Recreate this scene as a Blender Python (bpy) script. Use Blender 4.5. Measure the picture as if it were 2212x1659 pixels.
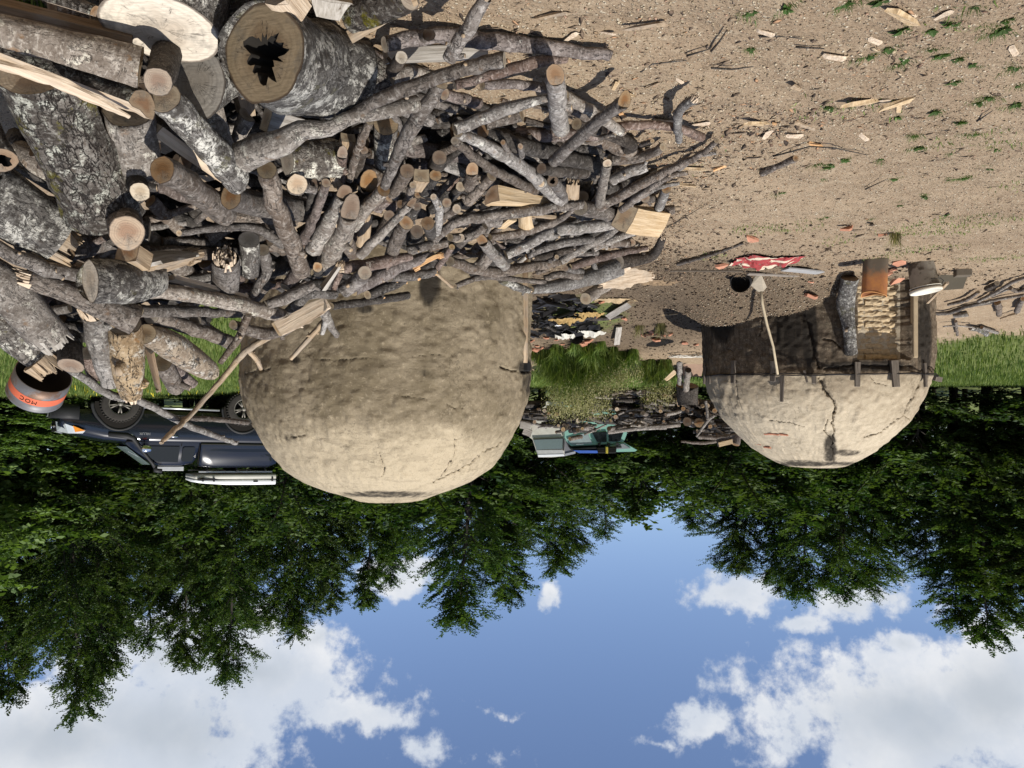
import bpy, math, random
import numpy as np
from mathutils import Vector, Matrix, noise
S = bpy.context.scene
for _o in list(bpy.data.objects): bpy.data.objects.remove(_o)
R = math.radians
random.seed(11); rng = np.random.default_rng(11)

# ---------------------------------------------------------------- camera (the photograph was taken with the phone upside down)
PITCH = R(0.43); EYE = 1.35; FV = 1662.0          # FV: focal length in px of a 2212 px wide picture
fwd = Vector((0, math.cos(PITCH), -math.sin(PITCH))); upw = Vector((0, math.sin(PITCH), math.cos(PITCH)))
cd = bpy.data.cameras.new('camera'); cam = bpy.data.objects.new('camera', cd); S.collection.objects.link(cam)
cd.sensor_width = 36; cd.lens = 36*FV/2212; cd.clip_start = .05; cd.clip_end = 1500
m = Matrix.Identity(4)
for i, ax in enumerate((Vector((-1, 0, 0)), -upw, -fwd)):
    for j in range(3): m[j][i] = ax[j]
m[2][3] = EYE
cam.matrix_world = m; S.camera = cam

# ---------------------------------------------------------------- sun and sky
SUN = Vector((-.36, -.44, .86)).normalized()      # towards the sun
sd = bpy.data.lights.new('sun', 'SUN'); sd.energy = 4.9; sd.angle = R(.5); sd.color = (1, .95, .87)
so = bpy.data.objects.new('sun', sd); S.collection.objects.link(so)
so.rotation_mode = 'QUATERNION'; so.rotation_quaternion = SUN.to_track_quat('Z', 'Y')
W = bpy.data.worlds.new('World'); S.world = W; W.use_nodes = True
S.view_settings.view_transform = 'Standard'; S.view_settings.look = 'None'
S.view_settings.gamma = 1; S.view_settings.use_curve_mapping = False; S.view_settings.exposure = .25
try:
    S.cycles.max_bounces = 6; S.cycles.transparent_max_bounces = 6; S.cycles.diffuse_bounces = 3
    S.cycles.glossy_bounces = 2; S.cycles.transmission_bounces = 3
except Exception: pass

class NT:                                          # small node-tree writer
    def __init__(s, tree): s.t = tree; s.t.nodes.clear()
    def n(s, kind, ins=None, **kw):
        nd = s.t.nodes.new('ShaderNode'+kind)
        for k, v in kw.items(): setattr(nd, k, v)
        for k, v in (ins or {}).items(): s.set(nd.inputs[k], v)
        return nd
    def set(s, sock, v):
        if isinstance(v, bpy.types.NodeSocket): s.t.links.new(v, sock)
        elif isinstance(v, bpy.types.Node): s.t.links.new(v.outputs[0], sock)
        elif isinstance(v, (tuple, list)) and len(v) == 3 and sock.type == 'RGBA': sock.default_value = (*v, 1)
        else: sock.default_value = v
    def math(s, op, a, b=0., clamp=False, c=None):
        nd = s.t.nodes.new('ShaderNodeMath'); nd.operation = op; nd.use_clamp = clamp
        s.set(nd.inputs[0], a); s.set(nd.inputs[1], b)
        if c is not None: s.set(nd.inputs[2], c)
        return nd.outputs[0]
    def mix(s, f, a, b, mode='MIX'):
        nd = s.t.nodes.new('ShaderNodeMix'); nd.data_type = 'RGBA'; nd.blend_type = mode
        s.set(nd.inputs[0], f); s.set(nd.inputs[6], a); s.set(nd.inputs[7], b)
        return nd.outputs[2]
    def ramp(s, f, a, b, ca=0., cb=1.):
        nd = s.t.nodes.new('ShaderNodeMapRange'); nd.clamp = True; nd.interpolation_type = 'SMOOTHSTEP'
        s.set(nd.inputs[0], f); s.set(nd.inputs[1], a); s.set(nd.inputs[2], b); s.set(nd.inputs[3], ca); s.set(nd.inputs[4], cb)
        return nd.outputs[0]
    def noise(s, vec, sc, det=4, rough=.55, out=0, dist=0.):
        nd = s.n('TexNoise', {'Scale': sc, 'Detail': det, 'Roughness': rough, 'Distortion': dist})
        if vec is not None: s.t.links.new(vec, nd.inputs['Vector'])
        return nd.outputs[out]
    def scale(s, vec, x, y, z):
        nd = s.n('Mapping'); s.t.links.new(vec, nd.inputs[0]); nd.inputs['Scale'].default_value = (x, y, z)
        return nd.outputs[0]

def build_sky():
    k = NT(W.node_tree)
    geo = k.n('TexCoord').outputs['Generated']
    sky = k.n('TexSky', sky_type='NISHITA'); sky.sun_disc = False
    sky.sun_elevation = math.asin(SUN.z); sky.sun_rotation = math.atan2(SUN.x, SUN.y)
    sky.air_density = 1.0; sky.dust_density = .3; sky.ozone_density = 2.5; sky.altitude = 600
    sp = k.n('SeparateXYZ', {0: geo})
    x, y, z = sp.outputs
    ys = k.math('MAXIMUM', y, .08)
    a = k.math('DIVIDE', x, ys); b = k.math('DIVIDE', z, ys)      # slopes against the horizon, seen towards +Y
    # clouds: (u, v, ru, rv, weight) of the photograph turned into sky directions
    C = [(120, 1600, 340, 130, 1.3), (330, 1560, 290, 135, 1.3), (560, 1460, 190, 90, 1.2), (690, 1385, 90, 45, .95), (590, 1600, 60, 60, .6),
         (420, 1390, 240, 95, 1.2), (790, 1540, 140, 65, .95), (930, 1620, 130, 45, .85), (850, 1250, 70, 42, 1.15), (900, 1225, 50, 30, .9),
         (1195, 1272, 30, 32, .8), (1600, 1290, 95, 45, .98), (1640, 1310, 60, 35, .8), (1830, 1300, 100, 42, 1.0), (1915, 1290, 60, 35, .85), (1735, 1350, 65, 25, .75),
         (1520, 1570, 85, 38, .72), (1480, 1530, 40, 35, .6), (1420, 1620, 40, 18, .6), (1950, 1385, 75, 35, .9), (2030, 1310, 45, 45, .85), (2170, 1400, 110, 55, .95),
         (1960, 1560, 330, 150, 1.35), (1790, 1470, 90, 55, .6), (1720, 1600, 90, 90, .9), (2160, 1500, 190, 130, 1.35), (1045, 1395, 25, 22, .42), (1000, 1500, 30, 25, .45), (1090, 1530, 35, 18, .5)]
    wv = k.noise(geo, 9., 5, .6, out=1)
    sw = k.n('SeparateXYZ', {0: wv})
    aw = k.math('ADD', a, k.math('MULTIPLY', k.math('SUBTRACT', sw.outputs[0], .5), .10))
    bw = k.math('ADD', b, k.math('MULTIPLY', k.math('SUBTRACT', sw.outputs[1], .5), .09))
    dens = None
    for (u, v, ru, rv, w) in C:
        ca, cb = -(u-1106)/FV, (v-842)/FV
        da = k.math('MULTIPLY', k.math('SUBTRACT', aw, ca), FV/ru); db = k.math('MULTIPLY', k.math('SUBTRACT', bw, cb), FV/rv)
        r2 = k.math('ADD', k.math('MULTIPLY', da, da), k.math('MULTIPLY', db, db))
        f = k.math('MULTIPLY', k.math('SUBTRACT', 1.6, k.math('SQRT', r2)), w)
        dens = f if dens is None else k.math('MAXIMUM', dens, f)
    front = k.ramp(y, .1, .25)
    gen = k.math('MULTIPLY', k.math('SUBTRACT', k.noise(geo, 2.6, 3, .5), .41), 6.)     # ordinary fair weather clouds everywhere else
    dens = k.math('ADD', k.math('MULTIPLY', dens, front), k.math('MULTIPLY', gen, k.math('SUBTRACT', 1., front)))
    fine = k.noise(geo, 16., 9, .62); mid = k.noise(geo, 42., 6, .6)
    d2 = k.math('ADD', dens, k.math('ADD', k.math('MULTIPLY', k.math('SUBTRACT', fine, .5), 3.4), k.math('MULTIPLY', k.math('SUBTRACT', mid, .5), 1.3)))
    cover = k.ramp(d2, .42, 1.15)
    thick = k.ramp(dens, .9, 2.0)
    lump = k.ramp(k.noise(geo, 7., 6, .6), .38, .66)
    bright = k.mix(lump, (6.0, 6.5, 7.3), (8.0, 8.1, 8.3))
    grey = k.mix(k.ramp(k.noise(geo, 5., 4, .5), .35, .65), (4.1, 4.6, 5.2), (6.2, 6.6, 7.2))
    cc = k.mix(k.math('MULTIPLY', thick, .75), bright, grey)
    blue = k.mix(1., sky.outputs[0], (1.22, 1.16, 1.22), 'MULTIPLY')
    col = k.mix(k.math('MULTIPLY', cover, .97), blue, cc)
    bg = k.n('Background', {'Color': col, 'Strength': .092})
    out = k.n('OutputWorld', {0: bg})
build_sky()

# ---------------------------------------------------------------- places: a point of the 2212 x 1659 picture at a distance Y
def P(u, v, Y):
    d = fwd + Vector((-1, 0, 0))*((u-1106)/FV) + upw*((v-829.5)/FV)
    return Vector((0, 0, EYE)) + d*(Y/d.y)
def px(p):                                         # and back
    q = np.asarray(p, float).reshape(-1, 3) - np.array([0, 0, EYE])
    d = q@np.array(fwd)
    return 1106 - q[:, 0]/d*FV, 829.5 + (q@np.array(upw))/d*FV
def terrain(x, y):
    t = np.clip((np.asarray(y, float)-9.6)/6.4, 0, 1); t = t*t*(3-2*t)
    z = 1.02*t + np.clip((np.asarray(y, float)-16)/30, 0, 1)*.55
    z = z + np.clip((np.asarray(x, float)-4)/5, 0, 1)*.30*t
    z = z + np.clip((np.asarray(y, float)-50)/45, 0, 1)*4.5
    return z + .018*np.sin(np.asarray(x)*2.1+1)*np.cos(np.asarray(y)*1.7)
def tz(x, y): return float(terrain(x, y))
def ground(u, v):                                  # where that line of sight meets the ground
    y = 2.
    lo, hi = 1.5, 60.
    for _ in range(40):
        mid = (lo+hi)/2; p = P(u, v, mid)
        if p.z > tz(p.x, p.y): lo = mid
        else: hi = mid
    p = P(u, v, lo); p.z = tz(p.x, p.y); return p

# ---------------------------------------------------------------- object helpers
COL = S.collection
def tag(o, label=None, cat=None, group=None, kind=None):
    if label: o['label'] = label
    if cat: o['category'] = cat
    if group: o['group'] = group
    if kind: o['kind'] = kind
    return o
def empty(name, loc=(0, 0, 0), rz=0.):
    o = bpy.data.objects.new(name, None); COL.objects.link(o); o.empty_display_size = .1
    o.location = loc; o.rotation_euler = (0, 0, rz); return o
def link(name, me, parent=None, mats=(), smooth=True):
    o = bpy.data.objects.new(name, me); COL.objects.link(o)
    if parent is not None: o.parent = parent
    for mt in mats: me.materials.append(mt)
    if smooth: me.shade_smooth()
    return o
def meshpy(name, vs, fs, mi=None):
    me = bpy.data.meshes.new(name); me.from_pydata([tuple(map(float, v)) for v in vs], [], fs)
    if mi is not None: me.polygons.foreach_set('material_index', mi)
    me.update(); return me
def meshnp(name, v, f, mi=None):                   # v (n,3), f (m,k) arrays with one polygon size
    v = np.asarray(v, np.float32); f = np.asarray(f, np.int32)
    me = bpy.data.meshes.new(name); me.vertices.add(len(v)); me.vertices.foreach_set('co', v.ravel())
    n, kk = f.shape
    me.loops.add(n*kk); me.loops.foreach_set('vertex_index', f.ravel())
    me.polygons.add(n); me.polygons.foreach_set('loop_start', np.arange(0, n*kk, kk, dtype=np.int32))
    if mi is not None: me.polygons.foreach_set('material_index', np.asarray(mi, np.int32))
    me.update(calc_edges=True); return me
class MB:                                          # collects simple solids into one mesh
    def __init__(s): s.v = []; s.f = []; s.m = []
    def add(s, vs, fs, m=0):
        b = len(s.v); s.v += [Vector(v) for v in vs]; s.f += [tuple(b+i for i in f) for f in fs]; s.m += [m]*len(fs); return s
    def box(s, c, d, rot=None, m=0, top=1.):
        vs = []
        for z in (-.5, .5):
            q = top if z > 0 else 1.
            for x, y in ((-.5, -.5), (.5, -.5), (.5, .5), (-.5, .5)):
                w = Vector((x*d[0]*q, y*d[1]*q, z*d[2]))
                if rot is not None: w = rot @ w
                vs.append(w+Vector(c))
        return s.add(vs, [(3, 2, 1, 0), (4, 5, 6, 7), (0, 1, 5, 4), (1, 2, 6, 5), (2, 3, 7, 6), (3, 0, 4, 7)], m)
    def tube(s, pts, r, n=8, m=0, cap=True):
        pts = [Vector(p) for p in pts]; k = len(pts)
        rs = r if isinstance(r, (list, tuple)) else [r]*k
        vs = []; fs = []; ref = None
        for i, p in enumerate(pts):
            t = (pts[min(i+1, k-1)]-pts[max(i-1, 0)]).normalized()
            if ref is None: ref = Vector((0, 0, 1)) if abs(t.z) < .9 else Vector((1, 0, 0))
            X = (ref - t*ref.dot(t)).normalized(); Y = t.cross(X); ref = X
            vs += [p+(X*math.cos(2*math.pi*j/n)+Y*math.sin(2*math.pi*j/n))*rs[i] for j in range(n)]
        for i in range(k-1):
            for j in range(n):
                fs.append((i*n+j, i*n+(j+1) % n, (i+1)*n+(j+1) % n, (i+1)*n+j))
        if cap: fs += [tuple(range(n-1, -1, -1)), tuple((k-1)*n+j for j in range(n))]
        return s.add(vs, fs, m)
    def lathe(s, prof, n=24, m=0, M=None, a0=0., a1=2*math.pi):
        full = abs(a1-a0-2*math.pi) < 1e-6; nn = n if full else n+1
        vs = []; fs = []
        for (r, z) in prof:
            for j in range(nn):
                a = a0+(a1-a0)*j/n; w = Vector((r*math.cos(a), r*math.sin(a), z)); vs.append(M @ w if M else w)
        for i in range(len(prof)-1):
            for j in range(n):
                j2 = (j+1) % nn; fs.append((i*nn+j, i*nn+j2, (i+1)*nn+j2, (i+1)*nn+j))
        return s.add(vs, fs, m)
    def build(s, name, mats, parent=None, smooth=False, bevel=0.):
        if not isinstance(mats, (list, tuple)): mats = [mats]
        me = meshpy(name, s.v, s.f, s.m); o = link(name, me, parent, mats, smooth)
        if bevel:
            b = o.modifiers.new('bevel', 'BEVEL'); b.width = bevel; b.segments = 2; b.limit_method = 'ANGLE'; b.angle_limit = R(40)
        return o
# ---------------------------------------------------------------- materials
def material(name):
    mt = bpy.data.materials.new(name); mt.use_nodes = True
    k = NT(mt.node_tree); b = k.n('BsdfPrincipled'); k.n('OutputMaterial', {0: b.outputs[0]})
    return mt, k, b
def bump(k, b, h, strength=.5, dist=.01):
    nd = k.n('Bump', {'Height': h, 'Strength': strength, 'Distance': dist}); k.t.links.new(nd.outputs[0], b.inputs['Normal'])
def simple(name, c, rough=.6, metal=0., var=.25, sc=8., spec=.3, dirt=None):
    mt, k, b = material(name); co = k.n('TexCoord').outputs['Object']
    n = k.noise(co, sc, 5)
    col = k.mix(n, tuple(x*(1-var) for x in c), tuple(min(1, x*(1+var)) for x in c))
    if dirt: col = k.mix(k.ramp(k.noise(co, sc*.6, 6, .65), dirt[1], dirt[1]+.12), col, dirt[0])
    k.set(b.inputs['Base Color'], col); b.inputs['Roughness'].default_value = rough
    b.inputs['Metallic'].default_value = metal; b.inputs['Specular IOR Level'].default_value = spec
    bump(k, b, n, .15, .003)
    return mt
def bark(name, dark, mid, pale, patch=(.55, .53, .47), patch_at=.62, cracks=.5, moss=0., plates=0.):
    mt, k, b = material(name); co = k.n('TexCoord').outputs['Object']; rnd = k.n('ObjectInfo').outputs['Random']
    off = k.n('VectorMath', {0: co, 1: k.n('CombineXYZ', {0: k.math('MULTIPLY', rnd, 37.), 1: k.math('MULTIPLY', rnd, 71.), 2: k.math('MULTIPLY', rnd, 13.)})}, operation='ADD').outputs[0]
    wv = k.noise(off, 7., 4, .6, out=1)
    warp = k.n('VectorMath', {0: off, 1: k.n('VectorMath', {0: wv, 'Scale': .09}, operation='SCALE').outputs[0]}, operation='ADD').outputs[0]
    n1 = k.noise(off, 9., 6, .62); n2 = k.noise(off, 46., 6, .7)
    rings = k.noise(k.scale(warp, 16, 16, 85), 1., 5, .65)       # short marks running round the stem
    col = k.mix(k.ramp(n1, .34, .66), dark, mid)
    col = k.mix(k.math('MULTIPLY', k.ramp(rings, .50, .72), .55), col, pale)
    col = k.mix(k.math('MULTIPLY', k.ramp(n2, .50, .68), .6), col, pale)
    blot = k.noise(off, 13., 8, .75)
    pt = k.math('MULTIPLY', k.ramp(blot, patch_at, patch_at+.06), k.ramp(n2, .34, .50))
    col = k.mix(k.math('MULTIPLY', pt, .9), col, patch)
    brn = k.ramp(k.noise(off, 21., 5, .6), .60, .70)
    col = k.mix(k.math('MULTIPLY', brn, .55), col, (dark[0]*1.5, dark[1]*1.15, dark[2]*.85))
    la = k.noise(k.scale(warp, 30, 30, 5), 1., 5, .6); lb = k.noise(k.scale(warp, 8, 8, 38), 1., 4, .6)
    c1 = k.math('MULTIPLY', k.ramp(k.math('ABSOLUTE', k.math('SUBTRACT', la, .5)), .020, .006), k.ramp(n1, .44, .56))
    c2 = k.math('MULTIPLY', k.ramp(k.math('ABSOLUTE', k.math('SUBTRACT', lb, .5)), .016, .004), k.ramp(blot, .50, .60))
    cr = k.math('MULTIPLY', k.math('MAXIMUM', c1, c2), cracks)
    if plates:
        vo = k.n('TexVoronoi', {'Vector': k.scale(warp, 30, 30, 15), 'Scale': 1., 'Randomness': 1.}, feature='DISTANCE_TO_EDGE').outputs[0]
        cr = k.math('MAXIMUM', cr, k.math('MULTIPLY', k.math('MULTIPLY', k.ramp(k.math('ADD', vo, k.math('MULTIPLY', k.math('SUBTRACT', n2, .5), .3)), .07, .0), k.ramp(n1, .40, .55)), plates))
    spk = k.ramp(k.noise(off, 105., 3, .6), .57, .66)
    col = k.mix(k.math('MULTIPLY', spk, .55), col, tuple(x*.45 for x in dark))
    col = k.mix(cr, col, (.016, .012, .010))
    if moss: col = k.mix(k.math('MULTIPLY', k.ramp(k.noise(off, 6., 7, .75), .56, .62), moss), col, k.mix(n2, (.045, .045, .010), (.16, .14, .035)))
    hs = k.n('HueSaturation', {'Color': col, 'Value': k.math('ADD', .72, k.math('MULTIPLY', rnd, .45)), 'Saturation': k.math('ADD', .7, k.math('MULTIPLY', k.math('FRACT', k.math('MULTIPLY', rnd, 7.3)), .8))})
    k.set(b.inputs['Base Color'], hs.outputs[0]); b.inputs['Roughness'].default_value = .78; b.inputs['Specular IOR Level'].default_value = .25
    h = k.math('SUBTRACT', k.math('ADD', k.math('MULTIPLY', rings, .45), k.math('ADD', k.math('MULTIPLY', n2, .8), k.math('MULTIPLY', n1, .8))), k.math('MULTIPLY', cr, 1.1))
    bump(k, b, h, 1., .012); return mt
BK = {
 'grey': bark('bark_grey', (.085, .068, .056), (.205, .178, .156), (.42, .388, .355), cracks=.6),
 'pale': bark('bark_pale', (.125, .108, .094), (.30, .274, .248), (.54, .51, .47), patch_at=.56, cracks=.5),
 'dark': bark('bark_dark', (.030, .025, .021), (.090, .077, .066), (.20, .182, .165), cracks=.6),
 'lichen': bark('bark_lichen', (.045, .039, .034), (.17, .155, .14), (.34, .325, .30), patch=(.58, .56, .50), patch_at=.50, cracks=.8, moss=.5, plates=.35),
 'rough': bark('bark_rough', (.028, .023, .019), (.125, .112, .10), (.31, .295, .27), patch=(.42, .42, .37), patch_at=.53, cracks=1., moss=.8, plates=.9),
 'red': bark('bark_reddish', (.085, .062, .052), (.21, .168, .148), (.40, .345, .315), cracks=.5),
 'peeled': bark('wood_barkless', (.20, .145, .095), (.40, .315, .22), (.54, .46, .36), patch=(.60, .56, .49), patch_at=.52, cracks=.9),
}
def wood(name, a, c, ink=(.07, .045, .03), streak=.5, gray=.3):      # grain along the piece
    mt, k, b = material(name); co = k.n('TexCoord').outputs['Object']; rnd = k.n('ObjectInfo').outputs['Random']
    off = k.n('VectorMath', {0: co, 1: k.n('CombineXYZ', {0: k.math('MULTIPLY', rnd, 33.), 1: 0., 2: k.math('MULTIPLY', rnd, 9.)})}, operation='ADD').outputs[0]
    g = k.noise(k.scale(off, 70, 70, 4), 1., 6, .65, dist=.5); g2 = k.noise(k.scale(off, 160, 160, 9), 1., 3, .6)
    big = k.noise(off, 7., 5, .6)
    col = k.mix(k.ramp(g, .35, .65), a, c)
    col = k.mix(k.math('MULTIPLY', k.ramp(big, .46, .66), gray), col, (.26, .235, .205))
    col = k.mix(k.math('MULTIPLY', k.ramp(g, .40, .30), streak), col, ink)
    k.set(b.inputs['Base Color'], col); b.inputs['Roughness'].default_value = .75; b.inputs['Specular IOR Level'].default_value = .25
    bump(k, b, k.math('ADD', g, k.math('MULTIPLY', g2, .4)), .8, .006); return mt
WD = {
 'blond': wood('wood_blond', (.40, .28, .155), (.56, .43, .275), streak=.35, gray=.12),
 'pale': wood('wood_pale', (.46, .35, .245), (.64, .53, .405), streak=.55, gray=.3),
 'tan': wood('wood_tan', (.24, .17, .105), (.42, .32, .215), streak=.8, gray=.5),
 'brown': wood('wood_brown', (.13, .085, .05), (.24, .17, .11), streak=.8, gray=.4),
 'greyed': wood('wood_greyed', (.26, .235, .20), (.42, .39, .35), streak=.9, gray=.3),
 'orange': wood('wood_orange', (.50, .27, .12), (.70, .44, .22), streak=.4, gray=.1),
}
def endgrain(name, core, outer, rim=(.10, .07, .05), cracks=.8):     # local Z is the stem's axis, radius 1 is stored in the UV-less object scale
    mt, k, b = material(name); at = k.n('Attribute', attribute_name='ring'); r = k.math('SUBTRACT', at.outputs['Fac'], 0.)
    co = k.n('TexCoord').outputs['Object']; rnd = k.n('ObjectInfo').outputs['Random']
    sp = k.n('SeparateXYZ', {0: co}); ang = k.math('ARCTAN2', sp.outputs[1], sp.outputs[0])
    wob = k.math('MULTIPLY', k.math('SUBTRACT', k.noise(co, 12., 3), .5), .35)
    rr = k.math('ADD', r, wob)
    rg = k.math('SINE', k.math('MULTIPLY', rr, 46.)); rg2 = k.noise(k.n('CombineXYZ', {0: k.math('MULTIPLY', rr, 9.), 1: k.math('MULTIPLY', rnd, 50.), 2: 0.}).outputs[0], 1., 3)
    saw = k.noise(k.scale(co, 14, 140, 14), 1., 4, .6)               # chainsaw marks
    col = k.mix(k.ramp(k.math('ADD', rr, k.math('MULTIPLY', k.math('SUBTRACT', k.noise(co, 6., 4), .5), .9)), .25, .75), core, outer)
    col = k.mix(k.math('MULTIPLY', k.ramp(rg, -.2, 1.), .16), col, tuple(x*.45 for x in core))
    col = k.mix(k.math('MULTIPLY', k.ramp(rg2, .5, .7), .3), col, tuple(x*.5 for x in core))
    col = k.mix(k.math('MULTIPLY', k.ramp(saw, .45, .65), .45), col, tuple(x*.55 for x in outer)); col = k.mix(k.math('MULTIPLY', k.ramp(k.noise(co, 9., 6, .7), .50, .66), .6), col, (.20, .175, .14))
    # drying cracks running out from the heart
    cv = k.n('CombineXYZ', {0: k.math('MULTIPLY', k.math('COSINE', ang), 2.6), 1: k.math('MULTIPLY', k.math('SINE', ang), 2.6), 2: k.math('ADD', k.math('MULTIPLY', rnd, 40.), k.math('MULTIPLY', r, .35))}).outputs[0]
    cn = k.noise(cv, 1., 5, .7)
    cw = k.math('ABSOLUTE', k.math('SUBTRACT', cn, .5))
    cr = k.math('MULTIPLY', k.ramp(cw, .009, .002), k.math('MULTIPLY', k.math('MULTIPLY', k.ramp(r, .86, .6), k.ramp(k.noise(co, 18., 2), .46, .56)), cracks))
    col = k.mix(cr, col, (.03, .02, .015))
    col = k.mix(k.math('MULTIPLY', k.ramp(k.math('ADD', r, k.math('MULTIPLY', k.math('SUBTRACT', k.noise(co, 25., 3), .5), .06)), .935, .975), .85), col, rim)
    col = k.n('HueSaturation', {'Color': col, 'Value': k.math('ADD', .58, k.math('MULTIPLY', rnd, .55)), 'Saturation': k.math('ADD', .62, k.math('MULTIPLY', k.math('FRACT', k.math('MULTIPLY', rnd, 5.7)), .5))}).outputs[0]
    k.set(b.inputs['Base Color'], col); b.inputs['Roughness'].default_value = .8; b.inputs['Specular IOR Level'].default_value = .2
    bump(k, b, k.math('SUBTRACT', k.math('ADD', k.math('MULTIPLY', saw, .5), k.math('MULTIPLY', rg, .05)), cr), .6, .004); return mt
EG = {
 'cream': endgrain('end_cream', (.44, .35, .245), (.58, .495, .375)),
 'tan': endgrain('end_tan', (.26, .185, .115), (.38, .30, .20)),
 'brown': endgrain('end_brown', (.20, .105, .045), (.27, .17, .09)),
 'orange': endgrain('end_orange', (.26, .135, .062), (.37, .255, .15)),
 'grey': endgrain('end_grey', (.28, .23, .17), (.40, .35, .28)),
 'fresh': endgrain('end_fresh', (.42, .27, .145), (.53, .40, .25)),
}
M_black = simple('charred_black', (.012, .012, .013), .8, var=.5)
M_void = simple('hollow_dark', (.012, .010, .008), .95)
def mud_material(name, base, pale, drk, low=None):
    mt, k, b = material(name); co = k.n('TexCoord').outputs['Object']
    soot = k.n('Attribute', attribute_name='soot').outputs['Fac']; pl = k.n('Attribute', attribute_name='pale').outputs['Fac']
    red = k.n('Attribute', attribute_name='red').outputs['Fac']; cr = k.n('Attribute', attribute_name='crack').outputs['Fac']
    n1 = k.noise(co, 2.2, 7, .65); n2 = k.noise(co, 14., 7, .7); n3 = k.noise(co, 90., 4, .7); sw = k.noise(k.scale(co, 5, 5, 16), 1., 6, .6, dist=.8)
    col = k.mix(k.ramp(n1, .40, .60), base, drk)
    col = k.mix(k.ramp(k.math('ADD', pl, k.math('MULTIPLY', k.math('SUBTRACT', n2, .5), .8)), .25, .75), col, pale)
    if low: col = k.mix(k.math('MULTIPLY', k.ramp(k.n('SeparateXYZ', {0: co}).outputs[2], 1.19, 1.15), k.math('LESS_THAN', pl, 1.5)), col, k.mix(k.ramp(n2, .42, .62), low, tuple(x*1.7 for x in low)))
    col = k.mix(k.math('MULTIPLY', k.ramp(sw, .50, .62), .30), col, tuple(x*.68 for x in base))
    col = k.mix(k.math('MULTIPLY', k.ramp(n3, .54, .66), .5), col, tuple(x*.5 for x in base)); n4 = k.noise(co, 33., 6, .75); col = k.mix(k.math('MULTIPLY', k.ramp(n4, .56, .66), .35), col, tuple(x*.55 for x in base)); col = k.mix(k.math('MULTIPLY', k.ramp(n4, .44, .36), .3), col, tuple(min(1, x*1.2) for x in pale))
    col = k.mix(k.math('MULTIPLY', k.ramp(n2, .60, .70), .35), col, tuple(min(1, x*1.25) for x in pale))
    col = k.mix(k.math('MULTIPLY', red, k.ramp(n2, .40, .55)), col, (.40, .17, .10))
    hc = k.n('TexVoronoi', {'Vector': k.n('VectorMath', {0: co, 1: k.noise(co, 4., 4, .6, out=1)}, operation='ADD').outputs[0], 'Scale': 3.1}, feature='DISTANCE_TO_EDGE').outputs[0]
    hair = k.math('MULTIPLY', k.ramp(hc, .010, .003), k.ramp(k.noise(co, 1.7, 3), .50, .58))
    col = k.mix(k.math('MULTIPLY', hair, .55), col, tuple(x*.35 for x in base))
    str_ = k.noise(k.scale(co, 11, 11, .9), 1., 5, .65)             # runs and smears of soot
    sf = k.ramp(k.math('ADD', soot, k.math('MULTIPLY', k.math('SUBTRACT', str_, .5), 1.1)), .35, .95)
    sf = k.math('MULTIPLY', sf, k.ramp(soot, .02, .2))
    col = k.mix(k.math('MULTIPLY', sf, .94), col, (.022, .019, .016))
    col = k.mix(k.ramp(cr, .3, .8), col, (.025, .02, .016))
    k.set(b.inputs['Base Color'], col); b.inputs['Roughness'].default_value = .93; b.inputs['Specular IOR Level'].default_value = .12
    bump(k, b, k.math('ADD', k.math('MULTIPLY', n2, 1.), k.math('ADD', k.math('MULTIPLY', n3, .35), k.math('ADD', k.math('MULTIPLY', sw, .5), k.math('MULTIPLY', hair, -.6)))), .75, .02); return mt
M_mud_big = mud_material('mud_plaster_greyish', (.27, .222, .152), (.425, .355, .25), (.17, .137, .088))
M_mud_far = mud_material('mud_plaster_sandy', (.385, .32, .23), (.475, .405, .30), (.29, .235, .165), (.105, .080, .056))
M_brickmud = simple('brick_under_mud', (.42, .325, .205), .95, var=.45, sc=34, dirt=((.20, .15, .095), .56))
M_brickred = simple('bare_brick', (.42, .19, .12), .9, var=.25, sc=30)
M_soil = None
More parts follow.
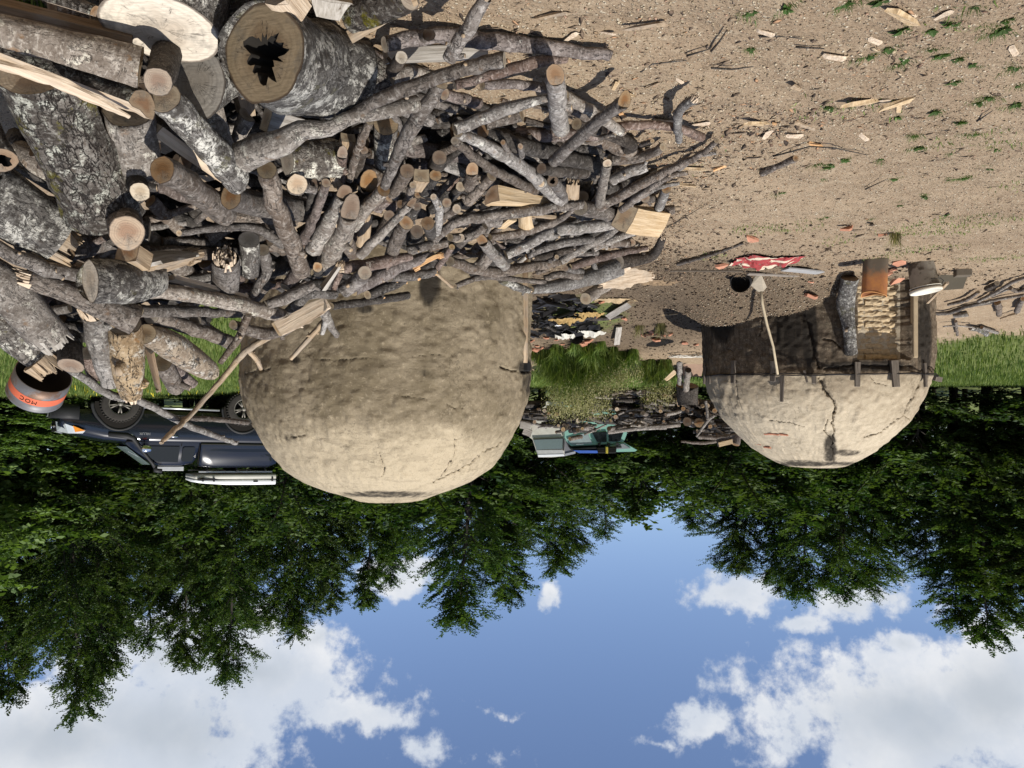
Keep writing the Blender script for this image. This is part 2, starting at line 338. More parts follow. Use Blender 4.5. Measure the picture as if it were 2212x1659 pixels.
def soil():
    mt, k, b = material('bare_soil'); co = k.n('TexCoord').outputs['Object']; gr = k.n('Attribute', attribute_name='green').outputs['Fac']
    dk = k.n('Attribute', attribute_name='dark').outputs['Fac']
    n1 = k.noise(co, .9, 6, .6); n2 = k.noise(co, 9., 8, .7); n3 = k.noise(co, 70., 5, .7)
    col = k.mix(k.ramp(n1, .38, .62), (.345, .262, .178), (.295, .218, .146))
    col = k.mix(k.math('MULTIPLY', k.ramp(n2, .52, .66), .55), col, (.42, .335, .235))
    col = k.mix(k.math('MULTIPLY', k.ramp(n2, .46, .36), .45), col, (.18, .13, .085))
    col = k.mix(k.math('MULTIPLY', k.ramp(n3, .56, .68), .6), col, (.52, .45, .33))
    col = k.mix(k.math('MULTIPLY', k.ramp(n3, .44, .35), .8), col, (.12, .085, .052))
    vo = k.n('TexVoronoi', {'Vector': co, 'Scale': 48.}); vs = k.ramp(vo.outputs['Distance'], .36, .22)
    col = k.mix(k.math('MULTIPLY', vs, k.ramp(k.noise(co, 17., 2), .5, .6)), col, (.50, .43, .32))
    dd = k.ramp(k.math('ADD', dk, k.math('MULTIPLY', k.math('SUBTRACT', n2, .5), .9)), .35, .8)
    col = k.mix(k.math('MULTIPLY', dd, .85), col, k.mix(k.ramp(n3, .4, .6), (.065, .048, .034), (.155, .118, .082)))
    gg = k.ramp(k.math('ADD', gr, k.math('MULTIPLY', k.math('SUBTRACT', n2, .5), .8)), .35, .7)
    col = k.mix(gg, col, k.mix(n2, (.07, .10, .028), (.17, .19, .07)))
    k.set(b.inputs['Base Color'], col); b.inputs['Roughness'].default_value = .95; b.inputs['Specular IOR Level'].default_value = .1
    bump(k, b, k.math('ADD', n2, k.math('ADD', k.math('MULTIPLY', n3, .5), k.math('MULTIPLY', vs, .25))), .9, .025); return mt
M_soil = soil()
def leafmat(name, a, c, tr=.35, sc=.8):
    mt, k, b = material(name); co = k.n('TexCoord').outputs['Object']; at = k.n('Attribute', attribute_name='tone').outputs['Fac']
    rnd = k.n('ObjectInfo').outputs['Random']
    n = k.math('ADD', k.math('MULTIPLY', k.noise(co, sc, 3), .6), k.math('MULTIPLY', at, .5))
    col = k.mix(k.ramp(n, .35, .75), a, c)
    hs = k.n('HueSaturation', {'Color': col, 'Hue': k.math('ADD', .492, k.math('MULTIPLY', rnd, .014)), 'Value': k.math('ADD', .8, k.math('MULTIPLY', rnd, .4))}).outputs[0]
    k.set(b.inputs['Base Color'], hs); b.inputs['Roughness'].default_value = .6; b.inputs['Specular IOR Level'].default_value = .3
    tl = k.n('BsdfTranslucent', {'Color': k.mix(1., hs, (1.25, 1.4, .5), 'MULTIPLY')})
    ms = k.n('MixShader', {0: tr, 1: b.outputs[0], 2: tl.outputs[0]})
    out = [n_ for n_ in mt.node_tree.nodes if n_.type == 'OUTPUT_MATERIAL'][0]; k.t.links.new(ms.outputs[0], out.inputs[0]); return mt
M_leaf = leafmat('beech_leaves', (.022, .050, .014), (.085, .128, .034))
M_leafb = leafmat('maple_leaves', (.065, .115, .03), (.16, .235, .075))
M_grass = leafmat('grass_blades', (.070, .130, .022), (.235, .30, .085), .3, 1.5)
M_straw = leafmat('dry_seed_heads', (.20, .19, .09), (.36, .33, .17), .3, 2.)
M_flower = simple('yellow_petals', (.75, .60, .04), .6)
M_trunk = simple('tree_bark', (.045, .038, .032), .9, var=.4, sc=5)
# ---------------------------------------------------------------- the ground
_perm = rng.random((512, 512))
def vn(x, y, sc, seed=0):                          # value noise on arrays
    x = np.asarray(x, float)*sc+seed*17.3; y = np.asarray(y, float)*sc+seed*9.1
    xi = np.floor(x).astype(int); yi = np.floor(y).astype(int); fx = x-xi; fy = y-yi
    fx = fx*fx*(3-2*fx); fy = fy*fy*(3-2*fy)
    g = lambda a, b: _perm[a % 512, b % 512]
    return (g(xi, yi)*(1-fx)+g(xi+1, yi)*fx)*(1-fy)+(g(xi, yi+1)*(1-fx)+g(xi+1, yi+1)*fx)*fy
MOUNDS = [(P(1568, 640, 9.95), .36, .42), (P(1726, 640, 9.35), .30, .40), (P(1640, 640, 9.6), .10, .5), (P(1500, 640, 10.3), .16, .4)]
_t0 = terrain
def terrain(x, y):
    z = _t0(x, y)
    for c, h, s_ in MOUNDS: z = z + h*np.exp(-((np.asarray(x)-c.x)**2+(np.asarray(y)-c.y)**2)/(2*s_*s_))
    return z
def relief(x, y):
    return terrain(x, y)+(vn(x, y, 3.1)-.5)*.035+(vn(x, y, 11., 1)-.5)*.018+(vn(x, y, 29., 2)-.5)*.010
def rz_(x, y): return float(relief(x, y))
def blob(u, v, u0, v0, ru, rv): return np.exp(-(((u-u0)/ru)**2+((v-v0)/rv)**2))
def fields(x, y):                                  # how green and how dark the soil is at a place
    x = np.asarray(x, float); y = np.asarray(y, float)
    g = np.clip((y-10.6-(vn(x, y, 1.3, 5)-.5)*2)/1.5, 0, 1)*np.clip((x-1.9)/.8, 0, 1)         # meadow round the pickup
    g = np.maximum(g, np.clip((y-12.3-(vn(x, y, 1.1, 6)-.5)*1.5)/1.2, 0, 1)*np.clip((-5.2-x)/.5, 0, 1))
    g = np.maximum(g, np.clip((y-14.5)/2, 0, 1))
    gx, gy = -1.05, 11.6
    g = np.maximum(g, np.exp(-((x-gx)/.9)**2-((y-gy)/1.3)**2)*.8)
    g = np.maximum(g, np.clip(vn(x, y, 1.9, 8)-.62, 0, 1)*2.2*np.clip((-1.0-x)/2, 0, 1)*np.clip((6.5-y)/2, 0, 1))
    g = np.maximum(g, np.exp(-((x-2.6)/.8)**2-((y-2.2)/.5)**2)*.6)
    d = np.exp(-((x+1.7)/2.6)**2-((y-10.8)/3.4)**2)*1.25
    d = np.maximum(d, np.exp(-((x+3.2)/2.4)**2-((y-9.3)/.95)**2)*.95)
    d = np.maximum(d, np.exp(-((x+1.9)/2.6)**2-((y-6.0)/.9)**2)*.33)
    d = np.maximum(d, np.exp(-((x-1.)/3.5)**2-((y-4.6)/2.0)**2)*.55)
    return g, d
def make_ground():
    xs = np.concatenate([-np.geomspace(400, 8, 26), np.arange(-7.7, 3.6, .045), np.geomspace(3.9, 400, 40)])
    ys = np.concatenate([-np.geomspace(60, 1, 8), np.arange(.8, 12.6, .045), np.geomspace(12.8, 400, 60)])
    X, Y = np.meshgrid(xs, ys); Z = relief(X, Y)
    n, mm = X.shape; v = np.stack([X, Y, Z], -1).reshape(-1, 3)
    i = np.arange(n*mm).reshape(n, mm); f = np.stack([i[:-1, :-1], i[:-1, 1:], i[1:, 1:], i[1:, :-1]], -1).reshape(-1, 4)
    me = meshnp('ground', v, f); o = link('ground', me, None, [M_soil]); tag(o, kind='structure')
    g, d = fields(v[:, 0], v[:, 1])
    for nm, arr in (('green', g), ('dark', d)): me.attributes.new(nm, 'FLOAT', 'POINT').data.foreach_set('value', arr.astype(np.float32))
    return o
make_ground()

# ---------------------------------------------------------------- the two mud kilns
def segdist(u, v, pts):
    best = np.full(u.shape, 1e9)
    for (a, b), (c, d) in zip(pts[:-1], pts[1:]):
        L = (c-a)**2+(d-b)**2; t = np.clip(((u-a)*(c-a)+(v-b)*(d-b))/L, 0, 1)
        best = np.minimum(best, np.hypot(u-a-t*(c-a), v-b-t*(d-b)))
    return best
class Kiln: pass
def kiln(name, cx, cy, prof, mat, cracks, soots, pales, reds, door=None, label='', dips=()):
    K = Kiln(); K.c = (cx, cy); K.prof = prof
    # profile resampled along its length
    pr = np.array(prof, float); L = np.concatenate([[0], np.cumsum(np.hypot(*np.diff(pr, axis=0).T))])
    m_ = int(L[-1]/.0115); t = np.linspace(0, L[-1], m_); rr = np.interp(t, L, pr[:, 0]); zz = np.interp(t, L, pr[:, 1])
    def sm(a):
        b = a.copy()
        for _ in range(9): b[1:-1] = (b[:-2]+2*b[1:-1]+b[2:])/4
        return b
    keep = zz < zz.max()-.06
    rr2 = sm(rr); zz2 = sm(zz); rr = np.where(keep, rr2, rr); zz = np.where(keep, zz2, zz)
    fd = math.atan2(-cy, -cx)
    th = np.concatenate([np.arange(-100, 100, .38), np.arange(100, 260, 3.)])*math.pi/180 + fd
    TH, RR = np.meshgrid(th, rr); ZZ = np.repeat(zz[:, None], len(th), 1)
    nx, ny = np.cos(TH), np.sin(TH)
    lump = (vn(TH*1.5*2.2, ZZ*2.2, 1., 3)-.5)*.045+(vn(TH*1.5*5, ZZ*7, 1., 4)-.5)*.013+(vn(TH*1.5*16, ZZ*22, 1., 5)-.5)*.013+np.clip(vn(TH*1.5*9, ZZ*9, 1., 6)-.72, 0, 1)*.06
    X = cx+nx*(RR+lump); Y = cy+ny*(RR+lump)
    u, v = px(np.stack([X, Y, ZZ], -1)); u = u.reshape(X.shape); v = v.reshape(X.shape)
    front = np.cos(TH-fd) > .12
    wob = (vn(u, v, .18, 7)-.5)*5.; wob2 = (vn(u, v, .5, 9)-.5)*1.6
    carve = np.zeros_like(X); crk = np.zeros_like(X)
    for w, dep, pts in cracks:
        d = segdist(u+wob+wob2, v+wob*.7-wob2, pts)
        w = w*(.35+.8*vn(u, v, .11, 31)); f = np.clip(1.3-d/w, 0, 1)*front; carve = np.maximum(carve, f*dep*.8); crk = np.maximum(crk, np.clip(1.15-d/w, 0, 1)*front*.85)
    if door:
        u0, u1, v0, v1, dep = door
        ins = (u > u0+wob*.5) & (u < u1+wob*.3) & (v > v0) & (v < v1+wob*.4) & front
        carve = np.where(ins, dep, carve); crk = np.where(ins, .0, crk)
    for (u0, v0, ru, rv, dep) in dips: carve = carve+blob(u, v, u0, v0, ru, rv)*dep*front
    RRc = RR+lump-carve; X = cx+nx*RRc; Y = cy+ny*RRc
    soot = np.zeros_like(X)
    for (u0, v0, ru, rv, a) in soots: soot = np.maximum(soot, a*np.clip(1.6-np.sqrt(((u-u0)/ru)**2+((v-v0)/rv)**2)*1.0, 0, 1))
    soot = soot*front + (~front)*.3*(ZZ < 1.1)
    if door: soot = np.where(ins, soot*.25, soot)
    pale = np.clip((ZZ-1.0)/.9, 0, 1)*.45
    if door: pale = np.where(ins, 2.2, pale)
    for (u0, v0, ru, rv, a) in pales: pale = pale+a*blob(u, v, u0, v0, ru, rv)*front
    red = np.zeros_like(X)
    for (u0, v0, ru, rv, a) in reds: red = np.maximum(red, a*(np.maximum(abs(u+wob-u0)/ru, abs(v+wob2-v0)/rv) < 1)*front)
    n, mm = X.shape; vv = np.stack([X, Y, ZZ], -1).reshape(-1, 3)
    i = np.arange(n*mm).reshape(n, mm); j = np.roll(i, -1, 1)
    f = np.stack([i[:-1], j[:-1], j[1:], i[1:]], -1).reshape(-1, 4)
    me = meshnp(name, vv-np.array([cx, cy, 0]), f); root = empty(name, (cx, cy, 0)); tag(root, label, 'kiln')
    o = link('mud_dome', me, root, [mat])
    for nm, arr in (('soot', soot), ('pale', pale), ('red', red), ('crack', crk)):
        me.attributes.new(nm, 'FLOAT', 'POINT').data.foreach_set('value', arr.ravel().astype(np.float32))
    K.root = root; K.fd = fd; K.rr, K.zz = rr, zz
    def hit(u_, v_, off=0.):
        d = P(u_, v_, 1.)-Vector((0, 0, EYE)); lo = 2.
        for s in np.arange(4, 16, .01):
            p = Vector((0, 0, EYE))+d*s
            if p.z > zz.max(): continue
            r_ = np.interp(p.z, zz[:int(np.argmax(zz))+1], rr[:int(np.argmax(zz))+1])
            if math.hypot(p.x-cx, p.y-cy) < r_+off: return p
        return None
    K.hit = hit
    return K
HK = lambda L_: [(1481.2+.2976*x, 466.3+.2976*y) for x, y in L_]
KK = lambda L_: [(493.7+.2976*x, 603.5+.2976*y) for x, y in L_]
def HS(x, y, rx, ry, a): return (1481.2+.2976*x, 466.3+.2976*y, rx*.2976, ry*.2976, a)
def KS(x, y, rx, ry, a): return (493.7+.2976*x, 603.5+.2976*y, rx*.2976, ry*.2976, a)
prof1 = [(1.49, -.15), (1.50, .3), (1.505, .8), (1.50, 1.2), (1.47, 1.44), (1.41, 1.636), (1.28, 1.882), (1.165, 2.055), (1.056, 2.183), (.86, 2.316), (.66, 2.40), (.51, 2.449), (.42, 2.483), (.36, 2.505), (.30, 2.49), (.27, 2.38), (.02, 2.37)]
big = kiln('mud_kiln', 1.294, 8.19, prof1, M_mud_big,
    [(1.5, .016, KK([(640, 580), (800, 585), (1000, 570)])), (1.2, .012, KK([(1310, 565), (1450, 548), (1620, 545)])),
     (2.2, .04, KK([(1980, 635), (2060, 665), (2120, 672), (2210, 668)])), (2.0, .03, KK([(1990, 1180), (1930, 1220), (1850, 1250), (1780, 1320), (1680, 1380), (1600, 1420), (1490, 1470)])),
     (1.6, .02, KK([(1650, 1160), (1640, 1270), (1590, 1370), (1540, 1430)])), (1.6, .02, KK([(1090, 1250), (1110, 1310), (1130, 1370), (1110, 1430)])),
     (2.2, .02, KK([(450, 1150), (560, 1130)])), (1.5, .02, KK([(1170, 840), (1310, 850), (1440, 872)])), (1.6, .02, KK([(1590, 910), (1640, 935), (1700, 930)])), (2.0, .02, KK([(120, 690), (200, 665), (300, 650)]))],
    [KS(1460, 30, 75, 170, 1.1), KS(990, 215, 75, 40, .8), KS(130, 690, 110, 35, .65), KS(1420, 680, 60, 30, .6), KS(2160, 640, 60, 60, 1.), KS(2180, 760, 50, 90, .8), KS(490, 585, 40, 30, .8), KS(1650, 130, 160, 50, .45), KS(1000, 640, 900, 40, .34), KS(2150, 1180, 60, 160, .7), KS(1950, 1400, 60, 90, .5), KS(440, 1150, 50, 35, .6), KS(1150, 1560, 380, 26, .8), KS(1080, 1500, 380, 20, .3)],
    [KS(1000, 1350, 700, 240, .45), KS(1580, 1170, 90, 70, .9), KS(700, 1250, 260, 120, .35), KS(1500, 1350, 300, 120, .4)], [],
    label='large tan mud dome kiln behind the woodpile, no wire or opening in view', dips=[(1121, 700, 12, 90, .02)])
prof2 = [(1.48, -.2), (1.485, .5), (1.483, 1.10), (1.485, 1.165), (1.39, 1.45), (1.206, 1.766), (1.0, 1.99), (.80, 2.175), (.60, 2.30), (.48, 2.36), (.42, 2.385), (.36, 2.40), (.26, 2.405), (.2, 2.35), (.02, 2.34)]
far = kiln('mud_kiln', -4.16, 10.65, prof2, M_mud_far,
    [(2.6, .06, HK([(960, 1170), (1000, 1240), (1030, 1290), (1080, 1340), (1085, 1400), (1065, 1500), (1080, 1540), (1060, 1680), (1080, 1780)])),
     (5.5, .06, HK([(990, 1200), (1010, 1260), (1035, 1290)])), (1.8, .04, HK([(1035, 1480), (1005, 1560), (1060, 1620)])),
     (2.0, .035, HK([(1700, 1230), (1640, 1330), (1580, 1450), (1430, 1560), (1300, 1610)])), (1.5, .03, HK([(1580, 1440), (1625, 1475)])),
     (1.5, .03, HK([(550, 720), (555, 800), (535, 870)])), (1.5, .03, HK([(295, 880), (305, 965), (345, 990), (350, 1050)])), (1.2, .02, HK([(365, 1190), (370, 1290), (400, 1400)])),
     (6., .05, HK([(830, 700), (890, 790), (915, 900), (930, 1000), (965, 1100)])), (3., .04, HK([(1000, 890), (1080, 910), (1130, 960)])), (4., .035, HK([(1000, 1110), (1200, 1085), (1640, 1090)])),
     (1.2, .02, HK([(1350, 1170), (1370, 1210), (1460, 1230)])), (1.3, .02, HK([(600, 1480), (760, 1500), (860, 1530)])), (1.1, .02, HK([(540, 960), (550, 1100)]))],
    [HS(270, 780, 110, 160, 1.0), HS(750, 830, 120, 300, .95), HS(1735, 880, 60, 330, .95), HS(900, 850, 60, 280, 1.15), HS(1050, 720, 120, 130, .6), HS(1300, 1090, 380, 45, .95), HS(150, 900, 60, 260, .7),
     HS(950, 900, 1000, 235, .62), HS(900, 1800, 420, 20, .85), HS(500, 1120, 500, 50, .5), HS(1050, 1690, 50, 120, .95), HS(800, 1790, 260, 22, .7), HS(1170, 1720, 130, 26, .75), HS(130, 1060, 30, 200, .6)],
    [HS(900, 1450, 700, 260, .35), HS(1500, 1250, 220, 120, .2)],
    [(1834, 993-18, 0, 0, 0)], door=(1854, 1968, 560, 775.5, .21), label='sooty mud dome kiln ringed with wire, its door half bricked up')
# ---- smaller pieces of the far kiln
def surf_frame(K, u, v, off=0.):
    p = K.hit(u, v, off); n = Vector((p.x-K.c[0], p.y-K.c[1], 0)).normalized(); return p, n, Vector((0, 0, 1)).cross(n)
def on_wall(K, o_bm_fn, name, mat, u, v, off=0.): pass
WEDGES = [(150, 1155, 24, 130, 0), (190, 1180, 14, 80, 6), (356, 1132, 40, 165, 0), (640, 1128, 44, 150, 2), (704, 1225, 34, 250, 1), (872, 1165, 18, 90, -14), (930, 1183, 34, 70, 0), (1240, 1150, 42, 180, 2), (1508, 1145, 66, 195, -3), (1722, 1155, 34, 175, 0)]
M_wedge = wood('wood_weathered', (.085, .07, .055), (.17, .145, .12), streak=.9, gray=.2)
for (x, y, w, h, tilt) in WEDGES:
    p, n, s_ = surf_frame(far, 1481.2+.2976*x, 466.3+.2976*y)
    k_ = .2976/FV*p.y; z0 = 1.165
    rot = Matrix((s_, n, Vector((0, 0, 1)))).transposed() @ Matrix.Rotation(R(tilt), 3, 'Y') @ Matrix.Rotation(R(-3), 3, 'X')
    mb = MB(); mb.box((0, 0, 0), (w*k_, .035, h*k_), m=0, top=.85 if h < 200 else .7)
    o = mb.build('wedge', M_wedge, far.root, bevel=.004); o.matrix_local = Matrix.Translation(Vector((p.x-far.c[0], p.y-far.c[1], p.z))+n*.025) @ rot.to_4x4()
mb = MB(); mb.box((0, 0, 0), (.06, .22, .07)); o = mb.build('wedge', M_wedge, far.root)
pe = P(2024, 818, 10.9); o.location = Vector((pe.x-far.c[0], pe.y-far.c[1], pe.z)); o.rotation_euler = (.1, .2, .9)
M_wire = simple('dark_wire', (.02, .018, .018), .5, .6)
for s_, dz in ((0, 0), (1, -.012)):
    pts = []
    for a in range(0, 361, 4):
        t = R(a); w = 1.515+.012*math.sin(a*.31+s_*2)+.008*math.sin(a*.9)
        pts.append((w*math.cos(t), w*math.sin(t), 1.165+dz+.010*math.sin(a*.07+s_)+.004*math.sin(a*.53+s_)))
    MB().tube(pts, .0065, 5, cap=False).build('wire', M_wire, far.root, True)
# bricks in the closed door, and the few bare bricks of the dome
brick_me = None
def brick_mesh(d, seed):
    mb = MB(); nx_, nz_ = 5, 3; vs = []; fs = []
    for k_ in (-1, 1):
        for j in range(nz_+1):
            for i in range(nx_+1):
                x, z = i/nx_-.5, j/nz_-.5; e = 1-.5*max(0, abs(z)*2-.55)-.25*max(0, abs(x)*2-.75)
                q = Vector((x*d[0], k_*d[1]/2*e, z*d[2])); q += Vector((noise.noise(q*40+Vector((seed, 0, 0))), noise.noise(q*55+Vector((0, seed, 0)))*1.1, noise.noise(q*50+Vector((0, 0, seed)))))*.011*(d[0]/.2); vs.append(q)
    m_ = (nx_+1)*(nz_+1)
    for j in range(nz_):
        for i in range(nx_):
            a = j*(nx_+1)+i; fs += [(a, a+1, a+nx_+2, a+nx_+1), (m_+a, m_+a+nx_+1, m_+a+nx_+2, m_+a+1)]
    ed = [i for i in range(nx_+1)]+[(j+1)*(nx_+1)-1 for j in range(1, nz_+1)]+[nz_*(nx_+1)+i for i in range(nx_-1, -1, -1)]+[j*(nx_+1) for j in range(nz_-1, 0, -1)]
    for a, b in zip(ed, ed[1:]+ed[:1]): fs.append((b, a, m_+a, m_+b))
    me = meshpy('brick', vs, fs); return me
bms = [brick_mesh((.226, .10, .064), s_) for s_ in range(5)]
for b_ in bms: b_.materials.append(M_brickmud)
p0, n0, s0 = surf_frame(far, 1911, 690)
for row in range(15):
    z = .02+row*.0665
    for c_ in range(-2, 3):
        sx = (c_+(.5 if row % 2 else 0))*.229
        if abs(sx) > .47: continue
        o = bpy.data.objects.new('brick', bms[(row*3+c_) % 5]); COL.objects.link(o); o.parent = far.root
        q = Vector((p0.x-far.c[0], p0.y-far.c[1], 0))-n0*(.246+random.uniform(-.007, .009)+.046*(sx/.34)**2)+s0*sx
        o.matrix_local = Matrix.Translation((q.x, q.y, z)) @ (Matrix((s0, n0, Vector((0, 0, 1)))).transposed() @ Matrix.Rotation(R(random.uniform(-3, 3)), 3, 'Y')).to_4x4()
brr = [brick_mesh((.11, .05, .030), 20+s_) for s_ in range(3)]
for b_ in brr: b_.materials.append(M_brickred)
for i, (x, y) in enumerate([(595, 1583), (648, 1585), (712, 1588), (1262, 1650), (530, 1655), (590, 1680), (560, 1700)]):
    u, v = 1481.2+.2976*x, 466.3+.2976*y
    p = far.hit(u, v); n = Vector((p.x-far.c[0], p.y-far.c[1], 0)).normalized(); s_ = Vector((0, 0, 1)).cross(n); n2 = (n*.62+Vector((0, 0, .78))).normalized(); t2 = n2.cross(s_)*-1
    o = bpy.data.objects.new('bare_brick', brr[i % 3]); COL.objects.link(o); o.parent = far.root
    o.matrix_local = Matrix.Translation(Vector((p.x-far.c[0], p.y-far.c[1], p.z))-n2*.012) @ Matrix((s_, n2, s_.cross(n2))).transposed().to_4x4() @ Matrix.Rotation(R(random.uniform(-8, 8)), 4, 'Y')
# pale jamb board beside the door, timber post and dark hole at the side of the near kiln
p, n, s_ = surf_frame(far, 1974, 700)
mb = MB(); mb.box((0, 0, 0), (.085, .05, .98)); o = mb.build('jamb', simple('plastered_jamb', (.33, .26, .17), .95, var=.3, sc=12), far.root, bevel=.01)
o.matrix_local = Matrix.Translation((p.x-far.c[0]+n.x*.005, p.y-far.c[1]+n.y*.005, .47)) @ Matrix((s_, n, Vector((0, 0, 1)))).transposed().to_4x4()
p, n, s_ = surf_frame(big, 1133, 700)
mb = MB(); mb.tube([(0, 0, -.72), (.004, 0, -.3), (-.004, 0, .1), (.002, 0, .36)], [.055, .06, .055, .05], 12)
o = mb.build('timber_post', WD['tan'], big.root, True); o.matrix_local = Matrix.Translation((p.x-big.c[0]-n.x*.02, p.y-big.c[1]-n.y*.02, .72)) @ Matrix((s_, n, Vector((0, 0, 1)))).transposed().to_4x4()
p, n, s_ = surf_frame(big, 1137, 792)
mb = MB(); mb.box((0, 0, 0), (.10, .06, .09)); o = mb.build('dark_hole_block', M_black, big.root, bevel=.008)  # solid black block; the dark of the hole is put into its colour
o.matrix_local = Matrix.Translation((p.x-big.c[0]+n.x*.0, p.y-big.c[1]+n.y*.0, p.z)) @ Matrix((s_, n, Vector((0, 0, 1)))).transposed().to_4x4()

# ---------------------------------------------------------------- forest
def leaves_np(B, D, L, side, size, n_leaf, rg, droop=.15):
    # B, D (k,3) twig bases and directions, L (k,) lengths
    k_ = len(B); t = (np.arange(n_leaf)+.5)/n_leaf
    p = B[:, None, :]+D[:, None, :]*(L[:, None, None]*t[None, :, None])
    p[..., 2] -= droop*L[:, None]*t[None, :]**2
    S_ = np.cross(D, side); S_ /= np.linalg.norm(S_, axis=1, keepdims=True)+1e-9
    sg = np.where(np.arange(n_leaf) % 2, 1., -1.)[None, :, None]
    d = D[:, None, :]*.55+S_[:, None, :]*sg*.8+rg.normal(0, .28, p.shape)
    d /= np.linalg.norm(d, axis=-1, keepdims=True)
    nn = side[:, None, :]+rg.normal(0, .45, p.shape); w = np.cross(d, nn); w /= np.linalg.norm(w, axis=-1, keepdims=True)+1e-9
    ln = size*rg.uniform(.7, 1.3, p.shape[:2])[..., None]; wd = ln*.30
    p = p+rg.normal(0, size*.25, p.shape)
    a = p; b = p+d*ln*.5+w*wd; c = p+d*ln; e = p+d*ln*.5-w*wd
    return np.stack([a, b, c, e], 2).reshape(-1, 3), np.repeat(rg.random(k_), n_leaf*4)
def tree_mesh(seed, H=12., rad=2.6, nb=85, bare=.12, size=.088, nleaf=32, sub=16, elev=(8, 48), lean=0., leafm=None):
    rg = np.random.default_rng(seed); mb = MB()
    tp = [Vector((0, 0, -.3))]; off = Vector((0, 0, 0))
    for i in range(1, 13):
        off += Vector((rg.normal(0, .07)+lean*.06, rg.normal(0, .07), 0)); tp.append(Vector((off.x, off.y, H*i/12)))
    r0 = H*.012
    mb.tube(tp, [r0*(1-.93*i/12)+.008 for i in range(13)], 8)
    Bs, Ds, Ls = [], [], []
    for q in range(nb):
        h = bare+(1-bare)*((q+rg.random())/nb)**.92
        z = h*H; i = min(11, int(z/H*12)); f = z/H*12-i; base = tp[i].lerp(tp[i+1], f)
        az = q*2.399+rg.normal(0, .4)
        prof_ = (math.sin(min(1, h*1.25+.18)*math.pi*.5)**.7)*(1-h)**.62*1.45+.05
        ln = rad*prof_*rg.uniform(.55, 1.35); el = R(rg.uniform(*elev)+28*h)
        d = Vector((math.cos(az)*math.cos(el), math.sin(az)*math.cos(el), math.sin(el)))
        pts = [base]; dd = d.copy()
        for s_ in range(4):
            dd = (dd+Vector((rg.normal(0, .13), rg.normal(0, .13), rg.normal(-.02, .1)))).normalized(); pts.append(pts[-1]+dd*ln/4)
        mb.tube(pts, [max(.012, .030*ln/rad*(1-k_/4.6)) for k_ in range(5)], 4, cap=False)
        ns = int(sub*(.5+ln/rad))
        for k_ in range(ns):
            t = .18+.82*(k_+rg.random())/ns; j = min(3, int(t*4)); bp = pts[j].lerp(pts[j+1], t*4-j)
            bd = (pts[j+1]-pts[j]).normalized(); sd_ = bd.cross(Vector((0, 0, 1))).normalized()*(1 if k_ % 2 else -1)
            td = (bd*rg.uniform(.5, 1.0)+sd_*rg.uniform(.35, 1.0)*(1-.5*t)+Vector((0, 0, rg.uniform(-.25, .45)))).normalized()
            Bs.append(bp); Ds.append(td); Ls.append(rg.uniform(.35, 1.05)*(.45+.65*(1-t*.5))*rad/2.6)
    B = np.array(Bs); D = np.array(Ds); L = np.array(Ls)
    up = np.tile(np.array([0, 0, 1.]), (len(B), 1))+rg.normal(0, .25, (len(B), 3)); up /= np.linalg.norm(up, axis=1, keepdims=True)
    v, tone = leaves_np(B, D, L, up, size, nleaf, rg)
    f = np.arange(len(v)).reshape(-1, 4)
    cm = meshnp('crown', v, f); cm.attributes.new('tone', 'FLOAT', 'POINT').data.foreach_set('value', tone.astype(np.float32))
    cm.materials.append(leafm or M_leaf)
    tm = meshpy('trunk', mb.v, mb.f); tm.materials.append(M_trunk); tm.shade_smooth()
    return cm, tm
protos = [tree_mesh(1, 12, 2.5, 88), tree_mesh(2, 12, 2.9, 84, lean=.4), tree_mesh(3, 12, 2.2, 92, elev=(0, 40)), tree_mesh(4, 12, 3.1, 80, bare=.2), tree_mesh(5, 12, 2.6, 60, bare=.30, sub=11, lean=-.5)]
maple = tree_mesh(6, 5., 2.3, 46, bare=.05, size=.17, nleaf=14, sub=13, elev=(0, 35), leafm=M_leafb)
bushp = tree_mesh(7, 3., 1.8, 34, bare=.02, size=.10, nleaf=18, sub=12, elev=(0, 45))
def plant(name, proto, x, y, H, H0, rz, label, cat, group=None, wide=1., parts=('crown', 'trunk')):
    r_ = empty(name, (x, y, tz(x, y)-.1), rz); tag(r_, label, cat, group); s_ = H/H0; r_.scale = (s_*wide, s_*wide, s_)
    for nm, me in zip(parts, proto):
        o = bpy.data.objects.new(nm, me); COL.objects.link(o); o.parent = r_
    return r_
FRONT = [(-90, 1540, 25, 1.1), (25, 1500, 26, 1.), (135, 1530, 25.5, .95), (215, 1450, 26, .9), (320, 1380, 28, 1.), (400, 1425, 27, .9), (455, 1400, 29, .9), (520, 1438, 27.5, .9), (600, 1330, 28, 1.),
         (662, 1372, 28, .85), (722, 1300, 29, .85), (795, 1300, 30, .95), (850, 1250, 31, .8), (895, 1190, 32, .8), (965, 1265, 29, .9), (1035, 1332, 27, 1.15), (1100, 1292, 29, 1.), (1170, 1225, 31, 1.),
         (1235, 1185, 33, 1.), (1300, 1150, 36, 1.), (1372, 1100, 39, .9), (1450, 1068, 42, .8), (1510, 1130, 38, .9), (1565, 1215, 33, .95), (1625, 1232, 32, .9), (1690, 1262, 31, 1.), (1760, 1275, 29, 1.),
         (1835, 1282, 28, 1.05), (1905, 1262, 29, 1.), (1985, 1240, 28, .95), (2060, 1340, 26, 1.), (2135, 1380, 25, 1.1), (2215, 1340, 24.5, 1.2), (2300, 1400, 25, 1.2)]
TL = {0: 'dark feathery beech at the forest edge', 1: 'broad leaning beech at the forest edge', 2: 'narrow spiky topped beech at the forest edge', 3: 'wide beech with a bare lower trunk', 4: 'thin see-through beech with gaps of sky'}
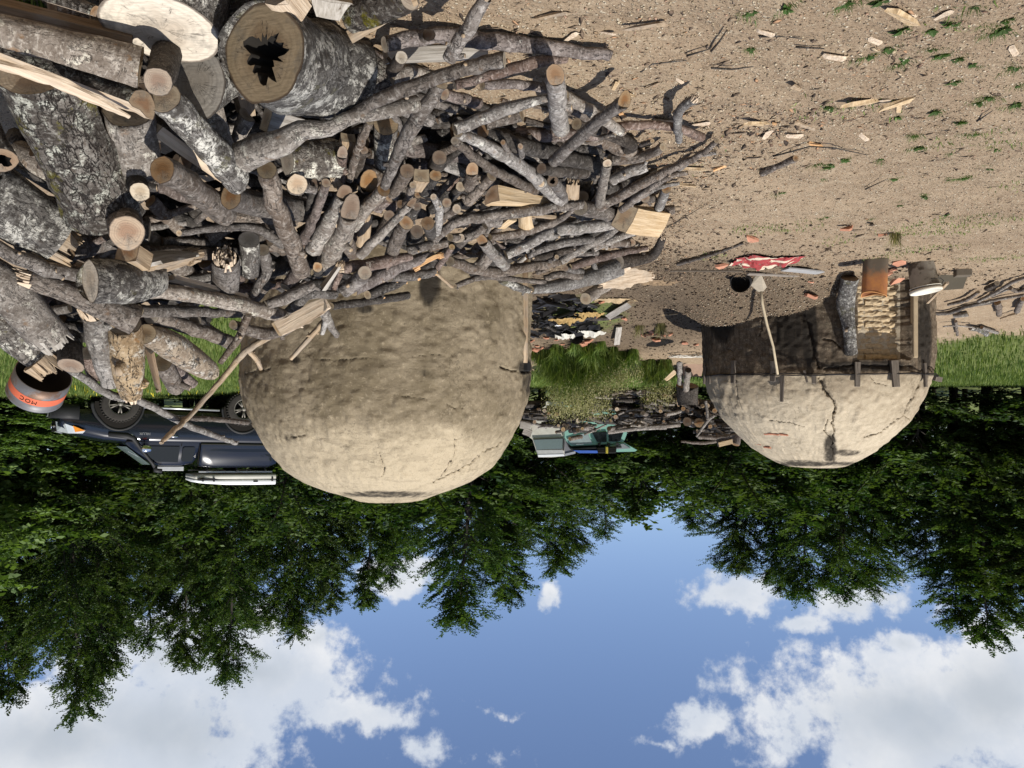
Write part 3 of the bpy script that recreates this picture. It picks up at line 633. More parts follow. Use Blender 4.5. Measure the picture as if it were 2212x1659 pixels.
PLACE = {0: 'just outside the left border', 1: 'behind the pale maple at the left border', 2: 'with the tallest top at the left', 3: 'right behind the tallest left top', 4: 'above the pickup bonnet', 5: 'above the pickup windscreen', 6: 'above the pickup snorkel', 7: 'whose twigs reach farthest into the left cloud', 8: 'over the front half of the roof box',
         9: 'over the rear half of the roof box', 10: 'just past the roof box', 11: 'left of the bright cloud', 12: 'touching the bright little cloud', 13: 'in the notch over the near kiln top', 14: 'at the left flank of the tall middle tree', 15: 'with the tallest top in the middle', 16: 'leaning on the tall middle tree',
         17: 'stepping down right of the tall middle tree', 18: 'over the right shoulder of the near kiln', 19: 'above the teal car cab', 20: 'left of the sky gap', 21: 'at the bottom of the sky gap', 22: 'right of the sky gap', 23: 'rising left of the sooty kiln', 24: 'above the left shoulder of the sooty kiln',
         25: 'above the crack of the sooty kiln', 26: 'above the flat top of the sooty kiln', 27: 'above the right shoulder of the sooty kiln', 28: 'against the double white cloud', 29: 'in the dip before the right tall trees', 30: 'left of the tall trees at the right border', 31: 'with the tallest top at the right', 32: 'cut by the right border', 33: 'just outside the right border'}
for i, (u, v, Y, w) in enumerate(FRONT):
    b_ = P(u, 842, Y); top = P(u, v, Y).z; H = top-tz(b_.x, Y)+.1; pi = [0, 2, 1, 3, 4][i % 5] if i not in (15, 26, 27) else 1
    plant('beech_tree', protos[pi], b_.x, Y, H, 12., i*1.7, TL[pi]+' '+PLACE[i], 'tree', 'beech trees of the forest edge', w*12/H*.92 if H < 12 else w*.95)
rd = random.Random(5)
for i, (fu, fv, fY, fw) in enumerate(FRONT):       # the second rank closes the wood, one bush stands at each foot
    Y = rd.uniform(31, 37)+max(0, fY-30); b_ = P(fu+32+rd.uniform(-8, 8), 842, Y); v = fv-rd.uniform(60, 130); H = max(5, P(fu, v, Y).z-tz(b_.x, Y))
    plant('beech_tree', protos[(i+2) % 5], b_.x, Y, H, 12., i*2.3, 'hidden beech behind the one '+PLACE[i], 'tree', 'beech trees deeper in the wood', 1.15)
    Y = rd.uniform(27.5, 29.5) if 1050 < fu < 1330 else rd.uniform(23.5, 27.5); b_ = P(fu+rd.uniform(-14, 14), 842, Y)
    plant('bush', bushp, b_.x, Y, rd.uniform(2.0, 4.2), 3., i*1.3, 'dark bush under the beech '+PLACE[i], 'bush', 'bushes at the foot of the forest', rd.uniform(1.3, 1.9))
for i in range(18):
    u = -100+i*135+rd.uniform(-30, 30); Y = rd.uniform(42, 50); b_ = P(u, 842, Y); j = min(range(len(FRONT)), key=lambda q: abs(FRONT[q][0]-u)); H = max(5, P(u, FRONT[j][1]-rd.uniform(90, 170), Y).z-tz(b_.x, Y))
    plant('beech_tree', protos[i % 5], b_.x, Y, H, 12., i*2.3, 'farthest beech of the wood, seen only through gaps', 'tree', 'farthest beeches of the wood', 1.3)
for i, (u, Y, H, w) in enumerate([(-5, 22.5, 4.4, 1.2), (-95, 22., 5.4, 1.2)]):
    b_ = P(u, 842, Y); plant('maple_tree', maple, b_.x, Y, H, 5., i*2., ['pale green maple with lobed leaves at the left border', 'taller pale maple just outside the left border'][i], 'tree', None, w)
for i, (u, Y, H) in enumerate([(5, 20, 1.5), (60, 21, 1.2), (105, 22, 1.0), (-40, 20, 1.7), (150, 23.5, .9)]):
    b_ = P(u, 842, Y); plant('bush', maple, b_.x, Y, H, 5., i*2.1, 'low pale green bush at the meadow edge ' + ['under the pale maple', 'right of the pale maple', 'between maple and pickup nose', 'outside the left border', 'behind the pickup nose'][i], 'bush', 'low bushes at the meadow edge', 2.4)
def far_wood():                                    # the clearing is closed by more wood at the back and sides
    rg = np.random.default_rng(77); n = 42000; a = rg.uniform(math.radians(128), math.radians(412), n); top = 8+3.5*np.interp(a, np.linspace(2, 7.4, 60), rg.random(60)); z = top*rg.random(n)**.8
    r = 30+rg.normal(0, 1.6, n)+z*.12; c = np.stack([r*np.cos(a), r*np.sin(a), z], -1); d = rg.normal(0, 1, (n, 3)); d /= np.linalg.norm(d, axis=1, keepdims=True); w = np.cross(d, rg.normal(0, 1, (n, 3))); w /= np.linalg.norm(w, axis=1, keepdims=True)
    l_ = rg.uniform(.18, .45, n)[:, None]; v = np.stack([c-d*l_, c+w*l_*.5, c+d*l_, c-w*l_*.5], 1).reshape(-1, 3)
    me = meshnp('surrounding_wood', v, np.arange(len(v)).reshape(-1, 4)); me.attributes.new('tone', 'FLOAT', 'POINT').data.foreach_set('value', np.repeat(rg.random(n), 4).astype(np.float32))
    tag(link('surrounding_wood', me, None, [M_leaf], False), 'dark green wood closing the clearing behind and beside the camera', None, None, 'stuff')
far_wood()
# ---------------------------------------------------------------- grass
def blades(name, xs, ys, h, w, mat, bend=.5, zoff=-.01, seed=0, label=None, kind='stuff', zs=None, ctr=None):
    rg = np.random.default_rng(seed); n = len(xs); h = np.broadcast_to(h, n)*rg.uniform(.25, 1.2, n); a = rg.uniform(0, 2*np.pi, n) if ctr is None else np.arctan2(ys-ctr[1], xs-ctr[0])+rg.normal(0, .7, n)
    z = relief(xs, ys)+zoff if zs is None else zs
    b = rg.uniform(.15, 1., n)*bend; ca, sa = np.cos(a), np.sin(a); aw = a+rg.normal(0, .6, n)+np.pi/2; wx, wy = np.cos(aw)*w/2, np.sin(aw)*w/2
    P0 = np.stack([xs, ys, z], -1); T = np.stack([ca, sa, np.zeros(n)], -1); U_ = np.array([0, 0, 1.]); Wv = np.stack([wx, wy, np.zeros(n)], -1)
    q1 = P0+T*(h*b*.25)[:, None]+U_*(h*.55)[:, None]; q2 = P0+T*(h*b*.9)[:, None]+U_*(h*(1-.25*b))[:, None]
    v = np.stack([P0-Wv, P0+Wv, q1+Wv*.8, q1-Wv*.8, q2+Wv*.15, q2-Wv*.15], 1).reshape(-1, 3)
    i = np.arange(n)*6; f = np.concatenate([np.stack([i, i+1, i+2, i+3], -1), np.stack([i+3, i+2, i+4, i+5], -1)])
    me = meshnp(name, v, f); me.attributes.new('tone', 'FLOAT', 'POINT').data.foreach_set('value', np.repeat(rg.random(n), 6).astype(np.float32))
    o = link(name, me, None, [mat], False)
    if kind: tag(o, label, None, None, kind)
    return o
def scatter(n, x0, x1, y0, y1, fn, seed):
    rg = np.random.default_rng(seed); xs = rg.uniform(x0, x1, n); ys = rg.uniform(y0, y1, n); k_ = rg.random(n) < fn(xs, ys); return xs[k_], ys[k_]
xs, ys = scatter(150000, 1.6, 15, 10.4, 24, lambda x, y: np.clip(fields(x, y)[0], 0, 1)*(abs(x/y+.0-.27) < .48), 3)
blades('meadow_grass', xs, ys, .16, .014, M_grass, seed=1, label='green meadow grass round the pickup')
xs, ys = scatter(60000, -16, -5.4, 11.6, 24, lambda x, y: np.clip(fields(x, y)[0], 0, 1)*(x/y > -.75), 4)
blades('meadow_grass', xs, ys, .13, .016, M_grass, seed=2, label='green meadow grass beyond the sooty kiln')
xs, ys = scatter(1500, 4, 14, 15, 22, lambda x, y: (vn(x, y, .9, 12) > .62), 5)
blades('meadow_flowers', xs, ys, .18, .028, M_flower, seed=3, label='small yellow flowers in the meadow')
xs, ys = scatter(26000, -4.5, 3.5, 14.8, 24, lambda x, y: np.ones(len(x)), 6)
blades('meadow_grass', xs, ys, .16, .018, M_grass, seed=4, label='grass in front of the far wood')
# low weeds that dot the bare yard
def weedy(x, y): return np.clip((vn(x, y, 2.2, 8)-.63)*6, 0, 1)*(x < -.9)*np.clip((-1.-x)/1.2, 0, 1)
xs, ys = scatter(70000, -5.2, -.8, 2.5, 8, weedy, 7)
kk = rng.random(len(xs)) < .42
blades('yard_weeds', xs[kk], ys[kk], .035, .007, M_grass, bend=1.2, seed=5, label='sparse low weeds dotting the bare yard')
# ---------------------------------------------------------------- the woodpile
GU = [0, 300, 600, 900, 1200, 1500]; GV = [0, 150, 300, 450, 600, 750, 860]
GD = [[2.25, 2.45, 2.65, 2.85, 3.05, 3.25, 3.45], [2.3, 2.55, 2.8, 3.05, 3.3, 3.55, 3.8], [2.4, 2.7, 3.05, 3.5, 4.0, 4.4, 4.9],
      [2.55, 2.95, 3.4, 4.1, 5.0, 5.5, 5.8], [2.6, 3.1, 3.85, 4.8, 6.3, 6.6, 6.8], [2.65, 3.15, 4.05, 5.55, 8.3, 8.6, 9.]]
def surf(u, v):
    u = min(max(u, 0), 1499.9); v = min(max(v, 0), 859.9)
    i = int(u/300); f = u/300-i; j = max(k for k in range(len(GV)-1) if GV[k] <= v); g = (v-GV[j])/(GV[j+1]-GV[j])
    return (GD[i][j]*(1-g)+GD[i][j+1]*g)*(1-f)+(GD[i+1][j]*(1-g)+GD[i+1][j+1]*g)*f
ZR = {'A': (0, 0, 2.212), 'B': (900, 0, 2.212), 'C': (1800, 0, 2.212), 'D': (2800, 0, 1.7955), 'E': (0, 700, 2.212), 'F': (900, 600, 2.212), 'G': (1800, 600, 2.212),
      'T': (0, 1250, 1.8433), 'H': (2700, 850, 1.8433), 'J': (2000, 1100, 2.212), 'K': (900, 1100, 1.8433)}
def zuv(z, x, y): o = ZR[z]; return (o[0]+x/o[2])/1.82278, (o[1]+y/o[2])/1.82278
def zpt(z, x, y, r, d=0., Y=None):
    u, v = zuv(z, x, y); Y = surf(u, v)+d if Y is None else Y
    p = P(u, v, Y); rad = r*(.93 if r < 100 else 1)/ZR[z][2]/1.82278/FV*Y
    g = tz(p.x, p.y)+rad*.8
    if p.z < g and Y is not None:                  # never sink a stem into the soil: bring it forward to where it rests
        for k_ in range(60):
            Y -= .02; p = P(u, v, Y); rad = r/ZR[z][2]/1.82278/FV*Y
            if p.z >= tz(p.x, p.y)+rad*.8: break
    return p, rad
ROUND = lambda n: [(math.cos(2*math.pi*i/n), math.sin(2*math.pi*i/n), 0) for i in range(n)]
def section(kind, n, ratio=.4):
    if kind == 'round': return ROUND(n)
    if kind == 'half':                             # bark on the +Y side, split wood below
        a = [(math.cos(math.pi*i/(n-6)), math.sin(math.pi*i/(n-6))-.25, 0) for i in range(n-5)]; a[-1] = (*a[-1][:2], 1)
        return a+[(-.5, -.31, 1), (0, -.22, 1), (.5, -.30, 1)]
    if kind == 'quarter':
        a = [(1.2*math.cos(R(35)+R(110)*i/(n-6)), 1.2*math.sin(R(35)+R(110)*i/(n-6))-.55, 0) for i in range(n-5)]; a[-1] = (*a[-1][:2], 1)
        return a+[(-.5, -.25, 1), (-.05, -.75, 1), (.45, -.2, 1)]
    if kind == 'plank':
        return [(1, ratio*.9, 1), (.3, ratio, 1), (-.4, ratio*.9, 1), (-1, ratio*.8, 1), (-.95, -ratio, 1), (-.2, -ratio*.85, 1), (.4, -ratio, 1), (1, -ratio*.9, 1)]
    if kind == 'block':
        return [(1, ratio, 1), (0, ratio*1.05, 1), (-1, ratio*.85, 1), (-1.02, 0, 1), (-.9, -ratio, 1), (.1, -ratio*.9, 1), (.95, -ratio, 1), (1.0, .1, 1)]
def crom(pts, t):
    n = len(pts)-1; i = min(int(t), n-1); f = t-i
    p0, p1, p2, p3 = pts[max(i-1, 0)], pts[i], pts[i+1], pts[min(i+2, n)]
    return tuple(.5*(2*b+(c-a)*f+(2*a-5*b+4*c-d)*f*f+(-a+3*b-3*c+d)*f**3) for a, b, c, d in zip(p0, p1, p2, p3))
def make_log(name, pts, rads, barkm, woodm=None, ends='tt', sec='round', roll=None, ratio=.4, cut0=None, cut1=None, hollow=False, lumps=.05, jag=.0, parent=None, seed=0, knots=0):
    """one log, branch or split piece: the bark is the object, its cut ends are parts"""
    rg = random.Random(seed*13+7)
    ctrl = [(*p, r) for p, r in zip(pts, rads)]
    rm = max(rads); Lc = sum((Vector(a)-Vector(b)).length for a, b in zip(pts[:-1], pts[1:]))
    pxr = rm/pts[0].y*760 if parent is None else 4       # radius in render pixels
    n = (44 if hollow else 30) if pxr > 40 else 22 if pxr > 16 else 14 if pxr > 6 else 9
    if sec in ('plank', 'block'): n = 8
    sc_ = section(sec, n, ratio); n = len(sc_)
    rings = int(min(64, max(6, Lc/(rm*(.16 if pxr > 40 else .33 if pxr > 16 else .7)))))
    if len(ctrl) == 2:                             # nothing that grew is quite straight
        a, b = ctrl; mid = [(x+y)/2 for x, y in zip(a, b)]; w = Lc*.012 if sec == 'round' else 0
        for i in range(3): mid[i] += rg.uniform(-w, w)
        ctrl = [a, tuple(mid), b]
    C_ = [crom(ctrl, (len(ctrl)-1)*i/rings) for i in range(rings+1)]
    P_ = [Vector(c[:3]) for c in C_]
    if name.startswith('branch') or (sec == 'round' and rm < .06 and Lc > .35):
        for i in range(1, rings): P_[i] += Vector((noise.noise((seed, i*.35, 0)), noise.noise((seed, i*.35, 9)), noise.noise((seed, i*.35, 19))))*rm*.28
    ax = (P_[-1]-P_[0]).normalized(); ref = Vector(roll) if roll is not None else (Vector((0, 0, 1)) if abs(ax.z) < .9 else Vector((0, -1, 0)))
    Yl = (ref-ax*ref.dot(ax)).normalized(); Xl = Yl.cross(ax); org = P_[0]
    M_ = Matrix((Xl, Yl, ax)).transposed(); Mi = M_.transposed()
    frames = []
    for i in range(rings+1):
        t = (P_[min(i+1, rings)]-P_[max(i-1, 0)]).normalized(); y = (Yl-t*Yl.dot(t)).normalized(); frames.append((y.cross(t), y, t))
    cuts = {0: cut0, rings: cut1}; V = []; F = []; MI = []; ringpts = []
    for i in range(rings+1):
        x_, y_, t = frames[i]; r = C_[i][3]; row = []
        nz = None
        if i in cuts and cuts[i] is not None:
            nz = cuts[i].normalized(); nz = nz*(-1 if nz.dot(t) < 0 else 1)
            if nz.dot(t) < .30: nz = (nz+t*.5).normalized()
        for j, (sx, sy, mi_) in enumerate(sc_):
            w = x_*sx+y_*sy; q = P_[i]+w*r
            f = 1+lumps*2.2*noise.noise((w*1.3+Vector((seed, 0, i*r*.5/rm*.6))))
            f += lumps*.9*noise.noise((w*3.+Vector((seed+5, 0, i*.45))))
            if pxr > 16 and sec != 'plank': f += .022*noise.noise((q*24.)) + .012*noise.noise((q*60.))
            if jag and mi_ == 1: f += jag*noise.noise((w*2+Vector((seed, 3, i*.8))))
            q = P_[i]+w*r*f
            if nz is not None: q = q-t*(nz.dot(q-P_[i])/nz.dot(t))
            row.append(q)
        ringpts.append(row); V += [Mi @ (q-org) for q in row]
    for i in range(rings):
        for j in range(n):
            F.append((i*n+j, i*n+(j+1) % n, (i+1)*n+(j+1) % n, (i+1)*n+j)); MI.append(sc_[j][2])
    for q in range(knots):                        # stubs of snapped side shoots
        i = rg.randint(1, rings-1); x_, y_, t = frames[i]; a = rg.uniform(0, 6.28); w = (x_*math.cos(a)+y_*math.sin(a)+t*rg.uniform(-.5, .8)).normalized()
        c0 = P_[i]+w*C_[i][3]*.7; c1 = P_[i]+w*C_[i][3]*rg.uniform(1.25, 2.2); k_ = C_[i][3]*rg.uniform(.22, .42); e1 = w.orthogonal().normalized(); e2 = w.cross(e1); b_ = len(V)
        for c_, kk_ in ((c0, k_*1.3), (c1, k_)):
            V += [Mi @ (c_+(e1*math.cos(g*1.2566)+e2*math.sin(g*1.2566))*kk_-org) for g in range(5)]
        for g in range(5): F.append((b_+g, b_+(g+1) % 5, b_+5+(g+1) % 5, b_+5+g)); MI.append(0)
        F.append(tuple(b_+5+g for g in range(5))); MI.append(1)
    me = meshpy(name, V, F, MI); o = link(name, me, parent, [BK.get(barkm) or WD[barkm], WD[woodm or 'tan']])
    if sec != 'round': me.set_sharp_from_angle(angle=R(38))
    o.matrix_local = Matrix.Translation(org) @ M_.to_4x4()
    # ends
    for e, idx in ((ends[0], 0), (ends[1], rings)):
        row = ringpts[idx]; c = sum(row, Vector())/len(row); x_, y_, t = frames[idx]; s_ = -1 if idx == 0 else 1
        nrm = (row[0]-c).cross(row[n//4]-c).normalized(); nrm = nrm*(s_ if nrm.dot(t) > 0 else -s_)
        if e == 's':                              # torn, splintered end
            mb = MB(); rr0 = C_[idx][3]; na = 16 if pxr > 10 else 8
            for q in range(na*3):                 # flat shards of uneven length, standing along the grain
                a = 6.283*(q+rg.random())/na; k_ = (.82, .55, .22)[q//na]*rg.uniform(.85, 1.08)
                w_ = x_*math.cos(a)+y_*math.sin(a); tg = t.cross(w_).normalized(); b_ = c+w_*rr0*k_-t*s_*rr0*.5
                ln = rr0*(.6 if rr0 > .05 else 1.)*(.55+.55*noise.noise((math.cos(a)*1.6, math.sin(a)*1.6, seed))+rg.uniform(0, .55)); wd = rr0*rg.uniform(.16, .36); th = wd*.35
                d_ = (t*s_+w_*rg.uniform(-.12, .08)+tg*rg.uniform(-.10, .10)).normalized(); e_ = b_+d_*(ln+rr0*.5)
                mb.add([b_+tg*wd+w_*th, b_-tg*wd+w_*th, b_-tg*wd-w_*th, b_+tg*wd-w_*th, e_+tg*wd*rg.uniform(.1, .7)+w_*th*.4, e_-tg*wd*rg.uniform(-.1, .5)+w_*th*.4-d_*ln*rg.uniform(0, .25), e_-tg*wd*.3-w_*th*.4, e_+tg*wd*.3-w_*th*.4-d_*ln*.1],
                       [(0, 3, 2, 1), (4, 5, 6, 7), (0, 1, 5, 4), (1, 2, 6, 5), (2, 3, 7, 6), (3, 0, 4, 7)])
            mb.v = [Mi @ (q-org) for q in mb.v]; so_ = mb.build('splintered_end', WD[woodm or 'pale'], o)
            continue
        mt = {'c': 'cream', 't': 'tan', 'b': 'brown', 'o': 'orange', 'g': 'grey', 'f': 'fresh'}.get(e, 'grey')
        e1 = (row[0]-c).normalized(); e1 = (e1-nrm*e1.dot(nrm)).normalized(); e2 = nrm.cross(e1); Mc = Matrix((e1, e2, nrm)).transposed(); Mci = Mc.transposed()
        K_ = 7 if pxr > 12 else 3; vs = []; ring = []; fs = []
        hx = [(max(.2, .46+.30*noise.noise((math.cos(6.283*j/n)*1.6, math.sin(6.283*j/n)*1.6, seed))+.34*noise.noise((math.cos(6.283*j/n)*5.5, math.sin(6.283*j/n)*5.5, seed))) if hollow and idx == 0 else 0) for j in range(n)]
        lev = [k_/K_ for k_ in range(1, K_+1)]
        if not (hollow and idx == 0): vs.append(Vector((0, 0, .0012))); ring.append(0.)
        b0 = len(vs)
        for L_ in ([0.]+lev if hollow and idx == 0 else lev):
            for j in range(n):
                f = hx[j]+(1-hx[j])*L_ if hollow and idx == 0 else L_
                q = Mci @ (row[j]-c)*f; q.z += .0012+(.0025*noise.noise((q.x*30, q.y*30, seed)) if L_ < 1 and pxr > 12 else 0); vs.append(q); ring.append(f)
        nl = (len(vs)-b0)//n
        if b0: fs += [(0, b0+j, b0+(j+1) % n) for j in range(n)]
        for l_ in range(nl-1):
            for j in range(n): fs.append((b0+l_*n+j, b0+(l_+1)*n+j, b0+(l_+1)*n+(j+1) % n, b0+l_*n+(j+1) % n))
        cm = meshpy('cut_face', vs, fs); co_ = link('cut_face', cm, o, [EG[mt]], pxr > 12)
        cm.attributes.new('ring', 'FLOAT', 'POINT').data.foreach_set('value', ring)
        ML_ = (Matrix.Translation(org) @ M_.to_4x4()).inverted() @ Matrix.Translation(c) @ Mc.to_4x4(); co_.matrix_local = ML_
        if hollow and idx == 0:                   # the rotted heart goes deep
            hv = []; hf = []
            for q, dep in enumerate((0, .03, .09, .16, .22)):
                for j in range(n): w = Mci @ (row[j]-c)*hx[j]*(1-.12*q); w.z = .001-dep; hv.append(w)
            for q in range(4):
                for j in range(n): hf.append((q*n+j, q*n+(j+1) % n, (q+1)*n+(j+1) % n, (q+1)*n+j))
            hf.append(tuple(4*n+j for j in range(n)))
            hm = meshpy('rotted_hollow', hv, hf); ho = link('rotted_hollow', hm, o, [M_void]); ho.matrix_local = ML_.copy()
    return o
PILE = 'cut logs and branches heaped in the big woodpile'
TOC = lambda p: (Vector((0, 0, EYE))-p).normalized()
LOGS = []
def L(z, pts, bark_, ends, label, name='branch', **kw): LOGS.append((z, pts, bark_, ends, label, name, kw))
# --- the big pieces at the near end
L('A', [(1410, 255, .12, 490), (1400, -640, .10, 500)], 'lichen', 'cg', 'big pale stump with a cream cut top facing up, biggest bright disc', 'log', cut0=(0, -.16, 1.), lumps=.03, upright=True)
L('A', [(-140, 215, .02, 150), (1225, 575, -.03, 185)], 'pale', 'tt', 'long half log with pale speckled bark lying beside the big pale stump', 'split_log', sec='half', roll=(0, -1, -.25))
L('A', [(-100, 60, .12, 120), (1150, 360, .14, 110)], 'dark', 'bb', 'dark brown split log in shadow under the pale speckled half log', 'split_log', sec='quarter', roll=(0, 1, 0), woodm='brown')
L('A', [(330, -80, .02, 120), (820, 100, -.05, 70)], 'rough', 'tb', 'short split piece with a lit edge in the corner by the grass', 'split_log', sec='quarter', roll=(0, -1, -.6), woodm='pale')
L('A', [(1375, 715, -.16, 120), (1450, 470, .12, 125)], 'dark', 'oo', 'short dark log with a pale round end between the half log and the big disc', 'log')
L('A', [(1235, 925, -.12, 175), (640, 700, 0, 165), (-60, 430, .08, 150)], 'rough', 'ot', 'split quarter log with an orange brown wedge shaped end', 'split_log', sec='half', roll=(.35, -.1, -1), woodm='pale', jag=.2)
L('A', [(-40, 560, -.10, 45), (500, 720, -.12, 75), (1130, 1020, -.14, 25)], 'pale', 'tt', 'jagged cream split face strip running along the orange brown quarter log', 'split_slab', sec='plank', ratio=.35, roll=(0, -.3, 1), woodm='pale', jag=.35)
L('A', [(1700, 730, .10, 285), (1900, 560, .55, 290)], 'lichen', 'gg', 'thick log seen end on, half shaded, right behind the big pale stump', 'log', cut0=(.15, -1, .2))
L('A', [(300, 640, .02, 340), (900, 1880, -.06, 350)], 'rough', 'tt', 'huge dark half log with cracked mossy bark pointing down the heap', 'split_log', sec='half', roll=(0, -1, .1), lumps=.06, woodm='pale', jag=.1)
L('E', [(-220, 60, .08, 300), (520, 520, .04, 250)], 'lichen', 'ts', 'thick whitish log under the huge mossy half log, torn at its tip', 'log', woodm='tan')
L('E', [(20, -150, .05, 120), (-160, -500, .2, 130)], 'lichen', 'bb', 'round dark log end at the left border with loose bark', 'log', hollow=True)
L('A', [(1110, 960, .06, 210), (1230, 1500, -.02, 195)], 'pale', 'tt', 'smooth silvery short log with a round shadow cast on it', 'log')
L('A', [(1430, 850, -.06, 140), (2060, 1560, -.16, 125)], 'lichen', 'tt', 'dark speckled diagonal log leaning over the pale pink split wedge', 'log', cut1=(.3, -1, 0))
L('A', [(1340, 1130, .03, 95), (1990, 1600, -.03, 60)], 'lichen', 'tt', 'pale pink split wedge under the dark speckled diagonal log', 'split_log', sec='quarter', roll=(0, .5, -1), woodm='pale')
L('A', [(1415, 1478, -.28, 118), (1640, 1600, -.18, 112), (1950, 1860, -.02, 110)], 'grey', 'bt', 'silver log with a brown round end casting the round shadow', 'log', cut0=(.25, -1, .1))
L('A', [(1760, 860, .16, 150), (1930, 1330, .12, 120)], 'pale', 'tt', 'flat grey slab wedged upright behind the dark speckled diagonal log', 'split_log', sec='half', roll=(0, -1, 0))
L('E', [(1220, 125, -.20, 88), (1170, -40, .02, 100)], 'dark', 'cg', 'small log with a pale cracked end beside the tip of the huge mossy half log', 'log')
L('E', [(1105, 480, -.30, 147), (1040, 250, .10, 155)], 'grey', 'oo', 'round log end, tan with a star crack, below the tip of the huge mossy half log', 'log')
L('E', [(788, 900, -.34, 185), (1060, 900, -.24, 200), (1330, 880, -.12, 150)], 'lichen', 'ct', 'short mossy log with a tall oval cream end, in the middle of the left heap', 'log', cut0=(.8, -.8, .15))
L('E', [(1130, 820, -.20, 170), (1400, 760, -.14, 165), (1680, 700, -.10, 90)], 'greyed', 'os', 'rotten split log with a hollowed brown trough next to the oval cream end', 'split_log', sec='half', roll=(.1, .6, -1), woodm='tan', jag=.5)
L('E', [(1110, 650, -.2, 100), (1240, 740, -.2, 100)], 'blond', 'oo', 'small tan split chunk between the star cracked end and the rotten trough', 'split_chunk', sec='block', ratio=.8)
L('E', [(2010, 170, -.18, 105), (2250, 230, -.02, 108), (2660, 270, .15, 115)], 'grey', 'ot', 'log with an orange round end lying behind the long knotty log', 'log', cut0=(.35, -1, .1))
L('E', [(1560, 482, -.12, 30), (1880, 440, -.10, 38), (2230, 440, -.08, 42), (2460, 580, -.05, 48)], 'grey', 'ft', 'thin crooked branch passing behind the long knotty log')
L('E', [(1960, 930, -.02, 120), (1960, 700, -.10, 115)], 'grey', 'ts', 'snapped stump piece with a torn blond top in the left heap', 'log', woodm='pale')
L('F', [(180, 760, .0, 95), (190, 1060, -.08, 75)], 'lichen', 'gg', 'dull greenish short log shaded behind the long knotty log', 'log')
L('E', [(-40, 600, -.05, 60), (350, 770, -.08, 75), (900, 880, -.02, 70)], 'grey', 'tt', 'long branch with a strip of bark lifting, under the oval cream end')
L('E', [(220, 880, -.05, 90), (600, 1000, -.06, 100), (1180, 1240, -.12, 130)], 'grey', 's-', 'long tapering grey log running beneath the oval cream end', 'log')
L('E', [(1120, 960, -.10, 80), (1600, 1010, -.12, 72), (2212, 1135, -.16, 70), (2600, 1250, -.20, 62)], 'pale', 'ts', 'long pale straight branch with a splintered tip in front of the near kiln')
L('E', [(1200, 1160, .0, 60), (1650, 1165, -.02, 52), (2090, 1180, -.04, 42)], 'grey', 'tt', 'shorter grey branch lying parallel behind the long pale straight one')
L('E', [(1480, 870, -.02, 50), (2140, 1040, -.08, 34)], 'blond', 'ff', 'bright blond split stick above the long pale straight branch', 'split_stick', sec='plank', ratio=.5, roll=(0, -.5, 1), woodm='pale')
L('E', [(-160, 760, -.02, 150), (60, 980, -.04, 185), (440, 1390, -.08, 165)], 'pale', 'ts', 'smooth silver trunk piece with a ring knot at its left end', 'log', hollow=True, cut0=(-.2, -1, .2), woodm='greyed')
L('T', [(-140, -60, .10, 150), (330, 330, .0, 120)], 'lichen', 'ts', 'pale flaking half log above the red banded drum', 'split_log', sec='half', roll=(-.1, -1, .5), woodm='tan')
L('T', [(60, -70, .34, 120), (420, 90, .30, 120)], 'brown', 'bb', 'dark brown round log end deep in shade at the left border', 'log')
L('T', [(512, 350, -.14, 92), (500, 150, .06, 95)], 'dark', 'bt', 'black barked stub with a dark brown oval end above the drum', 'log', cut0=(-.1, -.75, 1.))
L('T', [(660, -20, .02, 80), (730, 220, -.02, 85), (800, 480, -.04, 70)], 'pale', 'st', 'curved silver log standing left of the tall barkless forked post', 'log')
L('T', [(640, 260, .02, 60), (700, 420, .02, 66)], 'red', 'tt', 'small pinkish block tucked left of the curved silver log', 'log')
L('T', [(900, 40, 0, 118), (930, 330, -.06, 118), (955, 560, -.10, 82)], 'peeled', 'ts', 'tall barkless post with a forked pale tip standing out of the heap', 'log', knots=2)
L('T', [(950, 440, -.10, 70), (1040, 480, -.12, 40)], 'peeled', 'tt', 'short side prong of the tall barkless post', 'branch')
L('T', [(1060, 120, -.04, 80), (1250, 210, -.06, 105), (1450, 345, -.08, 98)], 'peeled', 'tt', 'fat barkless brown log beside the tall barkless post', 'log', cut1=(-.8, -.3, .4))
L('T', [(1080, 230, .04, 44), (1150, 520, .0, 26)], 'brown', 'ts', 'dark split sliver hanging between the two barkless logs', 'split_stick', sec='plank', ratio=.4, roll=(.3, -1, 0), woodm='brown')
L('T', [(1180, 330, .08, 70), (1280, 510, .04, 68)], 'grey', 'tt', 'blunt grey log tip poking out under the fat barkless brown log', 'log')
L('T', [(1200, 320, .12, 52), (1400, 480, .04, 40)], 'red', 'tb', 'thin brown log with a knotty tip nearest the meadow', 'log')
L('T', [(430, 320, -.05, 30), (800, 560, -.05, 34), (1000, 600, -.06, 30), (1340, 770, -.02, 28), (1590, 870, .05, 22), (1715, 912, .08, 17)], 'pale', 'tt', 'long light branch sticking out across the black pickup', knots=2)
L('T', [(1330, 735, -.02, 20), (1560, 740, .05, 21), (1800, 765, .10, 18)], 'grey', 'tt', 'side fork of the long light branch, in front of the rear wheel')
L('T', [(1168, 912, -.1, 12), (1240, 840, -.1, 22), (1400, 690, -.1, 19), (1650, 400, -.1, 22), (1790, 240, -.1, 26), (1975, 130, -.12, 24)], 'tan', 'ft', 'thin brown stick crossing the long light branch in front of the pickup')
L('T', [(1790, 235, -.1, 22), (1860, 300, -.1, 20), (1893, 372, -.1, 16)], 'tan', 'tf', 'short side twig at the base of the thin brown crossing stick')
L('T', [(1100, -10, .02, 62), (1340, 60, .0, 58), (1680, 180, -.02, 50)], 'grey', 'tt', 'grey log running toward the near kiln above the fat barkless brown log', 'log')
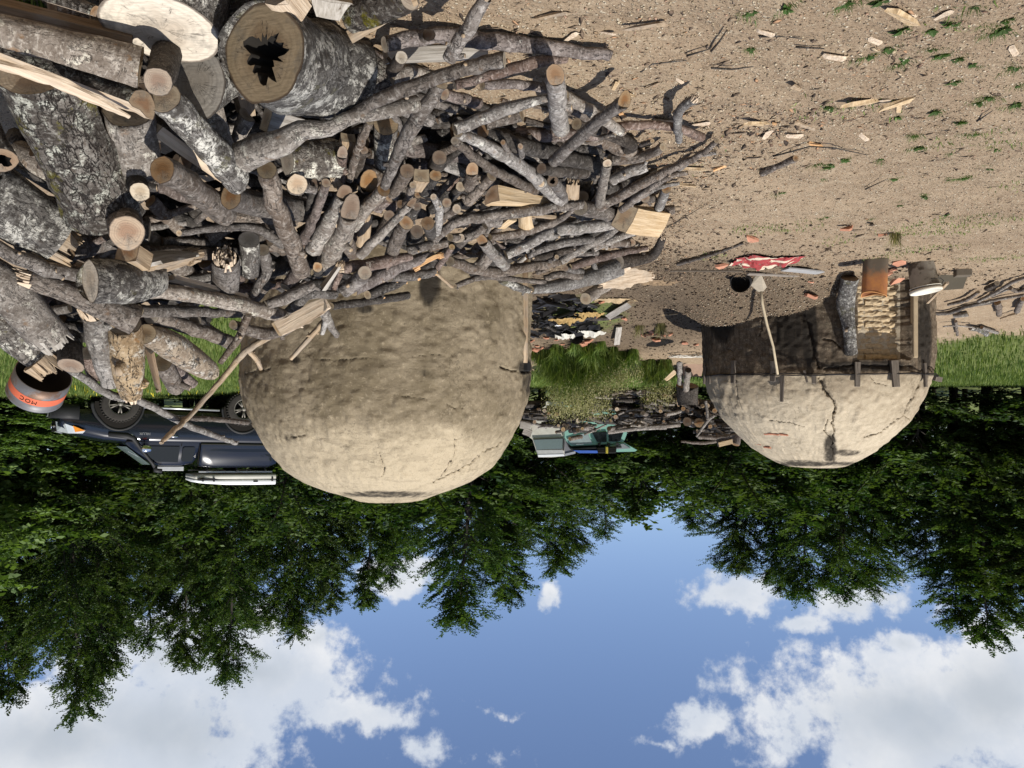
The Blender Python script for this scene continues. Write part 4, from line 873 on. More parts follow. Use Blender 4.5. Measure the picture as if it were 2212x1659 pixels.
L('E', [(2160, 1190, -.22, 32), (2080, 1390, -.22, 38), (1920, 1610, -.22, 26)], 'grey', 'tt', 'crooked twig hanging down from the long pale straight branch')
# --- middle: the crook branch, the hollow log and what lies between
L('B', [(312, 478, -.16, 425), (720, 600, .16, 410), (1130, 690, .42, 330)], 'lichen', 'tt', 'thick hollow log with a black star shaped hole in its end', 'log', hollow=True, cut0=(.55, -1, .10), lumps=.05)
L('B', [(1080, 640, .34, 260), (1380, 700, .44, 180)], 'rough', 'tt', 'knobbly narrower butt at the far end of the hollow log', 'log')
L('B', [(440, -60, .0, 130), (620, 150, -.04, 110)], 'greyed', 'tg', 'cracked whitish wood block touching the hollow log', 'split_chunk', sec='block', ratio=.9, woodm='pale')
L('B', [(880, -60, .02, 190), (860, 150, -.02, 100)], 'greyed', 'tt', 'rough grey chunk with an orange scar at the top border', 'split_chunk', sec='block', ratio=.6, woodm='greyed')
L('B', [(1080, 150, .18, 150), (1560, -60, .12, 150)], 'rough', 'tt', 'grey log in shade behind the brown split slab at the top border', 'log')
L('B', [(1060, 320, .02, 60), (1640, -10, -.02, 50)], 'tan', 'tt', 'long brown split slab with a straight edge above the hollow log', 'split_slab', sec='plank', ratio=.35, roll=(0, -1, .5), woodm='tan')
L('B', [(330, 1040, .02, 105), (660, 1130, .10, 90)], 'pale', 'tt', 'pale square cut slab under the moss of the hollow log', 'split_slab', sec='plank', ratio=.4, roll=(0, -1, .3), woodm='greyed')
L('B', [(160, 1000, .20, 90), (60, 1240, .16, 60)], 'pale', 'tt', 'narrow slab leaning in the gap left of the hollow log', 'split_slab', sec='half', roll=(0, -1, 0))
L('B', [(80, 700, .30, 120), (150, 1000, .26, 90)], 'brown', 'tt', 'brown split piece squeezed between the two biggest discs', 'split_log', sec='quarter', roll=(0, 1, 0), woodm='tan')
L('B', [(130, 1370, -.10, 135), (420, 1240, -.16, 120), (760, 1130, -.20, 82), (1100, 1030, -.20, 66), (1640, 900, -.14, 78)], 'pale', 'tt', 'thick crooked branch curving under the hollow log, its butt broad and dull')
L('B', [(960, 1060, -.12, 50), (1400, 830, -.20, 64), (1900, 650, -.22, 66), (2212, 560, -.2, 72), (2400, 520, -.2, 76)], 'grey', 'tg', 'long grey upper limb of the crooked branch ending over the dirt', knots=2)
L('C', [(-20, 745, -.16, 42), (350, 635, -.14, 50), (700, 540, -.10, 55), (945, 520, -.06, 34)], 'red', 'tf', 'reddish branch with orange chip scars lying on the long grey upper limb', knots=3)
L('B', [(1850, 730, -.1, 62), (1600, 1100, -.20, 74), (1450, 1400, -.24, 58), (1360, 1620, -.22, 46)], 'grey', 'tt', 'stout branch dropping steeply with a peeled orange spot', knots=1)
L('B', [(1920, 510, -.3, 66), (2090, 230, -.22, 72), (2240, -20, -.14, 60)], 'grey', 'ts', 'upright branch with dark split bark rising past the top border', woodm='tan')
L('B', [(1360, 385, .02, 72), (1800, 310, .02, 76), (2212, 350, .02, 84), (2700, 400, 0, 76), (3320, 485, -.02, 52)], 'red', 'tb', 'long reddish log lying straight out on the bare dirt', 'log', knots=1)
L('B', [(1738, 305, -.10, 52), (1700, 330, .0, 50)], 'grey', 'ot', 'orange oval stub cut flush on the long reddish log', 'log', cut0=(.9, -.7, 0))
L('B', [(1370, 490, .10, 62), (2250, 450, .12, 60)], 'tan', 'tt', 'split beam with flat grey grain under the long reddish log', 'split_slab', sec='plank', ratio=.8, roll=(0, -1, .2), woodm='greyed')
L('B', [(1505, 500, -.14, 58), (1420, 620, .0, 58)], 'dark', 'gb', 'stub with a dull greyish end left of the steep stout branch', 'log')
L('B', [(1400, 660, .10, 90), (1590, 620, .12, 70)], 'pale', 'tt', 'flat lilac grey bark piece beside the dull ended stub', 'split_log', sec='half', roll=(0, -1, 0))
L('B', [(480, 1390, .04, 150), (950, 1370, .06, 170)], 'lichen', 'tg', 'squat bark covered block with a pale broken patch under the crooked branch', 'split_log', sec='half', roll=(0, -1, .1))
L('B', [(1370, 1080, .14, 110), (1350, 1420, .02, 95)], 'lichen', 'ft', 'stout shaded log with a peeled blond end hanging in the dark hollow', 'log')
L('B', [(1230, 1060, .0, 38), (1130, 1300, -.02, 44), (1050, 1560, .0, 40)], 'grey', 'tt', 'thin rod dropping left of the peeled blond end')
L('B', [(990, 1340, -.06, 50), (980, 1560, .04, 48)], 'red', 'bt', 'pinkish stub with a slanted brown cut below the squat block', 'log', cut0=(0, -.8, 1))
L('B', [(1180, 1310, -.06, 40), (1120, 1520, .06, 42)], 'dark', 'bt', 'dark stub with a brown cut beside the pinkish stub', 'log')
L('B', [(1040, 1200, .14, 70), (960, 1420, .12, 60)], 'greyed', 'tt', 'chipped angular split piece left of the thin dropping rod', 'split_chunk', sec='block', ratio=.6)
L('B', [(1880, 820, .0, 55), (2180, 900, .05, 52)], 'red', 'ot', 'short reddish rod beneath the reddish scarred branch', knots=1)
# --- long knotty log and the nest of small ends
L('F', [(330, 150, -.14, 92), (420, 480, -.24, 88), (560, 820, -.32, 86), (640, 1040, -.36, 80)], 'grey', 'tg', 'long smooth knotty log standing in front of everything at the left of the nest', 'log', knots=1, lumps=.035)
L('F', [(500, 1180, -.12, 62), (620, 1020, -.10, 70)], 'red', 'tt', 'stub seen just below the foot of the long knotty log', 'log')
L('F', [(600, 280, -.16, 92), (640, 230, .2, 92)], 'grey', 'ft', 'small bright cream end with radiating cracks at the edge of the dark hollow', 'log')
L('F', [(755, 272, -.05, 42), (700, 520, .02, 42)], 'dark', 'bt', 'dark thin stick right of the bright cream end')
L('F', [(850, 268, -.14, 46), (770, 500, -.10, 48), (650, 770, -.06, 50)], 'red', 'ot', 'flaky barked stick leaning left of the thick leaning one', knots=2)
L('F', [(1008, 365, -.18, 70), (880, 600, -.12, 76), (740, 840, -.06, 84)], 'pale', 'bt', 'thick silver stick leaning left of the forked one, end cut aslant', 'log', cut0=(-.1, -.6, 1))
L('F', [(1060, 500, -.30, 86), (1010, 680, -.24, 92), (900, 860, -.18, 98), (830, 1000, -.12, 80)], 'pale', 'bt', 'pale forked log with the largest brown oval end of the nest', 'log', cut0=(0, -.6, 1))
L('F', [(1010, 760, -.22, 82), (1080, 880, -.14, 60)], 'grey', 'tt', 'short right leg of the pale forked log', 'log')
L('F', [(1350, 330, -.26, 62), (1200, 480, -.22, 66), (1090, 640, -.14, 66)], 'pale', 'bt', 'silver stick with a torn lip on its brown end, right of the forked log', 'log')
L('F', [(1222, 262, -.10, 82), (1180, 420, .06, 80)], 'dark', 'bt', 'brown oval end at the back above the torn lip stick', 'log', cut0=(0, -.7, 1))
L('F', [(1555, 162, -.16, 68), (1430, 360, -.04, 66)], 'grey', 'bt', 'log end high in the nest with a tiny side stub below it', 'log')
L('F', [(1680, 200, -.10, 75), (1620, 300, -.06, 60)], 'greyed', 'tt', 'grey fractured chunk between two brown ends', 'split_chunk', sec='block', ratio=.8)
L('F', [(1802, 200, -.14, 56), (1700, 340, .02, 54)], 'dark', 'ot', 'orange oval end right of the grey fractured chunk', 'log')
L('F', [(1836, 45, -.16, 70), (1790, 130, .06, 70)], 'dark', 'bt', 'brown end with one crack, topmost in the dark hollow', 'log')
L('F', [(2122, 155, -.16, 58), (2090, 290, .02, 60)], 'grey', 'bt', 'upright grey stub alone at the right edge of the dark hollow', 'log', cut0=(0, -.7, 1))
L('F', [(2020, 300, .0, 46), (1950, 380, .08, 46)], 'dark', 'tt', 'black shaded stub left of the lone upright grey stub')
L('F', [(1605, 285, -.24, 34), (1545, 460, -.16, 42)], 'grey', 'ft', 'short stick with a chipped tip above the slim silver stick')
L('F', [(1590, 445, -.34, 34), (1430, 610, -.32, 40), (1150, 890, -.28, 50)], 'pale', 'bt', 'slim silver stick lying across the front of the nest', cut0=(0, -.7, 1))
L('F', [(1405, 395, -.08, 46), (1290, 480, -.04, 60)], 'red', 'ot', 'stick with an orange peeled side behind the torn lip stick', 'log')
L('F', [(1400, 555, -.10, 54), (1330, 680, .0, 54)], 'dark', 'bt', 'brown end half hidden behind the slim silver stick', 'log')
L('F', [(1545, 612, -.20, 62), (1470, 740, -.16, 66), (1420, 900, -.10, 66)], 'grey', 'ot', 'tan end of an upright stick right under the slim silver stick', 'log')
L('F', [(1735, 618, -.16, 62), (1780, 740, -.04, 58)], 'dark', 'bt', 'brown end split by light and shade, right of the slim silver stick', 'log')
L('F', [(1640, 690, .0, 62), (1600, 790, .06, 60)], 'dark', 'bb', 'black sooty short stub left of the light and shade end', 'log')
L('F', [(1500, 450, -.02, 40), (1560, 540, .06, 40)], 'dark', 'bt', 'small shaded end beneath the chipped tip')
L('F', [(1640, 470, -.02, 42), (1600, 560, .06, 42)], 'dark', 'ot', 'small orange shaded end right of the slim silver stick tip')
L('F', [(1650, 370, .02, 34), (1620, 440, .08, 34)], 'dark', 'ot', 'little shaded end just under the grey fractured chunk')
L('F', [(1785, 388, -.22, 32), (1835, 500, -.20, 40), (1820, 700, -.14, 36)], 'pale', 'ft', 'bent pale stick with a nub at the tip', knots=1)
L('F', [(1900, 440, -.12, 46), (1860, 580, -.06, 42)], 'grey', 'ot', 'stick with a freshly split side right of the bent pale stick')
L('F', [(1987, 492, -.20, 46), (1860, 560, -.12, 44)], 'grey', 'ft', 'bright tan round end pointing right beside the split side stick', 'log')
L('F', [(2015, 748, -.26, 40), (2110, 720, -.22, 42), (2212, 680, -.18, 44)], 'grey', 'ft', 'stick with a bright oval end in front, left end of the long bundle', cut0=(-.6, -1, 0))
L('F', [(1945, 825, -.30, 30), (1870, 930, -.26, 34), (1780, 1060, -.22, 30)], 'red', 'ft', 'short stick with a bright tip leaning at the kiln side of the bundle')
L('F', [(1590, 905, -.24, 38), (1380, 950, -.22, 58), (1180, 985, -.20, 58), (1000, 1010, -.12, 52)], 'red', 'ts', 'rough branch with flaking bark running level above the near kiln', knots=4)
L('F', [(1780, 895, -.26, 40), (1500, 990, -.28, 58), (1300, 1090, -.28, 62), (1080, 1200, -.26, 60)], 'red', 'ft', 'second rough flaky branch, the one just below the level flaking branch', knots=4)
L('F', [(1735, 810, -.24, 46), (1560, 860, -.16, 52)], 'grey', 'tt', 'grey stick with a narrow greenish oval end', cut0=(.8, -1, 0))
L('F', [(1900, 785, -.20, 44), (1740, 830, -.18, 48)], 'grey', 'ft', 'stick torn blond at its right tip beside the greenish oval end', woodm='blond')
L('F', [(775, 1000, -.26, 46), (785, 1060, -.06, 46)], 'dark', 'ot', 'round end like a coin at the foot of the pale forked log', 'log', cut0=(0, -.9, .6))
L('F', [(1185, 1050, -.40, 66), (1120, 1120, -.30, 70), (1000, 1210, -.22, 68)], 'grey', 'ft', 'lone round sawn end facing out right above the kiln', 'log')
L('F', [(320, 1330, -.16, 40), (520, 1260, -.22, 58), (745, 1150, -.28, 48)], 'grey', 'tt', 'flaky log lying left of the coin like round end', knots=2)
L('F', [(520, 1400, -.18, 50), (700, 1240, -.26, 50), (920, 1240, -.34, 44)], 'grey', 'tt', 'curved branch ending in a lobed tan cut over the kiln wall', cut1=(.3, -1, 0))
L('F', [(890, 1340, -.28, 38), (1200, 1300, -.26, 40), (1560, 1245, -.22, 38)], 'dark', 'tt', 'straight dark branch whose tip lies against the near kiln', knots=2)
L('F', [(420, 1545, -.34, 70), (640, 1440, -.36, 74), (860, 1310, -.34, 62)], 'blond', 'ff', 'large torn pinkish split plank leaning on the near kiln', 'split_slab', sec='plank', ratio=.25, roll=(0, -1, .2), woodm='pale', jag=.3)
L('F', [(800, 1340, -.34, 58), (870, 1470, -.34, 42), (940, 1595, -.34, 26)], 'pale', 'tf', 'forked stub dangling over the near kiln wall')
L('F', [(850, 1450, -.34, 30), (818, 1580, -.34, 20)], 'pale', 'to', 'shorter prong of the dangling forked stub')
L('F', [(830, 1470, -.28, 26), (700, 1620, -.28, 26), (540, 1800, -.28, 20)], 'tan', 'tf', 'smooth brown stick pointing down the near kiln wall')
L('F', [(1210, 1240, -.26, 44), (1420, 1160, -.26, 50), (1540, 1130, -.26, 20)], 'dark', 'ts', 'shaded branch with an orange torn tip just above the kiln', woodm='orange')
L('F', [(1400, 1090, -.34, 44), (1580, 1075, -.34, 52), (1790, 1040, -.32, 36)], 'grey', 'ts', 'grey branch ripped open to bright orange wood', woodm='orange')
L('F', [(1640, 1000, -.32, 40), (1760, 930, -.32, 48), (1840, 900, -.32, 36)], 'orange', 'ss', 'splintered orange sliver lying over the ripped branch', 'split_slab', sec='plank', ratio=.4, woodm='orange')
L('F', [(1800, 1050, -.36, 13), (1950, 1175, -.36, 15)], 'blond', 'ff', 'pair of slim blond slivers sticking out over the kiln', 'split_stick', sec='plank', ratio=.5)
L('F', [(830, 1180, -.32, 55), (970, 980, -.34, 40)], 'greyed', 'ts', 'pointed rotten wood shard standing by the lone round sawn end', 'split_chunk', sec='quarter', roll=(0, .6, 1), woodm='tan')
L('F', [(1200, 540, .02, 60), (1160, 820, .0, 66)], 'tan', 'ss', 'rotten brown split log crumbling behind the torn lip stick', 'split_log', sec='quarter', woodm='tan', jag=.5)
L('F', [(960, 290, .02, 45), (920, 220, .0, 40)], 'greyed', 'ss', 'ragged scrap of bark right of the flaky barked stick', 'split_chunk', sec='plank', ratio=.5)
L('F', [(40, 1500, -.14, 44), (330, 1580, -.2, 60), (520, 1530, -.2, 50)], 'grey', 'tt', 'grey log running under the torn pinkish plank', 'log')
L('F', [(300, 850, .02, 60), (330, 1040, .0, 50), (200, 1240, -.06, 40)], 'grey', 'tt', 'knobbly branch hanging left of the long knotty log', knots=3)
L('E', [(1700, 1250, .04, 60), (2000, 1450, .02, 54)], 'grey', 'tt', 'shaded log between the fat barkless log and the kiln', 'log')
# --- right flank: long sticks fanning out over the dirt
L('C', [(855, 655, -.34, 88), (870, 880, -.24, 88), (905, 1120, -.12, 84)], 'pale', 'bs', 'short stout log jutting up over the dirt with a brown sunken end', 'log', cut0=(0, -.75, 1), woodm='blond')
L('C', [(-20, 1125, -.16, 55), (200, 1040, -.18, 62), (480, 930, -.20, 58), (890, 830, -.22, 24)], 'pale', 'tt', 'long silver branch with a worn brown groove, thinning to the right', knots=1)
L('C', [(220, 745, -.02, 42), (540, 735, -.02, 46), (900, 790, .02, 42)], 'red', 'tt', 'level branch above the grooved silver branch')
L('C', [(930, 830, -.06, 50), (1180, 980, -.10, 54), (1435, 1150, -.10, 42)], 'pale', 'tt', 'lilac grey branch passing under the steep diagonal stick')
L('C', [(1455, 880, -.36, 62), (1200, 1080, -.32, 58), (840, 1400, -.26, 58)], 'grey', 'ot', 'steep diagonal stick whose upper end stands over the dirt', 'log', cut0=(0, -.6, 1))
L('C', [(1290, 1120, -.04, 48), (1550, 1090, -.04, 44), (1880, 1105, -.04, 40), (2130, 1195, -.02, 44)], 'red', 'tf', 'long reddish branch at the dirt edge of the fan')
L('C', [(2070, 860, -.18, 44), (1940, 960, -.18, 46), (1920, 1090, -.16, 42), (1935, 1225, -.12, 34)], 'pale', 'st', 'knee bent stick lying out on the dirt')
L('C', [(225, 1145, .04, 62), (500, 1250, .02, 80), (860, 1340, .02, 66)], 'dark', 'bt', 'thick dark branch in the back of the fan', 'log', knots=2)
L('C', [(10, 1155, -.10, 46), (330, 1310, -.14, 62), (600, 1480, -.14, 62), (780, 1640, -.14, 62), (900, 1740, -.12, 64)], 'pale', 'tt', 'long silver branch slanting through the fan with a cut tip', 'branch', cut1=(.5, -.8, 0))
L('C', [(-20, 1225, -.04, 40), (250, 1440, -.10, 46), (560, 1600, -.06, 48), (690, 1660, -.02, 44)], 'grey', 'tt', 'darker branch beneath the long slanting silver branch', knots=2)
L('C', [(495, 1425, -.16, 44), (620, 1470, -.08, 48), (760, 1520, .0, 48)], 'grey', 'ft', 'stick with a cream oval end on the slanting silver branch', cut0=(.6, -1, 0))
L('C', [(735, 1470, -.18, 52), (900, 1490, -.10, 60), (1120, 1500, -.02, 62)], 'dark', 'bt', 'dark log with a dull brown oval end under the steep diagonal stick', 'log', cut0=(.6, -1, 0))
L('C', [(700, 1560, .0, 36), (733, 1600, -.22, 32)], 'grey', 'tf', 'tiny bright coin end on the slanting silver branch')
L('G', [(832, 250, -.24, 52), (880, 310, -.18, 56), (925, 400, -.1, 56)], 'grey', 'bt', 'stub with a crumbly rotten brown end', 'log', hollow=True)
L('C', [(1308, 1425, -.36, 42), (1280, 1560, -.30, 46), (1240, 1770, -.24, 48)], 'pale', 'ft', 'upright stick with a tan top standing in the fan', cut0=(0, -.8, .8))
L('C', [(880, 1370, .0, 70), (1240, 1440, .02, 72)], 'dark', 'bt', 'thick shaded log in the middle of the fan', 'log')
L('C', [(1330, 1390, -.02, 52), (1600, 1370, -.06, 50), (1790, 1280, -.06, 40)], 'grey', 'tt', 'grey branch bending up right of the upright stick')
L('G', [(1360, 240, -.06, 52), (1480, 170, -.08, 58), (1650, 120, -.08, 50)], 'pale', 'tt', 'short silver branch close right of the upright stick')
L('G', [(1240, 480, -.14, 48), (1500, 330, -.18, 52), (1830, 160, -.16, 42), (2100, 30, -.12, 32), (2260, -100, -.04, 26)], 'grey', 'tt', 'longest sweeping stick with an orange peeled streak', knots=3)
L('G', [(1430, 500, -.20, 36), (1640, 340, -.20, 36), (1850, 210, -.16, 28), (2000, 180, -.12, 22)], 'grey', 'tt', 'thin dark stick right below the longest sweeping stick', knots=2)
L('G', [(1560, 420, -.10, 24), (1740, 310, -.12, 24), (1930, 270, -.1, 18)], 'pale', 'tt', 'thinnest stick tip at the far side of the fan')
L('C', [(1900, 1500, -.04, 28), (2080, 1370, -.04, 22), (2260, 1330, -.02, 16)], 'grey', 'tt', 'forked twig end lying out on the chips')
L('G', [(1822, 318, -.14, 44), (1790, 400, -.12, 48), (1755, 480, -.1, 48)], 'pale', 'ot', 'short ringed stub beyond the blond knotty block', 'log')
L('G', [(1640, 400, -.14, 44), (1700, 400, .02, 44)], 'grey', 'ot', 'orange round end touching the blond knotty block', 'log')
L('G', [(1560, 540, .02, 60), (1895, 495, -.08, 42)], 'grey', 'tf', 'log tip behind the blond knotty block, its end pale', 'log')
L('G', [(1450, 570, -.40, 118), (1745, 610, -.40, 112)], 'blond', 'ff', 'blond split block with a dark knot, brightest piece of the fan', 'split_chunk', sec='block', ratio=.75, roll=(.1, -.9, .35), woodm='blond')
L('G', [(1070, 480, -.10, 75), (1440, 560, -.12, 72)], 'grey', 'tt', 'thick grey log ending at the blond knotty block', 'log')
L('G', [(310, 380, -.14, 108), (560, 410, -.10, 80), (800, 440, -.04, 40)], 'blond', 'bt', 'blond split wedge narrowing to the right', 'split_log', sec='quarter', roll=(0, .8, -.5), woodm='blond')
L('G', [(-220, 780, -.14, 40), (-10, 610, -.18, 48), (250, 560, -.18, 52), (700, 500, -.2, 52), (1085, 450, -.18, 44)], 'grey', 'tt', 'long elbowed branch along the front of the fan', knots=2)
L('G', [(590, 500, -.1, 60), (600, 640, -.12, 74)], 'blond', 'tt', 'blond split chunk crossed by a shadow stripe', 'split_chunk', sec='quarter', roll=(0, .8, .3), woodm='blond')
L('G', [(380, 650, -.06, 40), (480, 570, -.06, 50)], 'blond', 'tt', 'narrow blond split face left of the striped blond chunk', 'split_chunk', sec='block', ratio=.5, woodm='blond')
L('G', [(660, 550, -.14, 36), (860, 570, -.14, 34)], 'greyed', 'ss', 'decayed scoop shaped bark piece right of the striped chunk', 'split_slab', sec='plank', ratio=.4, woodm='tan')
L('G', [(1010, 240, -.12, 62), (1000, 370, -.12, 60)], 'tan', 'ss', 'crumbling brown wood lump beside the rotten ended stub', 'split_chunk', sec='block', ratio=.8, woodm='tan')
L('G', [(280, 740, -.20, 38), (560, 700, -.22, 40), (860, 600, -.22, 36), (1015, 490, -.22, 20)], 'grey', 'to', 'branch stripped to brown wood along its upper side', woodm='brown')
L('G', [(425, 890, -.18, 46), (620, 800, -.20, 52), (850, 690, -.20, 56), (1150, 650, -.18, 58), (1440, 620, -.16, 46)], 'pale', 'tt', 'thickest wavy silver branch of the bundle', knots=2)
L('G', [(612, 910, -.26, 30), (700, 860, -.24, 36), (880, 800, -.22, 40), (1145, 760, -.24, 38)], 'grey', 'bf', 'wavy branch with orange spots under the thickest silver branch', cut1=(-.5, -1, 0), knots=2)
L('G', [(900, 950, -.24, 38), (1100, 830, -.26, 42), (1290, 730, -.24, 42), (1400, 640, -.2, 36)], 'pale', 'tt', 'smooth curved branch rising to the thick end of the bundle')
L('G', [(1010, 840, -.24, 34), (860, 880, -.16, 36), (640, 930, -.1, 34)], 'dark', 'bt', 'stick with a greenish brown oval end under the orange spotted branch', cut0=(.4, -1, 0))
L('G', [(1180, 840, -.18, 38), (1400, 740, -.18, 40), (1560, 690, -.16, 32)], 'pale', 'tt', 'ringed silver branch short of the blond knotty block')
L('G', [(1520, 788, -.26, 38), (1330, 800, -.14, 36)], 'grey', 'ot', 'stick with a tan oval end at the tip of the bundle', cut0=(-.4, -1, 0))
L('G', [(1225, 876, -.24, 24), (1050, 880, -.14, 28)], 'grey', 'ft', 'slim rod with a small tan end left of the tan oval end')
L('G', [(866, 912, -.28, 24), (780, 960, -.2, 26)], 'grey', 'ft', 'slim rod with a bright end above the orange torn twig')
L('G', [(975, 1000, -.26, 36), (1300, 900, -.24, 42), (1650, 832, -.20, 22)], 'red', 'ts', 'long brownish stick with peeling strips along the lower bundle', knots=2)
L('G', [(1450, 880, -.1, 30), (1700, 850, -.1, 20)], 'blond', 'ts', 'cream torn strip at the right tip of the bundle', 'split_stick', sec='plank', ratio=.35, woodm='pale')
L('G', [(-60, 950, -.22, 46), (300, 1040, -.26, 54), (600, 1000, -.26, 50), (890, 955, -.24, 34)], 'grey', 'tt', 'sagging branch along the lower front of the bundle', knots=2)
L('G', [(-20, 1165, -.26, 24), (230, 1085, -.26, 30), (540, 1110, -.26, 26), (760, 1130, -.2, 24)], 'grey', 'tt', 'thin dark twig resting on the near kiln top edge')
L('G', [(786, 1012, -.30, 26), (700, 1040, -.2, 30)], 'grey', 'ot', 'little orange end over the rotten trunk')
L('G', [(944, 1012, -.32, 28), (1080, 1040, -.2, 34)], 'grey', 'bt', 'little greenish oval end over the rotten trunk')
L('G', [(1065, 1082, -.34, 40), (900, 1060, -.2, 36), (760, 1100, -.14, 34)], 'grey', 'bt', 'dark pointed oval cut on the rotten trunk', cut0=(.3, -1, -.5))
L('G', [(640, 1195, -.16, 40), (880, 1160, -.22, 62), (1180, 1080, -.26, 84), (1420, 990, -.28, 96)], 'pale', 'ts', 'long crooked trunk torn open to cream wood at its right end', 'log', knots=1, woodm='pale')
L('G', [(1250, 1130, -.36, 50), (1450, 1090, -.38, 90), (1690, 1080, -.36, 40)], 'blond', 'ss', 'big torn cream wood face of the long crooked trunk', 'split_slab', sec='plank', ratio=.45, roll=(0, -1, .2), woodm='pale', jag=.4)
L('G', [(1400, 960, -.22, 74), (1600, 930, -.26, 56), (1720, 880, -.28, 48), (1790, 740, -.30, 34)], 'dark', 'ts', 'dark hooked limb curling up beyond the torn trunk', 'log')
L('G', [(1310, 1150, -.2, 58), (1210, 1210, -.3, 60), (1120, 1275, -.38, 58)], 'pale', 'tt', 'ringed stub hanging below the torn trunk toward the charcoal', 'log')
L('G', [(218, 770, -.34, 48), (300, 870, -.34, 54), (415, 985, -.34, 52)], 'pale', 'bt', 'bright tilted stub with a dark heart leaning over the near kiln', 'log', cut0=(-.2, -.6, 1))
L('G', [(330, 830, -.12, 62), (200, 990, -.26, 62)], 'grey', 'tf', 'broad shaded stub crossing behind the bright tilted stub', 'log')
L('G', [(380, 1110, -.2, 34), (520, 1170, -.24, 42), (630, 1205, -.22, 28)], 'lichen', 'ts', 'mossy branch end lying where pile and near kiln meet')
L('G', [(-60, 740, -.2, 40), (120, 730, -.24, 46), (240, 640, -.2, 40)], 'grey', 'tt', 'torn branch with a hanging orange strip at the front', woodm='orange')
L('G', [(150, 600, -.02, 55), (360, 600, .0, 60)], 'grey', 'tt', 'shaded ringed log behind the long elbowed branch', 'log')
L('G', [(90, 420, .02, 60), (300, 210, .0, 50)], 'grey', 'tt', 'dark branch left of the blond wedge', 'log', knots=1)
L('C', [(560, 1360, -.1, 30), (552, 1275, -.26, 30)], 'grey', 'to', 'small thumb like stub on the thick dark branch')
L('C', [(470, 1360, -.06, 30), (400, 1240, -.2, 24)], 'grey', 'tb', 'small pale side twig left of the thumb like stub')
L('C', [(960, 910, .02, 60), (1130, 1010, .0, 56)], 'grey', 'tt', 'shaded log under the stout jutting log', 'log')
L('C', [(1040, 1080, .04, 55), (1500, 1240, .02, 60), (1480, 1300, .0, 50)], 'dark', 'tt', 'dark branch under the reddish dirt edge branch', 'log')
L('C', [(560, 1000, .06, 60), (250, 1080, .06, 60)], 'grey', 'tt', 'shaded log under the grooved silver branch', 'log')
L('C', [(1760, 1500, -.02, 40), (1440, 1600, -.04, 46)], 'dark', 'tt', 'dark rod between upright stick and sweeping stick')
L('C', [(1250, 1200, -.08, 26), (1380, 1160, -.14, 22)], 'grey', 'tt', 'small forked twig beside the steep diagonal stick')
L('C', [(1700, 1230, -.1, 22), (1600, 1260, .0, 22)], 'grey', 'ft', 'tiny round end above the bending grey branch')
# --- loose on the dirt and in the corner
L('D', [(598, 1120, -.04, 25), (360, 1225, -.02, 26)], 'grey', 'ot', 'single short grey stick lying alone on the bare dirt', 'branch')
def build_logs():
    for i, (z, pts, bk, ends, label, name, kw) in enumerate(LOGS):
        pp = [zpt(z, x, y, r, d) for x, y, d, r in pts]
        if kw.get('upright'): q_ = pp[0][0]; pp[1] = (Vector((q_.x-.02, q_.y+.03, tz(q_.x, q_.y)-.02)), pp[0][1]*1.04)
        kw = dict(kw); kw.pop('upright', None); kw.setdefault('knots', (i*7) % 4 if name == 'branch' else (i*5) % 3 if name == 'log' and max(q[3] for q in pts) < 120 else 0)
        for c_ in ('cut0', 'cut1'):
            if c_ in kw: kw[c_] = Vector(kw[c_])
        if 'cut0' not in kw and len(pts) >= 2:    # a saw cut looks back at the eye a little, as these do
            a = (pp[0][0]-pp[1][0]).normalized(); kw['cut0'] = (a+TOC(pp[0][0])*.45) if a.dot(TOC(pp[0][0])) > -.3 else a
        en = ends.replace('-', 'g')
        o = make_log(name, [p for p, _ in pp], [r for _, r in pp], bk, ends=en, seed=i+1, **kw)
        tag(o, label, 'branch' if name == 'branch' else 'log' if name in ('log', 'split_log') else 'wood piece', PILE)
build_logs()
# --- branches packed behind the pieces one can name
SHORT = []
def hidden_label(u, v, r, used=set()):
    if not SHORT:
        cut = lambda t: min([t.find(w) for w in (' with ', ' under ', ' beside ', ' lying ', ' leaning ', ' standing ', ' in ', ' at ', ' on ', ' behind ', ' whose ', ',', ' of ', ' over ', ' along ', ' above ', ' below ', ' passing ', ' running ', ' left ', ' right ', ' between ', ' ending ') if t.find(w) > 0] or [len(t)])
        sh = [l_[4][:cut(l_[4])] for l_ in LOGS]
        for l_, s_ in zip(LOGS, sh):
            full = l_[4] if sh.count(s_) > 1 or len(s_.split()) < 3 else s_
            if len(full.split()) <= 9: pt = l_[1][len(l_[1])//2]; uv = zuv(l_[0], pt[0], pt[1]); SHORT.append((uv[0], uv[1], full))
    for (a, b, s_) in sorted(SHORT, key=lambda q: (q[0]-u)**2+(q[1]-v)**2)[:14]:
        d_ = ('right' if u > a else 'left') if abs(u-a) > abs(v-b) else ('lower in the picture' if v > b else 'higher in the picture')
        for ad in (('thin',) if r < 10 else ('stout',) if r > 14 else ('half hidden',))+('shaded',):
            t = ad+' branch tucked '+(('to the '+d_+' of') if len(d_) < 6 else ('just below' if v > b else 'just above'))+' the '+s_
            if t not in used and len(t.split()) <= 16: used.add(t); return t
    return 'half hidden grey branch wedged in the shade between the front logs of the woodpile'
